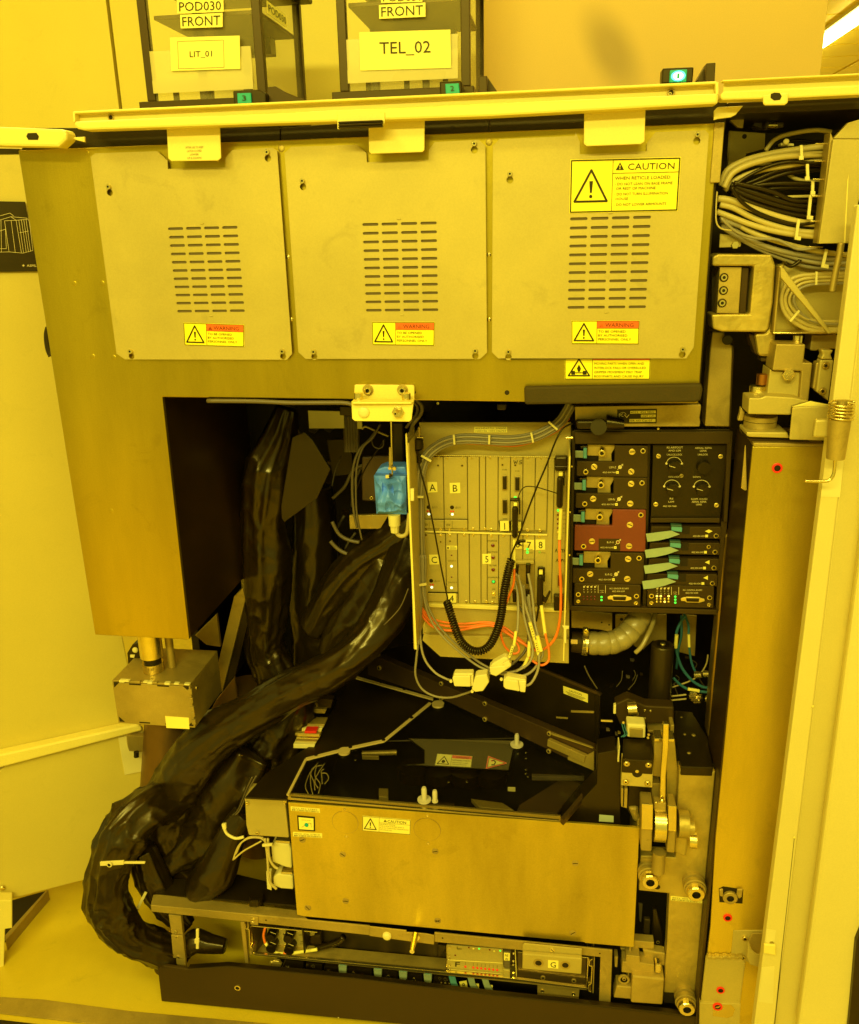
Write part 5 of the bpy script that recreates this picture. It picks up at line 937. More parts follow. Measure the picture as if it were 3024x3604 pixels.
ct = thing('cast_column_foot', 'brown cast metal cone and webs below the foot box', 'casting')
pr('web', q('K', 905, 490, 1062, 335, 1090, 575, 990, 560), .33, .01, steel2, ct, .001); pr('web', q('K', 1195, 790, 1225, 1035, 1060, 1160, 985, 1100, 1060, 960), .30, .01, mat('brown_cast_metal', (.20, .11, .02), .4, .7, .2, 10), ct, .002)
c0 = P(q('K', 760, 1290)[0], .30); br_ = mat('brown_cast_metal', (.2, .1, .02)); cyl('cone', V((c0.x, c0.y, c0.z-.30)), V((c0.x, c0.y, c0.z+.12)), .13, .055, br_, ct, 36)
c0 = P(q('U', 505, 1420)[0], .36); cyl('cone', V((c0.x, c0.y, -.004)), V((c0.x, c0.y, c0.z+.02)), .06, .05, br_, ct, 30)
# ================================================================ STAGE BOX
Ys = .02
sg = thing('stage_box', 'wide low stage box with steel front and smoked clear lid', 'stage box')
pr('front_panel', q('N', 418, 243)+q('U', 1312, 1698, 1300, 1943)+q('O', 1160, 352, 1155, 346)+q('N', 530, 1030, 480, 1018), Ys, .006, steel3, sg, .001)
for x, y, r_ in ((813, 380, 90), (1378, 430, 92)): screw(sg, 'N', x, y, r_+4, Ys, 'flat', .008, m=steel2, name='cover_rim'); screw(sg, 'N', x, y, r_, Ys-.0003, 'flat', .045, m=steel3, name='round_cover')
for k, x, y in (('N', 518, 500), ('N', 797, 601), ('N', 817, 921), ('N', 556, 968), ('N', 1433, 579), ('N', 1450, 1057), ('U', 1180, 1770), ('U', 1175, 1913), ('O', 83, 187)): screw(sg, k, x, y, 23 if k == 'N' else 7 if k == 'U' else 23, Ys, 'slot', .25, m=steel2)
for x, y in ((810, 290), (822, 480), (1380, 335), (1385, 527)): screw(sg, 'N', x, y, 10, Ys, 'dome', .5)
W, H = 120, 40
sticker('caution_sticker', q('N', 933, 334, 1264, 362, 1262, 464, 932, 436), Ys, W, H, warn_tri(20, 23, 30, ink, yel, 2.2)+tri_solid(57, 8.5, 8, ink, yel)+[('t', 'CAUTION', 63, 12, 7.5, 46, ink), ('l', [(42, 1), (42, 39)], .6, ink), ('l', [(42, 14), (119, 14)], .6, ink)]+[('t', s, 44, 19+i*5, 3, w_, inkg) for i, (s, w_) in enumerate((('EQUIPMENT DAMAGE', 38), ('THIS STAGE IS FITTED WITH A', 60), ('BLUE TO COMPATIBLE MIRROR BLOCK', 72), ('NOT DAMAGE STAGE', 30)))], yels, sg, border=.8)
sticker('green_dot_sticker', q('N', 482, 332, 605, 343, 606, 442, 488, 434), Ys, 50, 42, [('r', 4, 4, 46, 38, yels), ('c', 26, 24, 6, greenb, 3), ('l', [(12, 32), (20, 26), (34, 18), (41, 20)], 1, inkg), ('t', 'GROUND', 12, 12, 2.6, 26, inkg), ('l', [(38, 18), (40, 30)], 1, inkg)], ink, sg)
codestrip(sg, q('N', 437, 270, 638, 285, 640, 314, 440, 298), Ys, '4022 456 27852', yels, 100, 20); codestrip(sg, q('N', 453, 446, 655, 456, 655, 487, 455, 476), Ys, '4022 456 27810', yels, 100, 20)
zl = P(q('U', 593, 1630)[0], Ys).z; LZ = HZ(zl+.012); LZ0 = HZ(zl)
pr('lid_glass', q('M', 92, 742, 1385, 862, 1552, 664, 830, 300, 772, 303, 548, 484, 372, 520, 172, 576), LZ, .006, glassd, sg, .0005)
def strip(name, k, x0, y0, x1, y1, w_, Y, d, m, par): 
    dx, dy = x1-x0, y1-y0; L = math.hypot(dx, dy); nx, ny = -dy/L*w_/2, dx/L*w_/2
    return pr(name, q(k, x0+nx, y0+ny, x1+nx, y1+ny, x1-nx, y1-ny, x0-nx, y0-ny), Y, d, m, par)
pr('front_trim', q('M', 86, 738, 1388, 846, 1392, 872, 84, 766), Ys-.004, .006, steel2, sg, .001)
brn = mat('brown_anodised', (.11, .065, .018), .35, .6, .2, 10)
edg = mat('acrylic_edge', (.50, .38, .12), .3, 0, .1)
for a_ in ((172, 570, 376, 518), (376, 518, 546, 482), (546, 482, 768, 300)): strip('lid_trim', 'M', *a_, 13, HZ(zl+.016), .003, edg, sg)
strip('lid_trim', 'M', 84, 742, 172, 570, 12, HZ(zl+.016), .003, edg, sg); strip('lid_trim', 'M', 1394, 858, 1556, 668, 20, HZ(zl+.016), .012, brn, sg)
strip('lid_trim', 'M', 548, 484, 1180, 470, 4, HZ(zl-.01), .002, greyd, sg); strip('lid_trim', 'M', 410, 180, 780, 283, 12, HZ(zl+.016), .003, edg, sg)
for x, y in ((220, 552), (384, 515), (542, 480), (676, 374), (768, 298), (530, 205), (642, 238)): screw(sg, 'M', x, y, 9, HZ(zl+.0162), 'flat', .3, m=black)
pr('black_deck', q('M', -119, 754, 78, 764, 168, 572, 374, 520, 546, 484, 768, 300, 640, 250, 388, 176, 205, 500, -20, 640), LZ0, .004, black, sg, .001)
pr('bay_floor', q('M', 60, 900, 1500, 1000, 1620, 560, 900, 200, 200, 480), HZ(zl-.16), .004, dark, sg, 0)
st_ = P(q('U', 593, 1632)[0], Ys); en = P(q('U', 1312, 1697)[0], Ys)
bx('left_side', st_.x, st_.x+.003, Ys+.0065, .40, -.003, zl-.005, black, sg); bx('right_side', en.x-.004, en.x, Ys+.0065, .15, -.003, zl-.002, steel2, sg)
strip('front_seal', 'M', 100, 752, 1380, 862, 8, HZ(zl+.0185), .001, bright, sg)
# pins and buttons on the lid
pin = glassm('frosted_nylon', (.62, .55, .32), .85, .35)
for x, y, r_, h_, rp in ((737, 768, 33, .030, 13), (788, 774, 15, .026, 12), (1178, 505, 31, .028, 11)):
    p = P(q('M', x, y)[0], HZ(zl+.013)); cyl('pin_flange', p, p+V((0, 0, .003)), wr('M', r_, p), wr('M', r_, p), pin, sg, 24); cyl('lid_pin', p+V((0, 0, .003)), p+V((0, 0, h_)), 0, 0, pin, sg, 18, prof=[(0, wr('M', rp, p)), (.85, wr('M', rp, p)), (1, wr('M', rp*.7, p))])
for x, y in ((803, 315), (355, 540)): p = P(q('M', x, y)[0], HZ(zl+.013)); cyl('round_button', p, p+V((0, 0, .005)), wr('M', 29, p), wr('M', 29, p), edg, sg, 28)
# works under the lid
pc = P(q('M', 880, 560)[0], HZ(zl-.02)); TP = (pc, (0, -.75, .66))
pr('inner_block', q('M', 655, 470, 1175, 480, 1140, 628, 632, 600, 735, 590, 735, 530), TP, .03, black, sg, .002)
sticker('warning_sticker', q('M', 798, 545, 968, 557, 960, 612, 786, 602), TP, 100, 38, [('r', 44, 2, 98, 12, org), ('t', 'WARNING', 54, 11, 6, 36, ink), ('l', [(22, 8), (38, 32), (6, 32), (22, 8)], 2.4, ink), ('c', 22, 24, 5, ink), ('t', 'MOVING PARTS', 46, 20, 4.5, 50, ink), ('t', 'KEEP HANDS CLEAR', 46, 27, 3.4, 44, inkg), ('t', 'WHEN IN MOTION', 46, 33, 3.4, 40, inkg), ('l', [(43, 2), (43, 36)], .7, ink)], yels, sg, border=.8)
mg = pr('magnet_sign', q('M', 1042, 556, 1132, 592, 1030, 618), (pc+V((0, -.002, .002)), (0, -.75, .66)), .001, yels, sg, 0)
marks(sg, q('M', 1030, 556, 1132, 556, 1132, 618, 1030, 618), (pc+V((0, -.002, .002)), (0, -.75, .66)), 100, 62, [('l', [(13, 4), (96, 35), (3, 60), (13, 4)], 5, org), ('l', [(17, 9), (89, 35), (8, 55), (17, 9)], 2, ink), ('l', [(28, 24), (38, 22), (46, 30), (40, 42), (28, 44)], 5, ink), ('l', [(28, 24), (33, 23)], 7, org)], name='pictogram')
for i, x in enumerate((690, 808, 935, 1056)): p = P(q('M', x, 655+i*6)[0], HZ(zl-.07)); cyl('black_disc', p, p+V((0, 0, .025)), .034, .034, blackp, sg, 32)
gw = [(185, 740, 170, 700, 190, 640, 230, 590), (205, 740, 195, 690, 200, 620, 250, 600), (215, 720, 210, 680, 195, 640, 215, 610), (232, 735, 240, 690, 215, 650, 225, 600), (250, 690, 248, 650, 245, 630, 258, 620), (262, 690, 280, 665, 270, 640, 245, 640), (230, 710, 215, 680, 230, 640, 262, 592)]
for g_ in gw: cable('wire', 'M', [(g_[i], g_[i+1]) for i in range(0, 8, 2)], HZ(zl-.015), 2.6, creamc, sg, 6, 5)
for x0, y0, x1, y1, m_, z_ in ((520, 710, 565, 750, steel2, -.02), (1135, 703, 1172, 707, creamd, -.02), (440, 545, 520, 556, steel2, -.01), (600, 770, 880, 785, olive, -.03), (1250, 640, 1500, 655, greyd, -.03)): pr('inner_part', q('M', x0, y0, x1, y0+(x1-x0)*.04, x1, y1+2, x0, y1), HZ(zl+z_), .01, m_, sg, .001)
cyl('shaft', P(q('M', 440, 545)[0], HZ(zl-.02)), P(q('M', 605, 540)[0], HZ(zl-.02)), .006, .006, steel2, sg, 14)
for x, y in ((1222, 540), (1222, 568), (1222, 622), (1222, 640), (1182, 546), (852, 682), (940, 680), (1230, 655), (408, 575)): screw(sg, 'M', x, y, 6, HZ(zl-.02), 'dome', .5)
pr('bright_arc', q('M', 960, 760, 1110, 780, 1165, 815, 1000, 800), HZ(zl-.05), .01, steel2, sg, .001); pr('slant_plate', q('M', 1190, 790, 1400, 660, 1480, 690, 1370, 830, 1180, 815), HZ(zl-.06), .01, mat('brown_panel', (.1, .06, .015)), sg, .001)
# oblique brown beam behind the lid
A0 = P(q('M', 470, 165)[0], HZ(zl+.02)); B0 = P(q('M', 1545, 628)[0], HZ(zl+.02)); dv = (B0-A0).normalized(); BN = V((dv.y, -dv.x, 0)).normalized(); BP = (A0, BN)
bmn = thing('oblique_beam', 'long dark brown beam slanting behind the smoked lid, with screw pairs', 'beam')
pr('web', q('M', 462, 62, 1560, 530, 1546, 630, 835, 292, 468, 170), BP, .02, brn, bmn, .001)
for x, y in ((520, 70), (525, 135), (820, 210), (820, 280), (1028, 305), (1028, 380), (1335, 448), (1333, 532)): screw(bmn, 'M', x, y, 12, BP, 'socket', .7, m=steel2)
pr('end_plate', q('M', 1325, 478, 1505, 558, 1498, 590, 1322, 510), (A0+BN*.012, BN), .01, steel2, bmn, .001); pr('lip', q('M', 1340, 448, 1530, 515, 1540, 522, 1345, 458), (A0+BN*.006, BN), .006, steel2, bmn)
pr('end_web', q('M', 1500, 560, 1545, 535, 1545, 628, 1420, 575, 1420, 560), (A0+BN*.008, BN), .004, steel2, bmn, .001)
cvp = (A0-BN*.06, BN); cv = thing('smoked_rear_cover', 'tall smoked plastic cover behind the oblique beam, with caution label', 'cover')
pr('cover_sheet', q('M', 470, 70, 760, 0, 1290, 140, 1575, 268, 1562, 540, 1500, 520), cvp, .006, black, cv, .001); pr('cover_edge', q('M', 1548, 268, 1576, 262, 1568, 662, 1546, 640), (A0+BN*.004, BN), .06, glassd, cv, .001)
pr('cover_edge', q('M', 1285, 136, 1580, 262, 1575, 272, 1285, 150), (A0-BN*.055, BN), .006, brn, cv)
sticker('caution_label', q('M', 1400, 222, 1518, 262, 1518, 302, 1402, 258), cvp, 100, 36, [('t', 'CAUTION', 24, 15, 9, 52, ink), ('l', [(12, 21), (90, 21)], 2, inkg), ('l', [(16, 26), (84, 26)], 2, inkg), ('l', [(20, 31), (80, 31)], 2, inkg)], yels, cv)
for a_ in ((1435, 340, 1545, 352), (1365, 370, 1420, 380), (1580, 388, 1635, 395)): pr('slot_edge', q('M', a_[0], a_[1], a_[2], a_[1]+4, a_[2], a_[3]+2, a_[0], a_[3]-2), (A0-BN*.04, BN), .003, steel2, cv)
rbk = thing('black_side_block', 'black block right of the smoked lid with a pale blank label', 'block'); pr('block', q('M', 1565, 545, 1650, 530, 1672, 560, 1672, 895, 1392, 872, 1560, 690), Ys+.03, .05, black, rbk, .001)
sticker('blank_label', q('M', 1572, 836, 1640, 842, 1640, 872, 1570, 868), Ys+.03, 10, 10, [], mat('pale_green_label', (.45, .5, .28), .5), rbk)
# left small box, fans, wires
sm_ = thing('small_cream_box', 'small cream junction box at the left end of the stage box', 'junction box')
pr('front', q('N', 120, 210, 398, 236, 425, 488, 147, 470, 130, 400), Ys+.004, .05, panelm, sm_, .002); pr('top_flange', q('N', 122, 207, 410, 228, 410, 248, 122, 222), Ys+.001, .003, panelm, sm_, .001)
for x, y in ((137, 248), (395, 237), (207, 454)): screw(sm_, 'N', x, y, 13, Ys+.001, 'slot', .5)
fn2 = thing('fan_pair', 'two pale square fans stacked below the small cream box', 'fan')
for pts in ((300, 540, 330, 520, 425, 530, 440, 570, 445, 700, 400, 690, 310, 655), (315, 760, 345, 735, 440, 745, 452, 760, 455, 845, 370, 838, 318, 820)): pr('fan_body', q('N', *pts), Ys+.03, .03, creamd, fn2, .003)
pr('fan_edge', q('N', 330, 505, 430, 512, 432, 528, 335, 520), Ys+.028, .03, bright, fn2); pr('fan_edge', q('N', 370, 722, 448, 728, 448, 740, 372, 736), Ys+.028, .03, bright, fn2)
pr('side_plate', q('N', 268, 720, 300, 720, 305, 850, 275, 840), Ys+.04, .01, creamd, fn2)
fl = 'beige fan leads left of the stage box'
for i, (pts, w_) in enumerate((([(258, 490), (275, 600), (285, 740), (300, 800), (340, 840)], 9), ([(280, 490), (290, 620), (320, 680), (350, 700)], 9), ([(40, 640), (80, 540), (150, 490), (230, 490), (265, 520)], 6), ([(45, 635), (110, 580), (180, 540), (235, 510)], 6), ([(60, 600), (100, 520), (160, 480), (250, 485)], 5))): tag(cable('fan_lead', 'N', pts, Ys+.015, w_, creamc), ['beige fan lead nearest the stage box, running to the lower fan', 'beige fan lead ending at the upper fan', 'upper wire of the fanned-out beige trio', 'lowest wire of the fanned-out beige trio', 'middle wire of the fanned-out beige trio'][i], 'cable', fl)
tie(fn2, 'N', 275, 540, -5, 70, 16, Ys+.005, name='strap'); 
for i, (x0, y0, x1, y1) in enumerate(((560, 0, 130, 280), )): pass
for i in range(4): tag(cable('wire', 'N', [(200-i*14, 60+i*4), (150-i*8, 150), (90-i*6, 290), (55-i*8, 330)], .06+i*.004, 5, blackc if i % 2 else greyd), ['first', 'second', 'third', 'fourth'][i]+' dark wire from the right in the bunch left of the small cream box', 'wire', 'dark wires beside the cream box')
pk = thing('card_stack', 'stack of silver plates with a red strip, left of the black deck', 'plate stack')
for i, (x0, y0, x1, y1, m_) in enumerate(((132, 402, 262, 420, steel2), (138, 422, 250, 440, creamd), (120, 448, 240, 460, steel2), (125, 468, 236, 476, bright), (122, 484, 225, 492, steel2), (112, 500, 215, 520, creamd))): pr('plate', q('M', x0, y0, x1, y0+4, x1-6, y1+2, x0, y1), .24-.01*i, .03, m_, pk, .001)
pr('red_strip', q('M', 165, 438, 222, 438, 222, 450, 165, 450), .21, .02, red, pk)
screw(pk, 'M', 215, 312, 16, .28, 'socket', .6, m=steel2); pr('plate', q('M', 120, 330, 270, 335, 262, 355, 125, 350), .27, .02, steel2, pk, .001)
pr('plate', q('M', 200, 280, 300, 290, 290, 330, 170, 325), .28, .02, olive, pk, .001)

# ================================================================ LOWER FRAME, DRAWERS, KICK PLATE
lf = thing('support_rack', 'steel rail and posts carrying the stage box above the drawers', 'frame')
Yr = .015; zr = P(q('L', 890, 985)[0], Yr).z
pr('rail_face', q('L', 890, 985)+q('N', 0, 1002, 982, 1097, 982, 1160, 0, 1052)+q('L', 893, 1022), Yr, .004, steel2, lf, .001)
pr('rail_face', q('N', 1427, 1142)+q('O', 1360, 405, 1345, 805, 1262, 792, 1272, 455, 1140, 440, 700, 405)+q('N', 1427, 1205), Yr, .004, steel2, lf, .001)
pr('centre_plate', q('N', 980, 1100, 1235, 1128, 1235, 1140, 1370, 1150, 1427, 1162, 1425, 1225, 980, 1165), Yr-.003, .003, steel2, lf, .001)
pr('rail_top', q('L', 889, 983, 905, 922, 930, 918)+q('N', 480, 985, 560, 1050)+q('N', 0, 1000), HZ(zr+.001), .003, steel2, lf, .001)
pr('deck', q('L', 915, 918, 960, 822, 1100, 830, 1400, 800, 1740, 880, 1750, 985), HZ(zr+.002), .004, black, lf, .001)
screw(lf, 'N', 1102, 1160, 32, Yr-.003, 'dome', .8, m=creamd, name='cap'); screw(lf, 'N', 1300, 1165, 34, Yr-.003, 'hex', .4, name='nut'); p = P(q('N', 1297, 1155)[0], Yr-.005); cyl('stud', p, p+V((0, -.045, 0)), .007, .005, bright, lf, 18)
pr('tab', q('N', 155, 1028, 212, 1035, 212, 1092, 160, 1085), Yr-.003, .003, steel2, lf, .001); screw(lf, 'N', 180, 1053, 15, Yr-.003, 'slot', .5)
for k, x, y in (('N', 267, 1055), ('N', 1484, 1178), ('O', 120, 315), ('O', 1268, 427)): screw(lf, k, x, y, 6, Yr, 'flat', .15, m=dark, name='hole')
pr('left_post', q('L', 995, 1040, 1068, 1048, 1080, 1158, 1012, 1150), Yr+.005, .01, steel2, lf, .001); pr('left_post', q('L', 1010, 1160, 1080, 1165, 1095, 1302, 1022, 1295), Yr+.003, .01, steel2, lf, .001); pr('post_foot', q('L', 1040, 1300, 1095, 1302, 1098, 1358, 1042, 1355), Yr+.006, .008, steel2, lf, .001)
for x, y in ((1038, 1140), (1045, 1172), (1053, 1290)): screw(lf, 'L', x, y, 10, Yr+.003, 'slot', .4)
for x, y, r_ in ((203, 905, 52),): 
    p = P(q('N', x, y+20)[0], HZ(zr+.004)); kb = cyl('deck_knob', p, p+V((0, 0, .018)), wr('N', r_, p), wr('N', r_*.9, p), blackp, lf, 26); pr('knob_foot', q('N', 148, 925, 215, 925, 212, 970, 150, 968), Yr-.001, .01, blackp, lf, .003)
pr('inner_post', q('N', 90, 1068, 118, 1070, 147, 1360, 122, 1358), Yr+.002, .01, steel2, lf, .001)
rl = thing('drawer_slides', 'folded steel drawer slides at both ends of the open drawer', 'slides')
for k, pts in (('N', [(120, 1080), (125, 1115), (150, 1120), (155, 1245), (172, 1250), (170, 1290), (150, 1300)]), ('O', [(1215, 470), (1195, 480), (1188, 515), (1212, 525), (1205, 650), (1188, 660), (1186, 700), (1205, 712)])):
    for i in range(len(pts)-1): strip('slide_fold', k, *pts[i], *pts[i+1], 7, Yr+.004, .02, bright, rl)
strip('slide_fold', 'N', 140, 1072, 165, 1295, 7, Yr+.009, .1, steel2, rl); strip('slide_fold', 'O', 1228, 458, 1218, 718, 8, Yr+.009, .1, steel2, rl)
dr = thing('open_drawer', 'shallow steel drawer with four black knobs and cards in it', 'drawer')
Yd = .035
pr('drawer_back', q('N', 205, 1060, 1500, 1200)+q('O', 1180, 440, 1180, 700)+q('N', 1500, 1420, 190, 1290), .11, .004, mat('drawer_steel', (.24, .16, .03), .35, .8, .2, 6), dr, .001)
a_ = q('N', 172, 1285)+q('O', 40, 562, 1180, 695)
pr('drawer_lip', q('N', 165, 1285, 190, 1295)+q('O', 0, 570, 650, 628, 1175, 690, 1180, 680)+q('O', 650, 612)+q('N', 0, 0)[:0], Yd-.006, .006, bright, dr, .0005)
pr('drawer_floor', q('N', 190, 1293)+q('O', 1170, 688)+q('O', 1170, 560)+q('N', 260, 1200), HZ(P(q('N', 900, 1370)[0], Yd).z), .002, steel2, dr, 0)
strip('drawer_side', 'N', 160, 1098, 180, 1290, 9, Yd-.004, .07, bright, dr); strip('drawer_side', 'N', 165, 1096, 620, 1140, 6, Yd-.004, .004, bright, dr); strip('drawer_side', 'O', 1183, 460, 1172, 690, 8, Yd-.006, .07, bright, dr); strip('drawer_side', 'O', 1130, 455, 1185, 460, 6, Yd-.006, .004, bright, dr)
pr('knob_card', q('N', 272, 1105, 605, 1135, 600, 1160, 570, 1165, 545, 1255, 470, 1250, 285, 1212), .07, .004, panelm, dr, .001)
for x, y in ((325, 1140), (325, 1210), (443, 1145), (448, 1222)):
    a = P(q('N', x-2, y-14)[0], .07); rr = wr('N', 37, a); cyl('knob', a, V((a.x, .045, a.z)), rr, rr*.9, blackp, dr, 24); marks(dr, rect('N', x-30, y-12, x+20, y+14), .045, 50, 26, [('l', [(4, 6), (40, 20)], 3, inky)], name='pointer')
for x, y, s in ((296, 1170, 'AIR'), (505, 1155, 'SUPPLY'), (515, 1200, 'AIR'), (515, 1215, 'FOOT')): marks(dr, rect('N', x-12, y-6, x+14, y+6), .07, 100, 30, [('t', s, 2, 26, 22, 96, ink)])
for x, y in ((545, 1155), (398, 1150), (402, 1225)): screw(dr, 'N', x, y, 12, .07, 'slot', .6)
for lab, pts, m_, r_ in (('orange cable dropping into the left end of the drawer', [(262, 1105), (250, 1160), (262, 1215)], orange, 9), ('yellow marker sleeve on the drawer cable', [(262, 1212), (300, 1255), (345, 1282), (388, 1285)], yels, 11), ('orange cable gap between the yellow sleeves', [(386, 1286), (450, 1286)], orange, 11), ('second yellow marker sleeve running right in the drawer', [(448, 1283), (520, 1272), (620, 1256)], yels, 12)):
    tag(cable('drawer_cable', 'N', pts, .05, r_, m_, sub=4), lab, 'cable')
tag(cable('drawer_sleeve', 'N', [(610, 1255), (690, 1235), (760, 1205), (800, 1170)], .06, 22, vinyl, n=14, wob=2), 'black sleeve end lying in the drawer', 'cable sleeve'); 
pr('black_lug', q('N', 560, 1160, 640, 1160, 650, 1225, 575, 1220), .08, .02, olive, dr, .003); pr('black_lug', q('O', 85, 362, 148, 372, 140, 405, 110, 445, 80, 450), Yd, .01, blackp, dr, .002)
# card panels with letters F and G
fp = pr('switch_panel', q('O', 148, 365, 560, 398, 566, 602, 640, 606, 635, 622, 150, 546), .04, .004, panelm, dr, .001)
strip('panel_rib', 'O', 160, 475, 560, 500, 4, .039, .001, cream, dr); strip('panel_rib', 'O', 150, 365, 150, 545, 6, .038, .01, bright, dr); strip('panel_rib', 'O', 165, 545, 560, 580, 3, .039, .001, cream, dr); strip('panel_rib', 'O', 650, 410, 660, 615, 6, .038, .01, cream, dr)
marks(dr, rect('O', 205, 478, 255, 528), .04, 50, 50, [('t', 'F', 8, 44, 36, 34, ink)], name='letter_label'); marks(dr, rect('O', 222, 374, 268, 398), .04, 50, 24, [('l', [(6, 0), (6, 18), (40, 18)], 4, ink)], name='letter_label')
for x in (287, 345, 374, 403, 432, 461, 490, 519): screw(dr, 'O', x, 523+(x-287)*.105, 9, .04, 'dome', .8, m=red, name='lamp'); strip('stem', 'O', x, 490+(x-287)*.105, x, 512+(x-287)*.105, 3, .0395, .0008, inkg, dr)
for x, y, m_ in ((387, 392, greenl), (541, 407, greenl), (345, 392, yels), (497, 410, yels), (312, 384, darkred), (464, 400, darkred), (213, 440, darkred)): screw(dr, 'O', x, y, 7, .04, 'dome', .4, m=m_, name='lamp')
for x, y in ((170, 380), (170, 440), (170, 463), (170, 510), (170, 540), (638, 425), (636, 480), (636, 508), (638, 565), (640, 590)): screw(dr, 'O', x, y, 9, .039, 'slot', .5)
pr('plug', q('O', 563, 412, 618, 416, 612, 540, 565, 535), .03, .012, greyd, dr, .002); sticker('plug_label', q('O', 568, 420, 612, 423, 610, 478, 568, 475), .03, 10, 12, [('t', 'NI', 2, 5.5, 4, 5, ink), ('t', 'AI', 2, 11, 4, 5, ink)], yels, dr); pr('plug_block', q('O', 562, 545, 612, 550, 612, 618, 560, 612), .030, .01, panelm, dr, .002)
pr('card_cover', q('O', 668, 420, 1172, 462, 1165, 684, 664, 628), .045, .004, mat('dark_steel_sheet', (.13, .09, .025), .4, .7, .15, 8), dr, .001)
gp2 = pr('handle_plate', q('O', 716, 355, 1138, 396, 1134, 462, 1120, 466, 704, 428, 704, 370), Yr-.012, .003, panelm, dr, .001); pr('handle_front', q('O', 704, 430, 1138, 466, 1133, 580, 702, 540), Yr-.022, .01, panelm, dr, .002)
for x, y in ((820, 496), (1016, 512)): screw(dr, 'O', x, y, 38, Yr-.022, 'ring', .06, m=steel2, name='finger_hole')
sticker('letter_label', q('O', 890, 474, 966, 480, 965, 536, 889, 530), Yr-.022, 50, 36, [('t', 'G', 25, 31, 26, 26, ink, 'c')], yels, dr); screw(dr, 'O', 920, 401, 20, Yr-.012, 'slot', .3)
for x, y in ((853, 600), (1078, 622)): screw(dr, 'O', x, y, 18, .045, 'socket', .5, m=steel2)
strip('panel_edge', 'O', 668, 418, 1130, 455, 4, .030, .012, bright, dr)
# row of black units under the drawer
ur = thing('lower_unit_row', 'row of small black units with teal ribbon ends behind the kick plate', 'electronics units')
Yu = .05
pr('unit', q('N', 400, 1335, 528, 1350, 525, 1410, 370, 1398), Yu, .03, blackp, ur, .003); screw(ur, 'N', 345, 1345, 36, Yu+.01, 'hex', .6, m=goldc, name='knob'); screw(ur, 'N', 310, 1345, 18, Yu+.012, 'dome', .8, m=goldc, name='knob')
marks(ur, rect('N', 395, 1358, 435, 1388), Yu, 40, 30, [('t', '24', 6, 24, 16, 26, inky)])
for x0, y0, x1 in ((540, 1352, 655), (665, 1372, 770), (825, 1388, 1000), (1065, 1405, 1175), (1240, 1425, 1345), (1420, 1445, 1560)): pr('unit', q('N', x0, y0, x1, y0+12, x1, y0+100, x0, y0+85), Yu, .03, blackp, ur, .002)
for x, y, r_ in ((592, 1370, 13), (697, 1407, 13), (870, 1423, 14), (1110, 1445, 14), (1287, 1465, 14), (552, 1363, 8), (1505, 1462, 14), (1465, 1456, 10), (730, 1434, 5), (938, 1455, 6), (1140, 1475, 5), (1320, 1490, 5)): screw(ur, 'N', x, y, r_, Yu, 'ring', .4)
for x, y in ((765, 1368), (1008, 1392), (1182, 1410), (1352, 1430)): pr('ribbon_plug', q('N', x, y, x+58, y+5, x+55, y+55, x+40, y+60, x+5, y+50), Yu-.008, .01, ribbon, ur, .001); pr('ribbon_plug', q('N', x+10, y-12, x+52, y-8, x+52, y+12, x+10, y+8), Yu-.006, .01, ribbonb, ur, .001)
for i in range(4):
    for j in range(3): screw(ur, 'N', 1475+i*28, 1485+j*16+i*3, 6, Yu, 'dome', .3, m=creamd if (i+j) % 2 else goldc, name='lamp')
for i in range(3):
    for j in range(2): screw(ur, 'N', 615+i*14, 1405+j*14, 4, Yu, 'dome', .3, m=creamd, name='lamp')
for x, lb3 in ((165, '8'), (300, '0'), (402, '1')):
    pr('ribbon', q('O', x, 596, x+48, 602, x+60, 650, x+90, 705, x+35, 705, x+12, 640), Yu-.012, .002, ribbonb if x == 165 else ribbon, ur, 0)
for pts, s in (((242, 632, 296, 624, 305, 682, 254, 684), '8'), ((352, 645, 385, 648, 388, 698, 352, 696), ')'), ((455, 655, 486, 658, 484, 712, 455, 708), '1')): sticker('number_label', q('O', *pts), Yu-.006, 50, 50, [('t', s, 25, 42, 33, None, ink, 'c')], yels, ur)
pr('pale_bracket', q('O', 812, 655, 1120, 688, 1112, 772, 812, 742), Yu-.01, .02, steel2, ur, .001); screw(ur, 'O', 848, 698, 14, Yu-.01, 'slot', .5); screw(ur, 'O', 1075, 720, 14, Yu-.01, 'slot', .5)
kk = thing('kick_plate', 'long dark kick plate along the bottom of the machine', 'kick plate')
pr('plate', q('L', 928, 1337, 1108, 1362)+q('N', 0, 1374, 900, 1462, 1762, 1565)+q('U', 1369, 2080, 1436, 2090, 1436, 2135, 1200, 2137, 331, 2054), -.002, .008, olive, kk, .002)
pr('top_hem', q('L', 1108, 1358)+q('N', 0, 1370, 900, 1458, 1762, 1561)+q('U', 1369, 2077, 1436, 2087, 1436, 2092, 1369, 2082)+q('N', 1762, 1570, 900, 1466, 0, 1378), -.004, .012, black, kk, .001)
screw(kk, 'L', 1404, 1470, 19, -.002, 'ring', .3); screw(kk, 'N', 766, 1727, 5, -.002, 'dome', .3, m=creamd, name='speck')
cyl('foot_pad', P(q('L', 985, 1290)[0], .06), P(q('L', 985, 1345)[0], .06), .03, .028, olive, kk, 26)
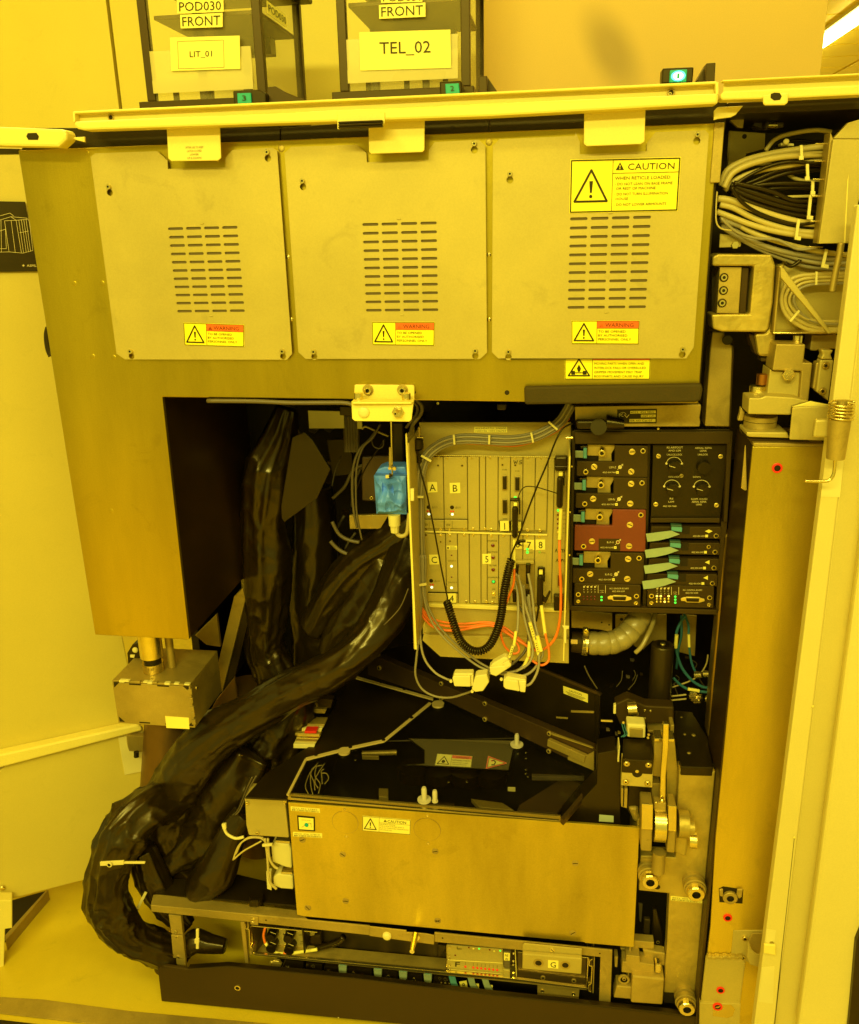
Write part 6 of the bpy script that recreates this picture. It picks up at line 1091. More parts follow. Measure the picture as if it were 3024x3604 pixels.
# ================================================================ RIGHT SIDE MECHANISM
rm = thing('lift_mechanism', 'steel clevis, lever and cast plate mechanism right of the stage box', 'lift mechanism')
Yq = .03
pr('cast_plate', q('Q', 555, 590, 798, 603)+q('R', 757, 0, 700, 600, 665, 1040, 655, 1118, 452, 1105, 458, 870, 472, 745, 488, 372, 283, 352, 296, 118, 395, 122)+q('Q', 530, 1180, 540, 830), Yq, .03, cast, rm, .002)
pr('plate_bevel', q('Q', 570, 566, 785, 573, 799, 602, 555, 589), Yq+.0025, .01, bright, rm); zq = P(q('Q', 570, 566)[0], Yq).z
pr('plate_top', q('Q', 568, 567, 785, 574, 745, 370, 640, 200, 520, 190, 530, 400), HZ(zq+.002), .02, black, rm, .002)
for x, y, r_ in ((592, 353, 10), (652, 358, 14), (620, 478, 12), (570, 238, 8)): screw(rm, 'Q', x, y, r_, HZ(zq+.002), 'dome', .5, m=steel2)
for nm, pts, Y in (('clevis_cheek', (302, 820, 380, 825, 376, 1000, 370, 1142, 297, 1136), -.015), ('clevis_cheek', (482, 832, 538, 838, 535, 1010, 526, 1152, 470, 1146, 480, 1000), -.012)): pr(nm, q('Q', *pts), Y, .04, steel2, rm, .003)
for pts in ((303, 818, 380, 824, 377, 995, 303, 990), (483, 830, 538, 836, 536, 1006, 481, 1002)): pr('cheek_face', q('Q', *pts), -.019, .003, bright, rm, .001)
a = P(q('Q', 422, 955)[0], .0); cyl('roller', V((P(q('Q', 382, 955)[0], 0).x, .006, a.z)), V((P(q('Q', 460, 955)[0], 0).x, .006, a.z)), .036, .036, bright, rm, 40)
pr('lever', q('Q', 448, 282, 487, 284, 485, 440, 466, 640, 464, 832, 424, 800, 430, 620, 443, 440), .0, .012, bright, rm, .002)
pr('lever_joint', q('Q', 385, 810, 470, 815, 468, 868, 384, 862), -.004, .02, steel2, rm, .002); screw(rm, 'Q', 440, 800, 16, -.004, 'dome', .8); screw(rm, 'Q', 400, 810, 10, -.004, 'dome', .8)
for pts, Y, m_ in (((388, 390, 442, 392, 430, 640, 378, 632), .035, steel2), ((472, 385, 525, 390, 548, 640, 545, 840, 470, 800), .05, cast), ((375, 680, 424, 682, 420, 812, 368, 806), .03, steel2), ((388, 382, 442, 380, 446, 402, 386, 402), .03, bright), ((476, 385, 524, 384, 522, 406, 474, 402), .045, bright), ((497, 290, 522, 290, 520, 345, 495, 340), .1, steel2), ((345, 325, 450, 322, 452, 342, 345, 340), .12, steel2), ((150, 430, 158, 430, 152, 540, 140, 538), .04, creamd), ((165, 715, 210, 718, 205, 850, 165, 838), .03, steel2), ((180, 715, 188, 716, 184, 840, 176, 840), .028, dark)): pr('block', q('Q', *pts), Y, .03, m_, rm, .001)
pr('dark_guard', q('Q', 215, 700, 372, 712, 360, 815, 300, 820, 292, 950, 250, 940, 208, 860), .045, .02, black, rm, .001); pr('curved_cheek', q('Q', 210, 842, 285, 842, 290, 946, 250, 946), .04, .02, steel2, rm, .006)
pr('square_block', q('Q', 172, 518, 382, 531, 375, 711, 165, 696), -.005, .02, panelm, rm, .0015); pr('block_top', q('Q', 172, 517, 382, 530, 366, 385, 180, 378), HZ(P(q('Q', 172, 517)[0], -.005).z+.001), .03, black, rm, .002)
for x, y in ((203, 548), (349, 557), (197, 670), (342, 681)): screw(rm, 'Q', x, y, 22, -.005, 'ring', .25, m=steel2, name='rim'); screw(rm, 'Q', x, y, 14, -.007, 'socket', .5)
screw(rm, 'Q', 273, 612, 34, -.005, 'flat', .02, m=dark, name='hole'); screw(rm, 'Q', 272, 600, 14, -.0055, 'dome', .4)
pr('valve_block', q('Q', 205, 282, 330, 290, 328, 380, 205, 372), .06, .03, creamd, rm, .003); pr('valve_top', q('Q', 222, 310, 312, 316, 310, 378, 222, 372), .057, .003, steel2, rm, .002)
for x in (190, 205): cable('wire', 'Q', [(x-20, 280), (x-10, 320), (x, 350), (x-25, 370)], .055, 4, teal, rm, 6)
for x, y in ((350, 352), (345, 372), (180, 270)): screw(rm, 'Q', x, y, 9, .05, 'hex', 1, m=goldc)
a = P(q('Q', 422, 1140)[0], .0); b = P(q('Q', 418, 1272)[0], .0); cyl('pin', V((a.x, .0, b.z)), V((a.x, .0, a.z)), .0125, .0125, steel2, rm, 24)
for x, y, r_, Yc in ((575, 948, 46, -.0), ): a = P(q('Q', 545, 950)[0], .01); b = P(q('Q', 615, 955)[0], .01); cyl('hub', V((a.x, .01, a.z)), V((b.x, .01, a.z)), .026, .026, cast, rm, 30)
for (x0, x1, y, m_, r_) in ((615, 655, 975, cast, .013), (620, 668, 1058, bright, .0155)): a = P(q('Q', x0, y)[0], .0); b = P(q('Q', x1, y)[0], .0); cyl('bolt_head', V((a.x, .0, a.z)), V((b.x, .0, a.z)), r_, r_, m_, rm, 22)
pr('lug', q('Q', 530, 1010, 620, 1015, 615, 1100, 600, 1180, 525, 1150), .008, .03, cast, rm, .004)
for k, x, y in (('R', 348, 205), ('R', 650, 285), ('R', 590, 1045)):
    a = P(q(k, x, y)[0], Yq)
    cyl('spacer', a, a+V((0, -.028, 0)), .0215, .0215, steel2, rm, 26, prof=[(0, .0215), (.3, .0215), (.33, .018), (.45, .018), (.48, .0215), (.8, .0215), (.83, .019), (1, .019)]) ; screw(rm, 'R', 0, 0, 1, Yq, 'socket', .7, rw=.0165, name='bolt_head').location = a+V((0, -.028, 0))-V(rm['_w']); bpy.data.objects[-1]
    sc1 = rm.children[-1]
for o in rm.children:
    if o.name.startswith('bolt_head') and o.rotation_mode == 'QUATERNION': o['_w'] = tuple(o.location)
screw(rm, 'R', 408, 328, 20, Yq, 'flat', .03, m=dark, name='hole'); codestrip(rm, q('R', 498, 387, 710, 408, 708, 436, 497, 416), Yq, '4022 455 76303', yels, 100, 14)
pr('dark_pocket', q('R', 452, 1035, 560, 1040, 570, 1110, 452, 1105), Yq-.0005, .0006, dark, rm, 0)
li = thing('inner_links', 'dark links and steel blocks in the gap right of the stage box', 'machine parts')
pr('link_arm', q('R', 378, 480, 405, 480, 445, 640, 450, 778, 385, 770, 380, 640), .08, .01, black, li, .002); pr('link_arm', q('R', 320, 545, 362, 548, 355, 670, 340, 690, 312, 680), .10, .01, mat('dark_steel_sheet', (.13, .09, .025)), li, .002); screw(li, 'R', 412, 698, 12, .08, 'ring', .3, m=steel2)
pr('blocks', q('R', 246, 688, 386, 700, 384, 745, 246, 735), .04, .02, steel2, li, .001); pr('blocks', q('R', 200, 786, 290, 795, 292, 836, 388, 852, 385, 922, 168, 900, 174, 830, 198, 832), .015, .03, steel2, li, .001); pr('blocks', q('R', 160, 740, 290, 752, 290, 792, 180, 786), .05, .03, cast, li, .001)
pr('blocks', q('R', 240, 926, 456, 947, 443, 1120, 230, 1105), .0, .04, steel2, li, .003); pr('blocks', q('R', 135, 993, 242, 1003, 236, 1082, 115, 1072), .01, .03, steel2, li, .002); pr('blocks', q('R', 396, 848, 436, 852, 434, 912, 394, 908), .01, .02, bright, li, .003); pr('blocks', q('R', 310, 750, 462, 775, 458, 860, 330, 822), .035, .02, steel2, li, .002)
pr('blocks', q('R', 120, 796, 145, 798, 140, 868, 122, 866), .03, .02, steel2, li, .001); screw(li, 'R', 183, 942, 38, .02, 'ring', .3, m=steel2, name='slotted_disc'); screw(li, 'R', 185, 942, 13, .015, 'socket', .6, m=steel2)
pr('glint', q('R', 282, 438, 310, 445, 300, 565, 288, 560), .12, .004, greyd, li)
# black cylinder
bc = thing('black_cylinder', 'upright matt black cylinder on a steel stem', 'cylinder')
a = P(q('J', 1005, 1045)[0], .20); b = P(q('J', 1005, 1655)[0], .20); r_ = wr('J', 113, a)
cyl('body', V((a.x, .20, b.z)), V((a.x, .20, a.z)), r_, r_, mat('satin_black_tube', (.022, .014, .003), .38, 0, .1, 8), bc, 40, prof=[(0, r_), (.97, r_), (.99, r_*.96), (1, r_*.9)]); cyl('screw', V((a.x, .20, a.z+.0005)), V((a.x, .20, a.z+.003)), .006, .005, bright, bc, 16); cyl('boss', V((a.x, .20, a.z)), V((a.x, .20, a.z+.0008)), .013, .013, blackp, bc, 20)
cyl('stem', V((a.x, .20, b.z-.13)), V((a.x, .20, b.z-.0005)), r_*.75, r_*.75, bright, bc, 30)
# hose
hs = thing('corrugated_hose', 'translucent corrugated hose with steel clamp under the control rack', 'hose')
path = cpath('J', [(262, 1035, .20), (340, 1035, .20), (430, 1035, .20), (520, 1020, .205), (610, 975, .21), (690, 900, .22), (750, 810, .23), (800, 700, .25)], .2, 26); rr = wr('J', 118, path[0])
vs, fs = sweep(path, rr, 36, lambda L, a, t: .93+.07*abs(math.sin(L*math.pi/.0195))**.6); link('hose', vs, fs, hosem, hs, smooth=True)
cyl('pipe_stub', P(q('J', 90, 1020)[0], .2), P(q('J', 275, 1035)[0], .2), rr*.88, rr*.92, olive, hs, 36); p0 = P(q('J', 196, 1030)[0], .2); p1 = P(q('J', 252, 1036)[0], .2); cyl('clamp_band', p0, p1, rr*1.06, rr*1.06, bright, hs, 40)
for i in range(16): pr('band_slot', q('J', 196, 960+i*15, 240, 968+i*15, 238, 973+i*15, 194, 965+i*15), .2-rr*1.09-.0005, .001, greyd, hs, 0) if i < 12 else None
pr('clamp_housing', q('J', 205, 905, 268, 915, 262, 975, 205, 965), .2-rr*1.0, .02, steel2, hs, .003); screw(hs, 'J', 235, 912, 26, .2-rr*1.05, 'slot', .6)
cyl('square_peg', P(q('J', 85, 1025)[0], .12), P(q('J', 150, 1028)[0], .12), .006, .006, bright, hs, 4)
tag(cable('clear_tube', 'J', [(930, 740, .24), (900, 850, .22), (850, 960, .20), (790, 1070, .19), (730, 1130, .19)], .2, 22, hosem, n=14), 'thin translucent tube beside the corrugated hose', 'tube')
bpn = thing('back_panels', 'tan steel panels standing behind the corrugated hose', 'panel')
for pts, Y in (((90, 705, 500, 740, 498, 930, 380, 900, 280, 890, 90, 880), .28), ((530, 750, 1045, 748, 1040, 1010, 900, 1010, 810, 1100, 760, 1090, 530, 930), .36), ((1200, 755, 1345, 760, 1325, 1165, 1170, 1125), .36)): pr('panel', q('J', *pts), Y, .006, steel2, bpn, .001)
screw(bpn, 'J', 590, 795, 16, .36, 'flat', .1, m=dark, name='hole'); screw(bpn, 'J', 467, 850, 9, .28, 'flat', .1, m=dark, name='hole'); screw(bpn, 'J', 393, 826, 9, .28, 'flat', .1, m=dark, name='hole')
tg = 'teal cables right of the black cylinder'
for lab, pts, Y, r_, m_ in (('leftmost teal cable curving down to the right post', [(1235, 755), (1180, 830), (1140, 940), (1140, 1100), (1190, 1270), (1290, 1400), (1400, 1470), (1490, 1480)], .26, 15, teal), ('inner teal cable dropping from the rack bar', [(1215, 740), (1260, 850), (1262, 960), (1270, 1080), (1290, 1220), (1340, 1340), (1360, 1350)], .28, 12, teal), ('teal cable passing behind the black cylinder', [(1190, 760), (1190, 950), (1160, 1100), (1140, 1290)], .3, 13, teal), ('low teal cable with a cream marker', [(1110, 1380), (1180, 1450), (1270, 1500), (1370, 1515), (1480, 1528)], .25, 14, teal), ('pale cable arcing up at the right', [(1455, 1150), (1440, 1240), (1380, 1340), (1280, 1410), (1100, 1475)], .27, 8, creamc), ('upper straight pale wire behind the cylinder', [(1090, 1565), (1240, 1548)], .26, 9, creamc), ('lower straight pale wire behind the cylinder', [(1090, 1605), (1240, 1590)], .26, 9, creamc),
   ('dark wire hanging left below the hose', [(220, 1260), (260, 1350), (310, 1430), (350, 1490)], .2, 7, greyd), ('thin dark wire arc below the hose', [(600, 1310), (590, 1400), (540, 1470)], .24, 4, greyd), ('second thin dark wire arc below the hose', [(750, 1350), (720, 1430), (655, 1500)], .24, 4, greyd)): tag(cable('cable', 'J', pts, Y, r_, m_), lab, 'cable', tg if m_ is teal else None)
for i, (x0, y0, x1, y1, w_) in enumerate(((1143, 950, 1132, 1080, 18), (1264, 948, 1268, 1070, 14), (1255, 1492, 1368, 1512, 17))): p = P(q('J', x0, y0)[0], .24); tag(cyl('wire_marker', p, P(q('J', x1, y1)[0], .24), wr('J', w_, p), wr('J', w_, p), yels, None, 12), ['cream marker on the leftmost teal cable', 'cream marker on the inner teal cable', 'cream marker on the low teal cable'][i], 'wire marker')
ft = thing('pipe_fittings', 'small chrome pipe fittings at the foot of the teal cables', 'fittings')
for i, (x, y) in enumerate(((1280, 1560), (1300, 1585), (1330, 1570), (1320, 1605), (1440, 1590), (1290, 1535), (1420, 1340), (1330, 1350))): p = P(q('J', x, y)[0], .26); cyl('fitting', p, p+V((.012, -.006, .004)), .0075, .006, bright, ft, 12)
md_ = thing('motor_cluster', 'dark motor parts behind the square block with four screws', 'machine parts')
pr('housing', q('Q', 125, 150, 210, 110, 260, 130, 330, 160, 520, 170, 520, 280, 330, 280, 330, 300, 160, 290, 130, 220), .13, .03, olive, md_, .003); pr('tab', q('Q', 115, 160, 132, 155, 130, 215, 113, 215), .12, .01, creamd, md_); cyl('barrel', P(q('Q', 210, 180)[0], .11), P(q('Q', 270, 175)[0], .11), .014, .014, bright, md_, 20); screw(md_, 'Q', 262, 212, 20, .128, 'ring', .5, m=steel2); pr('tab', q('Q', 30, 258, 108, 262, 108, 272, 30, 268), .1, .004, goldc, md_)
for x, y in ((325, 190), (362, 195), (325, 245)): screw(md_, 'Q', x, y, 9, .128, 'dome', .5)
for i in range(14): 
    x = random.uniform(10, 150); y = random.uniform(280, 700); pr('small_part', q('Q', x, y, x+random.uniform(6, 26), y+2, x+20, y+random.uniform(5, 14), x, y+8), .14+random.random()*.05, .01, random.choice((greyd, greyd, olive, steel2)), md_)
# scattered parts in dark zones
dk = thing('dark_recess_fittings', 'small fittings and wires in the dark zone behind the smoked cover', 'fittings')
for i in range(16):
    x = random.uniform(560, 1460); y = random.uniform(1150, 1480); a = random.uniform(-.5, .5)
    if i % 2: pr('small_part', q('J', x, y, x+random.uniform(15, 50), y+8, x+30, y+random.uniform(12, 30), x, y+16), .36+random.random()*.1, .01, random.choice((greyd, olive, steel2)), dk)
    else: cable('wire', 'J', [(x, y), (x+random.uniform(-40, 60), y+40), (x+random.uniform(-60, 80), y+100)], .36, random.uniform(3, 7), greyd, dk, 6, 4)
for i in range(46):
    x = random.uniform(480, 840); y = random.uniform(850, 1240)
    if i % 3: pr('small_part', q('U', x, y, x+random.uniform(5, 22), y+2, x+12, y+random.uniform(4, 16), x, y+7), .5+random.random()*.2, .01, random.choice((greyd, olive, brownm)), dk)
    else: cable('wire', 'U', [(x, y), (x+random.uniform(-30, 30), y+40), (x+random.uniform(-30, 40), y+90)], .5, random.uniform(1.5, 4), greyd, dk, 6, 4)
# posts
po = thing('tan_frame_post', 'upright tan steel post between header and control rack', 'post'); pr('post', q('F', 250, 622, 352, 628, 352, 700, 418, 738, 392, 1405, 190, 1400, 232, 790), .11, .04, steel2, po, .002); pr('post_side', q('F', 418, 738, 430, 745, 400, 1400, 393, 1405), .112, .04, brownm, po); screw(po, 'F', 372, 690, 40, .10, 'flat', .5, m=blackp, name='knob')
rp2 = thing('right_inner_post', 'brown steel upright with rounded edge right of the control rack', 'post'); pr('post', q('J', 1590, -60, 1700, -60, 1725, 700, 1690, 1200)+q('Q', 860, 0, 850, 560, 840, 340, 755, 340, 770, 0)[0:0]+q('Q', 885, 0, 870, 300, 850, 560, 800, 560, 745, 360, 770, 0)+q('J', 1545, 850, 1560, 500), .13, .04, mat('brown_steel', (.30, .19, .03), .35, .8, .2, 8), rp2, .006)
pr('dark_gap', q('R', 757, 0, 800, 0, 690, 1247, 660, 1120), .09, .02, dark, rp2, 0); screw(rp2, 'Q', 842, 200, 14, .12, 'flat', 1, m=blackp, name='peg')
# big column
cm = thing('right_column', 'tall square steel column with red plugs beside the open door', 'column')
Yc = -.012
pr('front_face', q('F', 583, 1568, 1172, 1570)+q('R', 1198, 0, 1135, 560, 1100, 900, 1060, 1300, 690, 1300, 700, 1150, 765, 600, 800, 0), Yc, .006, steel3, cm, .001)
ztc = P(q('F', 583, 1568)[0], Yc).z; xc0 = P(q('F', 583, 1568)[0], Yc).x; xc1 = P(q('F', 1172, 1570)[0], Yc).x
bx('column_top', xc0+.001, xc1, Yc+.001, .10, ztc+.0005, ztc+.006, steel2, cm); bx('left_face', xc0+.001, xc0+.006, Yc+.0065, .12, ZF, ztc, brownm, cm)
for k, x, y, r_ in (('F', 783, 1742, 42), ('R', 880, 532, 29)): screw(cm, k, x, y, r_, Yc, 'ring', .3, m=red, name='red_plug')
pr('bolt_pocket', q('R', 822, 340, 850, 325, 985, 345, 980, 440, 825, 430), Yc-.0006, .0008, dark, cm, 0); screw(cm, 'R', 895, 392, 48, Yc-.001, 'socket', .45, m=steel2, name='pocket_bolt'); pr('pocket_clip', q('R', 945, 345, 985, 345, 975, 400, 955, 410, 940, 380), Yc-.006, .004, steel2, cm, .002); pr('pocket_clip', q('R', 826, 350, 850, 345, 850, 395, 828, 390), Yc-.005, .004, steel2, cm, .001)
pr('foot_plate', q('R', 735, 792, 955, 792, 985, 802, 1002, 840, 968, 1112, 700, 1108), Yc-.006, .006, panelm, cm, .003); pr('foot_plate', q('R', 694, 1088, 700, 1108, 968, 1114, 960, 1300, 690, 1300), Yc-.010, .008, panelm, cm, .003)
for i in range(9): a = P(q('R', 740+i*26, 790+(i % 2)*6)[0], Yc-.006); bx('weld_bead', a.x, a.x+.010, Yc-.010, Yc-.0, a.z-.003, a.z+.003, cast, cm, .002)
for y in (1018, ): screw(cm, 'R', 832, y, 27, Yc-.006, 'ring', .3, m=red, name='red_plug')
screw(cm, 'R', 812, 1128, 32, Yc-.010, 'ring', .25, m=red, name='red_plug'); pr('oval_slot', q('R', 780, 1138, 870, 1120, 905, 1118, 930, 1150, 915, 1195, 880, 1208, 780, 1195), Yc-.0105, .0004, mat('bright_recess', (.7, .55, .12), .25, .9), cm, 0)
hg = thing('door_clip', 'grey hinge plate with curved clip and latch pin low on the column', 'hinge clip')
pr('plate', q('R', 918, 622, 1120, 618, 1100, 770, 1090, 870, 1010, 830, 902, 800), Yc-.002, .002, panelm, hg, .001)
for x, y in ((995, 668), (980, 795)): screw(hg, 'R', x, y, 18, Yc-.002, 'socket', .9)
pr('clip_back', q('R', 1020, 690, 1045, 640, 1120, 640, 1110, 770, 1060, 768, 1035, 745), Yc-.006, .003, steel2, hg, .002); pr('clip', q('R', 1018, 690, 1040, 750, 1075, 780, 1195, 795, 1190, 870, 1080, 865, 1030, 850, 1012, 800), -.045, .003, panelm, hg, .003)
a = P(q('R', 1162, 800)[0], -.06); b = P(q('R', 1156, 915)[0], -.06); cyl('barrel', a, b, .0145, .0145, steel2, hg, 24); cyl('pin', b, P(q('R', 1146, 985)[0], -.06), .005, .005, steel2, hg, 14); cyl('pin_tip', P(q('R', 1147, 960)[0], -.06), P(q('R', 1145, 990)[0], -.06), .008, .007, steel2, hg, 16)
# ---------------------------------------------------------------- open door on the right edge
rd = thing('right_service_door', 'pale yellow folded door edge standing open along the right side', 'door')
Yp_ = -.10
def vb(name, k0, xt, yt, xt2, k1, xb, yb, xb2, Y, d, m, bev=.002): return pr(name, q(k0, xt, yt, xt2, yt)+q(k1, xb2, yb, xb, yb), Y, d, m, rd, bev)
dpaint = mat('door_edge_paint', (.66, .55, .15), .5, 0, .05, 3, .05, 500, fine=.03)
vb('edge_strip', 'F', 1445, -420, 1580, 'R', 1052, 1300, 1190, Yp_, .02, dpaint)
e0 = P(q('R', 1190, 900)[0], Yp_+.002)
vb('inner_flat', 'F', 1580, -420, 1840, 'R', 1190, 1300, 1345, (e0, (.42, -.91, 0)), .02, dpaint)
e1 = P(q('R', 1345, 900)[0], Yp_-.004)
vb('raised_fold', 'F', 1840, -420, 2300, 'R', 1345, 1300, 1690, (e1, (-.18, -.98, 0)), .05, dpaint, .006)
pr('outer_band', q('R', 1690, 1300, 1745, 700, 1900, 300, 1900, 1300), Yp_-.03, .02, black, rd)
pr('seam', q('R', 1326, 0, 1330, 0, 1238, 800, 1195, 1300, 1188, 1300), Yp_-.0006, .0008, inkg, rd, 0)
pr('pocket', q('R', 1140, 612, 1204, 622, 1192, 710, 1138, 700), Yp_-.0005, .0008, creamd, rd, 0); screw(rd, 'R', 1176, 705, 15, Yp_-.001, 'ring', .4, m=steel2)
pr('pocket', q('R', 1110, 870, 1195, 862, 1185, 1112, 1090, 1098), Yp_-.0005, .0008, creamd, rd, 0); pr('lower_lip', q('R', 1125, 715, 1205, 720, 1205, 790, 1150, 780, 1122, 775), Yp_-.006, .006, cream, rd, .002)
pr('pocket', q('F', 1240, 1205, 1372, 1205, 1300, 1985, 1142, 1980), Yp_-.0006, .0008, creamd, rd, 0)
for k, x, y in (('Q', 1452, 165), ('Q', 1708, 415), ('Q', 1327, 1045), ('R', 1548, 485)): screw(rd, k, x, y, 8, Yp_-.0045, 'dome', .4, m=cream, name='paint_nib')
# spring latch
sl = thing('spring_latch', 'steel spring latch with bent rod handle on the right door edge', 'latch')
pr('latch_plate', q('F', 910, 1245, 1205, 1230, 1225, 1215, 1195, 1520, 885, 1512), -.035, .004, panelm, sl, .002); pr('strap', q('F', 1100, 1345, 1345, 1340, 1340, 1470, 1310, 1500, 1075, 1495), -.125, .010, panelm, sl, .004)
YL = -.135
cyl('barrel', P(q('F', 1300, 1340)[0], YL), P(q('F', 1262, 1665)[0], YL), .015, .0125, steel2, sl, 24); cyl('plunger', P(q('F', 1318, 1190)[0], YL), P(q('F', 1300, 1345)[0], YL), .007, .007, steel2, sl, 16)
sp = []
for i in range(61): t = i/60; c = P(q('F', 1316-12*t, 1200+135*t)[0], YL); a = t*5*2*math.pi; sp.append(c+V((math.cos(a)*.0165, math.sin(a)*.0165, 0)))
vs, fs = sweep(sp, .0017, 6); link('spring', vs, fs, bright, sl, smooth=True)
cable('handle_rod', 'F', [(1262, 1655), (1255, 1750), (1240, 1810), (1200, 1848), (1120, 1852), (1010, 1850)], YL, 14, bright, sl, 14)
# ---------------------------------------------------------------- upper right hinge castings
hc = thing('hinge_casting', 'cast hinge block with square opening at the upper right of the machine', 'hinge')
YH = .03
def frame4(name, k, o_, i_, Y, d, m, par): 
    for s in range(4): a = o_[2*s:2*s+2]; b = o_[(2*s+2) % 8:(2*s+2) % 8+2]; c = i_[(2*s+2) % 8:(2*s+2) % 8+2]; e = i_[2*s:2*s+2]; pr(name, q(k, *a, *b, *c, *e), Y, d, m, par, .0)
pr('cast_frame', q('F', 250, 10, 300, -15, 740, -10, 770, 80, 752, 380, 715, 600, 690, 628, 330, 625, 255, 600, 245, 482, 560, 478, 594, 85, 300, 85, 250, 85), YH, .05, cast, hc, .003)
pr('clamp_block', q('F', 313, 92, 494, 95, 468, 474, 287, 472), YH+.008, .05, steel2, hc, .001); pr('clamp_side', q('F', 494, 95, 552, 100, 525, 470, 468, 474), YH+.012, .05, brownm, hc, .001); pr('cavity', q('F', 250, 85, 594, 85, 560, 480, 245, 482), YH+.045, .003, dark, hc, 0)
for x, y in ((346, 178), (342, 285), (331, 388)): screw(hc, 'F', x, y, 36, YH+.008, 'ring', .12, m=black, name='rim'); screw(hc, 'F', x, y, 26, YH+.007, 'socket', .5)
cr = [(250+i*34, 570+((i*37) % 9)-(4 if i in (3, 5) else 0)) for i in range(5, 10)]
pr('cast_rib', q('F', 715, 600, 752, 380, 775, 90, 850, 60, 760, 620, 775, 640, 760, 800, 740, 830, 640, 830, 625, 800, 600, 640, 690, 628), YH+.012, .05, cast, hc, .006); pr('rib_side', q('F', 545, 640, 600, 640, 628, 828, 600, 800), YH+.02, .03, brownm, hc, .003)
screw(hc, 'C', 1008, 1482, 24, YH-.004, 'hex', 1.2, m=bright, name='nut'); pr('bent_plate', q('C', 920, 1415, 1055, 1430, 1045, 1495, 915, 1500), YH+.02, .004, panelm, hc, .001)
pr('foot', q('F', 650, 838, 712, 838, 708, 868, 652, 868), YH+.02, .03, olive, hc)
hb = thing('hinge_stack', 'stepped steel hinge blocks, rings and pins above the right column', 'hinge')
for nm, pts, Y, d_, m_ in (('block', (778, 724, 1018, 728, 1000, 878, 1075, 880, 1040, 1195, 965, 1190, 985, 948, 745, 942, 765, 800), -.0, .05, steel2), ('block', (725, 928, 748, 945, 978, 950, 960, 1190, 905, 1165, 700, 1145), .01, .05, panelm), ('block', (553, 1168, 650, 1168, 690, 1150, 920, 1165, 1050, 1195, 905, 1240, 898, 1308, 545, 1302), -.02, .05, panelm), ('block', (1068, 650, 1285, 650, 1275, 765, 1125, 765, 1110, 782, 1052, 778), .05, .04, steel2), ('block', (1145, 772, 1248, 776, 1222, 812, 1240, 852, 1140, 850, 1160, 812), -.01, .02, panelm), ('block', (1138, 856, 1248, 856, 1205, 1195, 1150, 1140, 1105, 1120), -.01, .02, panelm), ('block', (1105, 880, 1138, 870, 1110, 1115, 1075, 1090), .0, .02, steel2), ('bracket', (535, 1448, 870, 1450, 885, 1500, 560, 1490, 532, 1480), -.012, .06, panelm), ('bracket', (535, 1490, 880, 1505, 1170, 1545, 1168, 1568, 583, 1568), .0, .06, brownm), ('shard', (485, 1238, 520, 1285, 505, 1358, 458, 1355, 475, 1300), .03, .01, steel2), ('flap', (905, 1242, 1060, 1195, 1215, 1225, 1215, 1236), -.028, .004, cream)): pr(nm, q('F', *pts), Y, d_, m_, hb, .002)
for x, y in ((1181, 902), (1156, 1112)): screw(hb, 'F', x, y, 34, -.01, 'ring', .15, m=steel2, name='rim'); screw(hb, 'F', x, y, 24, -.013, 'socket', .5)
screw(hb, 'F', 875, 975, 52, .0, 'hex', .5, m=bright, name='nut')
for x, y0, y1, r_, m_ in ((668, 965, 1055, 48, mat('copper_pin', (.5, .2, .03), .3, .9)), (628, 1062, 1165, 66, bright), (955, 650, 715, 38, bright), (650, 1305, 1350, 130, steel2), (645, 1350, 1400, 128, steel2), (640, 1395, 1445, 100, bright)):
    a = P(q('F', x, y0)[0], .03); b = P(q('F', x, y1)[0], .03); cyl('ring', V((a.x, .03, b.z)), V((a.x, .03, a.z-.001)), wr('F', r_, a), wr('F', r_, a), m_, hb, 32)
tag(pr('side_reflector', q('F', 520, 1560, 526, 1558, 535, 1925, 520, 1930, 488, 1910), .0, .004, steel2, None, .001), 'thin vertical metal strip left of the column top', 'strip')
# recess behind the cables
ub_ = thing('upper_right_recess', 'dark recess with small brackets behind the cable bundle', 'recess')
bx('recess_back', .236, .9, .32, .33, 1.05, 1.66, black, ub_); bx('recess_roof', .236, .9, .0, .319, 1.645, 1.66, black, ub_)
for pts, Y, m_ in (((980, 790, 1195, 805, 1190, 900, 1080, 930, 1060, 1000, 965, 1020), .12, panelm), ((985, 700, 1068, 710, 1060, 775, 1030, 772, 985, 735), .08, steel2), ((1060, 600, 1210, 600, 1200, 790, 1120, 790, 1060, 720), .2, olive), ((1150, 690, 1180, 690, 1175, 780, 1120, 760), .14, greyd)): pr('bracket', q('C', *pts), Y, .01, m_, ub_, .001)
screw(ub_, 'C', 1068, 826, 14, .12, 'flat', .1, m=dark, name='hole'); screw(ub_, 'C', 1082, 702, 12, .11, 'ring', .6, m=steel2)
cyl('rod', P(q('C', 1195, 757)[0], .12), P(q('C', 1300, 757)[0], .12), .007, .004, greyd, ub_, 14); cyl('rod', P(q('C', 1210, 758)[0], .115), P(q('C', 1265, 758)[0], .115), .005, .005, bright, ub_, 14)
pr('pin_block', q('C', 1290, 865, 1370, 868, 1368, 885, 1290, 882), .05, .02, creamd, ub_, .001); screw(ub_, 'C', 1320, 858, 18, .045, 'dome', 1, m=creamd, name='knob')
for i, y in enumerate((865, 970, 1080, 1182, 1335, 1490)): pr('pin', q('C', 1500-i*8, y, 1605-i*12, y+2, 1605-i*12, y+9, 1500-i*8, y+9), .0, .004, bright, ub_)
ch = thing('cable_channel', 'upright pale metal channel catching the cable bundle at the right', 'cable channel')
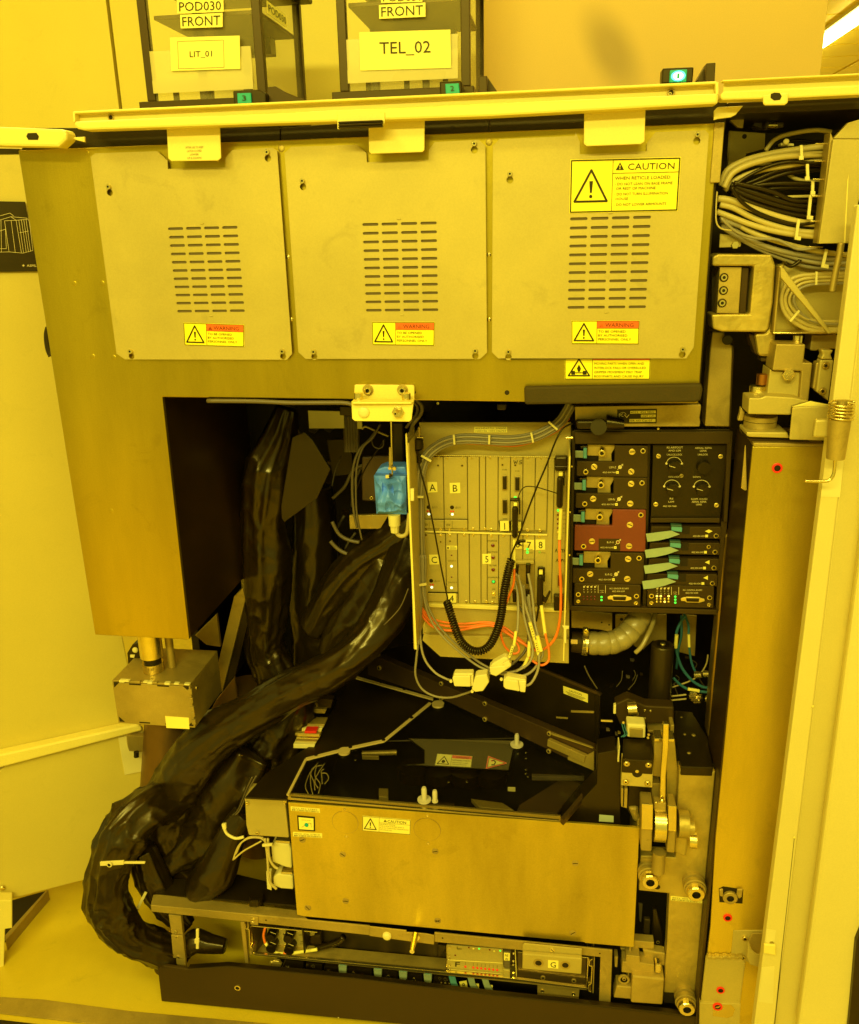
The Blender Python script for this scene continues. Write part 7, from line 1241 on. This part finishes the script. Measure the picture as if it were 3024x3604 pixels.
pr('channel_face', q('C', 1606, 842, 1790, 842, 1790, 1100, 1700, 1472, 1518, 1476), -.02, .01, panelm, ch, .001); pr('channel_top', q('C', 1606, 840, 1698, 742, 1790, 715, 1790, 840), -.012, .01, panelm, ch, .001); pr('channel_lip', q('C', 1590, 800, 1606, 840, 1520, 1475, 1516, 1470), -.012, .03, steel2, ch)
pr('channel_fold', q('C', 1690, 1100, 1700, 1050, 1680, 1470, 1670, 1472), -.0215, .001, cream, ch, 0)
rb_ = tag(cable('bent_bar', 'C', [(1655, 1470), (1640, 1560), (1620, 1650), (1600, 1760), ('F', 1240, 270)], -.05, 20, steel2, n=6), 'flat bent bar hanging below the cable channel', 'bar')
cable_groups = (('beige', creamc, 'thick beige cables fanning to the right channel', [
  ('topmost thin beige cable arching over the bundle', [(1190, 905), (1250, 840), (1350, 805), (1500, 790), (1600, 805)], .06, 13), ('uppermost thick beige cable', [(930, 1110), (960, 1020), (1060, 960), (1200, 925), (1400, 900), (1600, 892)], .04, 20),
  ('second thick beige cable with printing', [(940, 1130), (990, 1040), (1100, 985), (1250, 955), (1420, 945), (1600, 935)], .03, 19), ('third thick beige cable of the upper fan', [(950, 1140), (1020, 1070), (1150, 1020), (1280, 1000), (1400, 985), (1590, 965)], .04, 16),
  ('first beige cable of the lower fan', [(915, 1190), (1000, 1200), (1150, 1260), (1300, 1320), (1420, 1355), (1540, 1365)], .03, 20), ('second beige cable of the lower fan', [(915, 1230), (1000, 1250), (1120, 1310), (1260, 1360), (1400, 1390), (1540, 1400)], .03, 17),
  ('third beige cable of the lower fan', [(915, 1270), (1000, 1300), (1120, 1350), (1260, 1400), (1400, 1430), (1540, 1440)], .03, 17), ('fourth beige cable of the lower fan', [(915, 1300), (990, 1330), (1100, 1390), (1230, 1440), (1360, 1480), (1520, 1520), (1700, 1545)], .035, 15)]),
  ('black', blackc, 'black cables fanning to the right channel', [
  ('highest black cable in the bundle', [(960, 1130), (1100, 1090), (1250, 1030), (1400, 1005), (1580, 1000)], .045, 15), ('second black cable in the bundle', [(960, 1140), (1120, 1110), (1280, 1060), (1420, 1035), (1570, 1030)], .045, 15), ('third black cable, nearly level', [(970, 1140), (1150, 1120), (1350, 1115), (1560, 1120)], .045, 17), ('fourth black cable, nearly level', [(970, 1150), (1150, 1145), (1350, 1140), (1560, 1150)], .05, 14),
  ('fifth black cable dipping right', [(980, 1110), (1080, 1150), (1250, 1210), (1400, 1240), (1550, 1255)], .035, 19), ('sixth black cable dipping right', [(980, 1130), (1080, 1180), (1250, 1240), (1400, 1270), (1550, 1285)], .035, 18), ('lowest black cable dipping right', [(990, 1150), (1080, 1210), (1230, 1270), (1380, 1305), (1550, 1320)], .035, 17), ('glossy black cable over the middle of the fan', [(1000, 1100), (1120, 1130), (1250, 1170), (1380, 1215), (1550, 1215)], .03, 14)]),
  ('grey', grey, 'grey ribbed cables at the bottom of the bundle', [
  ('upper grey ribbed cable of the lowest trio', [(920, 1345), (1000, 1380), (1100, 1440), (1250, 1500), (1400, 1540), (1560, 1565), (1720, 1560)], .04, 15), ('middle grey ribbed cable of the lowest trio', [(925, 1360), (1020, 1420), (1150, 1480), (1300, 1530), (1420, 1565), (1560, 1590), (1720, 1590)], .04, 13), ('lowest grey ribbed cable', [(930, 1365), (1050, 1450), (1200, 1520), (1350, 1570), (1480, 1605), (1720, 1620)], .045, 13), ('grey cable just above the lowest trio', [(920, 1330), (1050, 1370), (1200, 1430), (1350, 1475), (1450, 1500), (1560, 1530), (1700, 1530)], .035, 14)]))
for nm, m_, g_, L_ in cable_groups:
    for lab, pts, Y, r_ in L_: tag(cable(nm+'_cable', 'C', pts, Y, r_, m_, n=12, wob=1.3+.37*(len(lab) % 7)), lab, 'cable', g_)
xg = 'loose cables crossing the right cable fan'
for nm, lab, pts, Y, r_, m_ in (('beige_cable', 'loose beige cable crossing from the upper fan down behind the black ones', [(945, 1090), (1020, 1010), (1130, 985), (1260, 1010), (1370, 1080), (1480, 1100), (1590, 1090)], .055, 12, creamc), ('black_cable', 'slack black cable looping high over the fan', [(1000, 1120), (1090, 1060), (1210, 1010), (1340, 985), (1460, 990), (1580, 975)], .03, 11, blackc), ('black_cable', 'slack black cable sagging between the two lower fans', [(985, 1130), (1050, 1220), (1160, 1290), (1300, 1335), (1420, 1350), (1540, 1335)], .02, 11, blackc), ('grey_cable', 'thin grey cable weaving under the lower beige fan', [(920, 1320), (1010, 1400), (1130, 1440), (1270, 1450), (1400, 1500), (1520, 1490)], .02, 9, grey), ('black_cable', 'thin black cable arching behind the topmost cable', [(1180, 960), (1260, 880), (1380, 850), (1500, 860), (1600, 850)], .08, 9, blackc), ('beige_cable', 'thin beige cable tucked above the dipping black cables', [(1000, 1120), (1120, 1165), (1240, 1195), (1390, 1190), (1560, 1185)], .05, 9, creamc)):
    tag(cable(nm, 'C', pts, Y, r_, m_, n=10, wob=2.1), lab, 'cable', xg)
tag(cable('white_edge_wire', 'C', [(902, 1160), (895, 1280), (900, 1350), (930, 1385), (990, 1395)], .01, 5, creamc), 'thin pale wire hooked round the left end of the bundle', 'wire')
for lab, x, y, a_, ln_ in (('zip tie on the upper beige cables', 1415, 920, 88, 85), ('zip tie on the upper black cables', 1452, 1040, 88, 95), ('zip tie on the level black cables', 1483, 1135, 92, 80), ('long zip tie on the dipping black cables', 1464, 1255, 96, 150), ('zip tie on the lower beige fan', 1390, 1390, 98, 125), ('zip tie hanging from the grey cables', 1555, 1565, 103, 115)):
    t = thing('cable_tie', lab, 'cable tie', 'pale zip ties on the right cable fan'); tie(t, 'C', x, y, a_, ln_, 18, .008, name='strap'); tie(t, 'C', x-math.cos(math.radians(180-a_))*-ln_*.42, y+ln_*.42, a_, 24, 28, .006, name='head')
# lower coil of beige cable
lp = thing('recess_plate', 'pale back plate behind the coiled beige cable', 'plate'); pr('plate', q('F', 770, 120, 850, 30, 1400, 20, 1300, 640, 760, 636), .06, .006, panelm, lp, .002); pr('edge', q('F', 805, 90, 815, 90, 768, 632, 752, 640, 755, 600), .02, .04, steel2, lp); pr('bottom_edge', q('F', 752, 630, 1290, 630, 1290, 642, 752, 642), .018, .04, bright, lp)
for i, (lab, pts, r_) in enumerate((('outer turn of the coiled beige cable', [(1360, 145), (1150, 150), (950, 170), (860, 230), (820, 330), (830, 430), (890, 520), (1000, 590), (1120, 620), (1290, 615)], 17), ('second turn of the coiled beige cable', [(1360, 170), (1160, 175), (980, 195), (890, 260), (850, 350), (870, 440), (930, 510), (1040, 570), (1160, 600), (1290, 600)], 15), ('inner turn of the coiled beige cable', [(1360, 200), (1180, 205), (1010, 220), (930, 270), (885, 350), (900, 420), (970, 490), (1080, 530), (1290, 540)], 12), ('darker inner turn of the coil', [(1360, 225), (1200, 230), (1050, 240), (960, 280), (920, 350), (940, 420), (1010, 500), (1120, 550), (1290, 560)], 12))):
    tag(cable('coiled_cable', 'F', pts, .035, r_, creamc if i < 3 else grey, n=12), lab, 'cable', 'beige cable coil at the right')
t = thing('cable_tie', 'pale zip tie at the top of the coiled cable', 'cable tie'); tie(t, 'F', 1108, 185, 92, 110, 18, .012, name='strap'); t = thing('cable_tie', 'pale zip tie at the lower left of the coiled cable', 'cable tie'); tie(t, 'F', 930, 495, -50, 120, 18, .012, name='strap')
ds = thing('diagonal_strut', 'pale flat strut crossing the coiled cable diagonally', 'strut'); pr('strut', q('F', 812, 92, 835, 100, 1232, 632, 1205, 642, 815, 180), -.01, .008, panelm, ds, .001)
tag(cable('black_hose', 'F', [(850, 60), (900, 85), (960, 50), (970, 30)], .03, 16, blackc), 'short black hose end behind the strut', 'hose')
tag(cable('black_tape', 'U', [(100, 672), (97, 690), (100, 715), (106, 730)], .05, 7, black), 'black cable end peeking out left of the steel frame', 'cable')
# ================================================================ put every Empty at the base of its thing
for o in list(COL.objects):
    if o.get('_e'):
        ch = [c for c in o.children]
        lo = V((9, 9, 9)); hi = V((-9, -9, -9))
        def walk(c):
            w_ = V(c['_w'])
            for cc in c.bound_box:
                s = V(cc); s = (c.rotation_quaternion @ V((s.x*c.scale.x, s.y*c.scale.y, s.z*c.scale.z))) if c.rotation_mode == 'QUATERNION' else s
                for i in range(3): lo[i] = min(lo[i], w_[i]+s[i]); hi[i] = max(hi[i], w_[i]+s[i])
        for c in ch: walk(c)
        if not ch: continue
        L = V(((lo.x+hi.x)/2, (lo.y+hi.y)/2, lo.z)); o.location = L
        for c in ch: c.location = c.location - L
for o in COL.objects:
    for k in ('_w', '_e'):
        if k in o: del o[k]
for m in bpy.data.meshes: m.validate()
print('objects', len(COL.objects), 'tris', sum(sum(len(p.vertices)-2 for p in o.data.polygons) for o in COL.objects if o.type == 'MESH'))
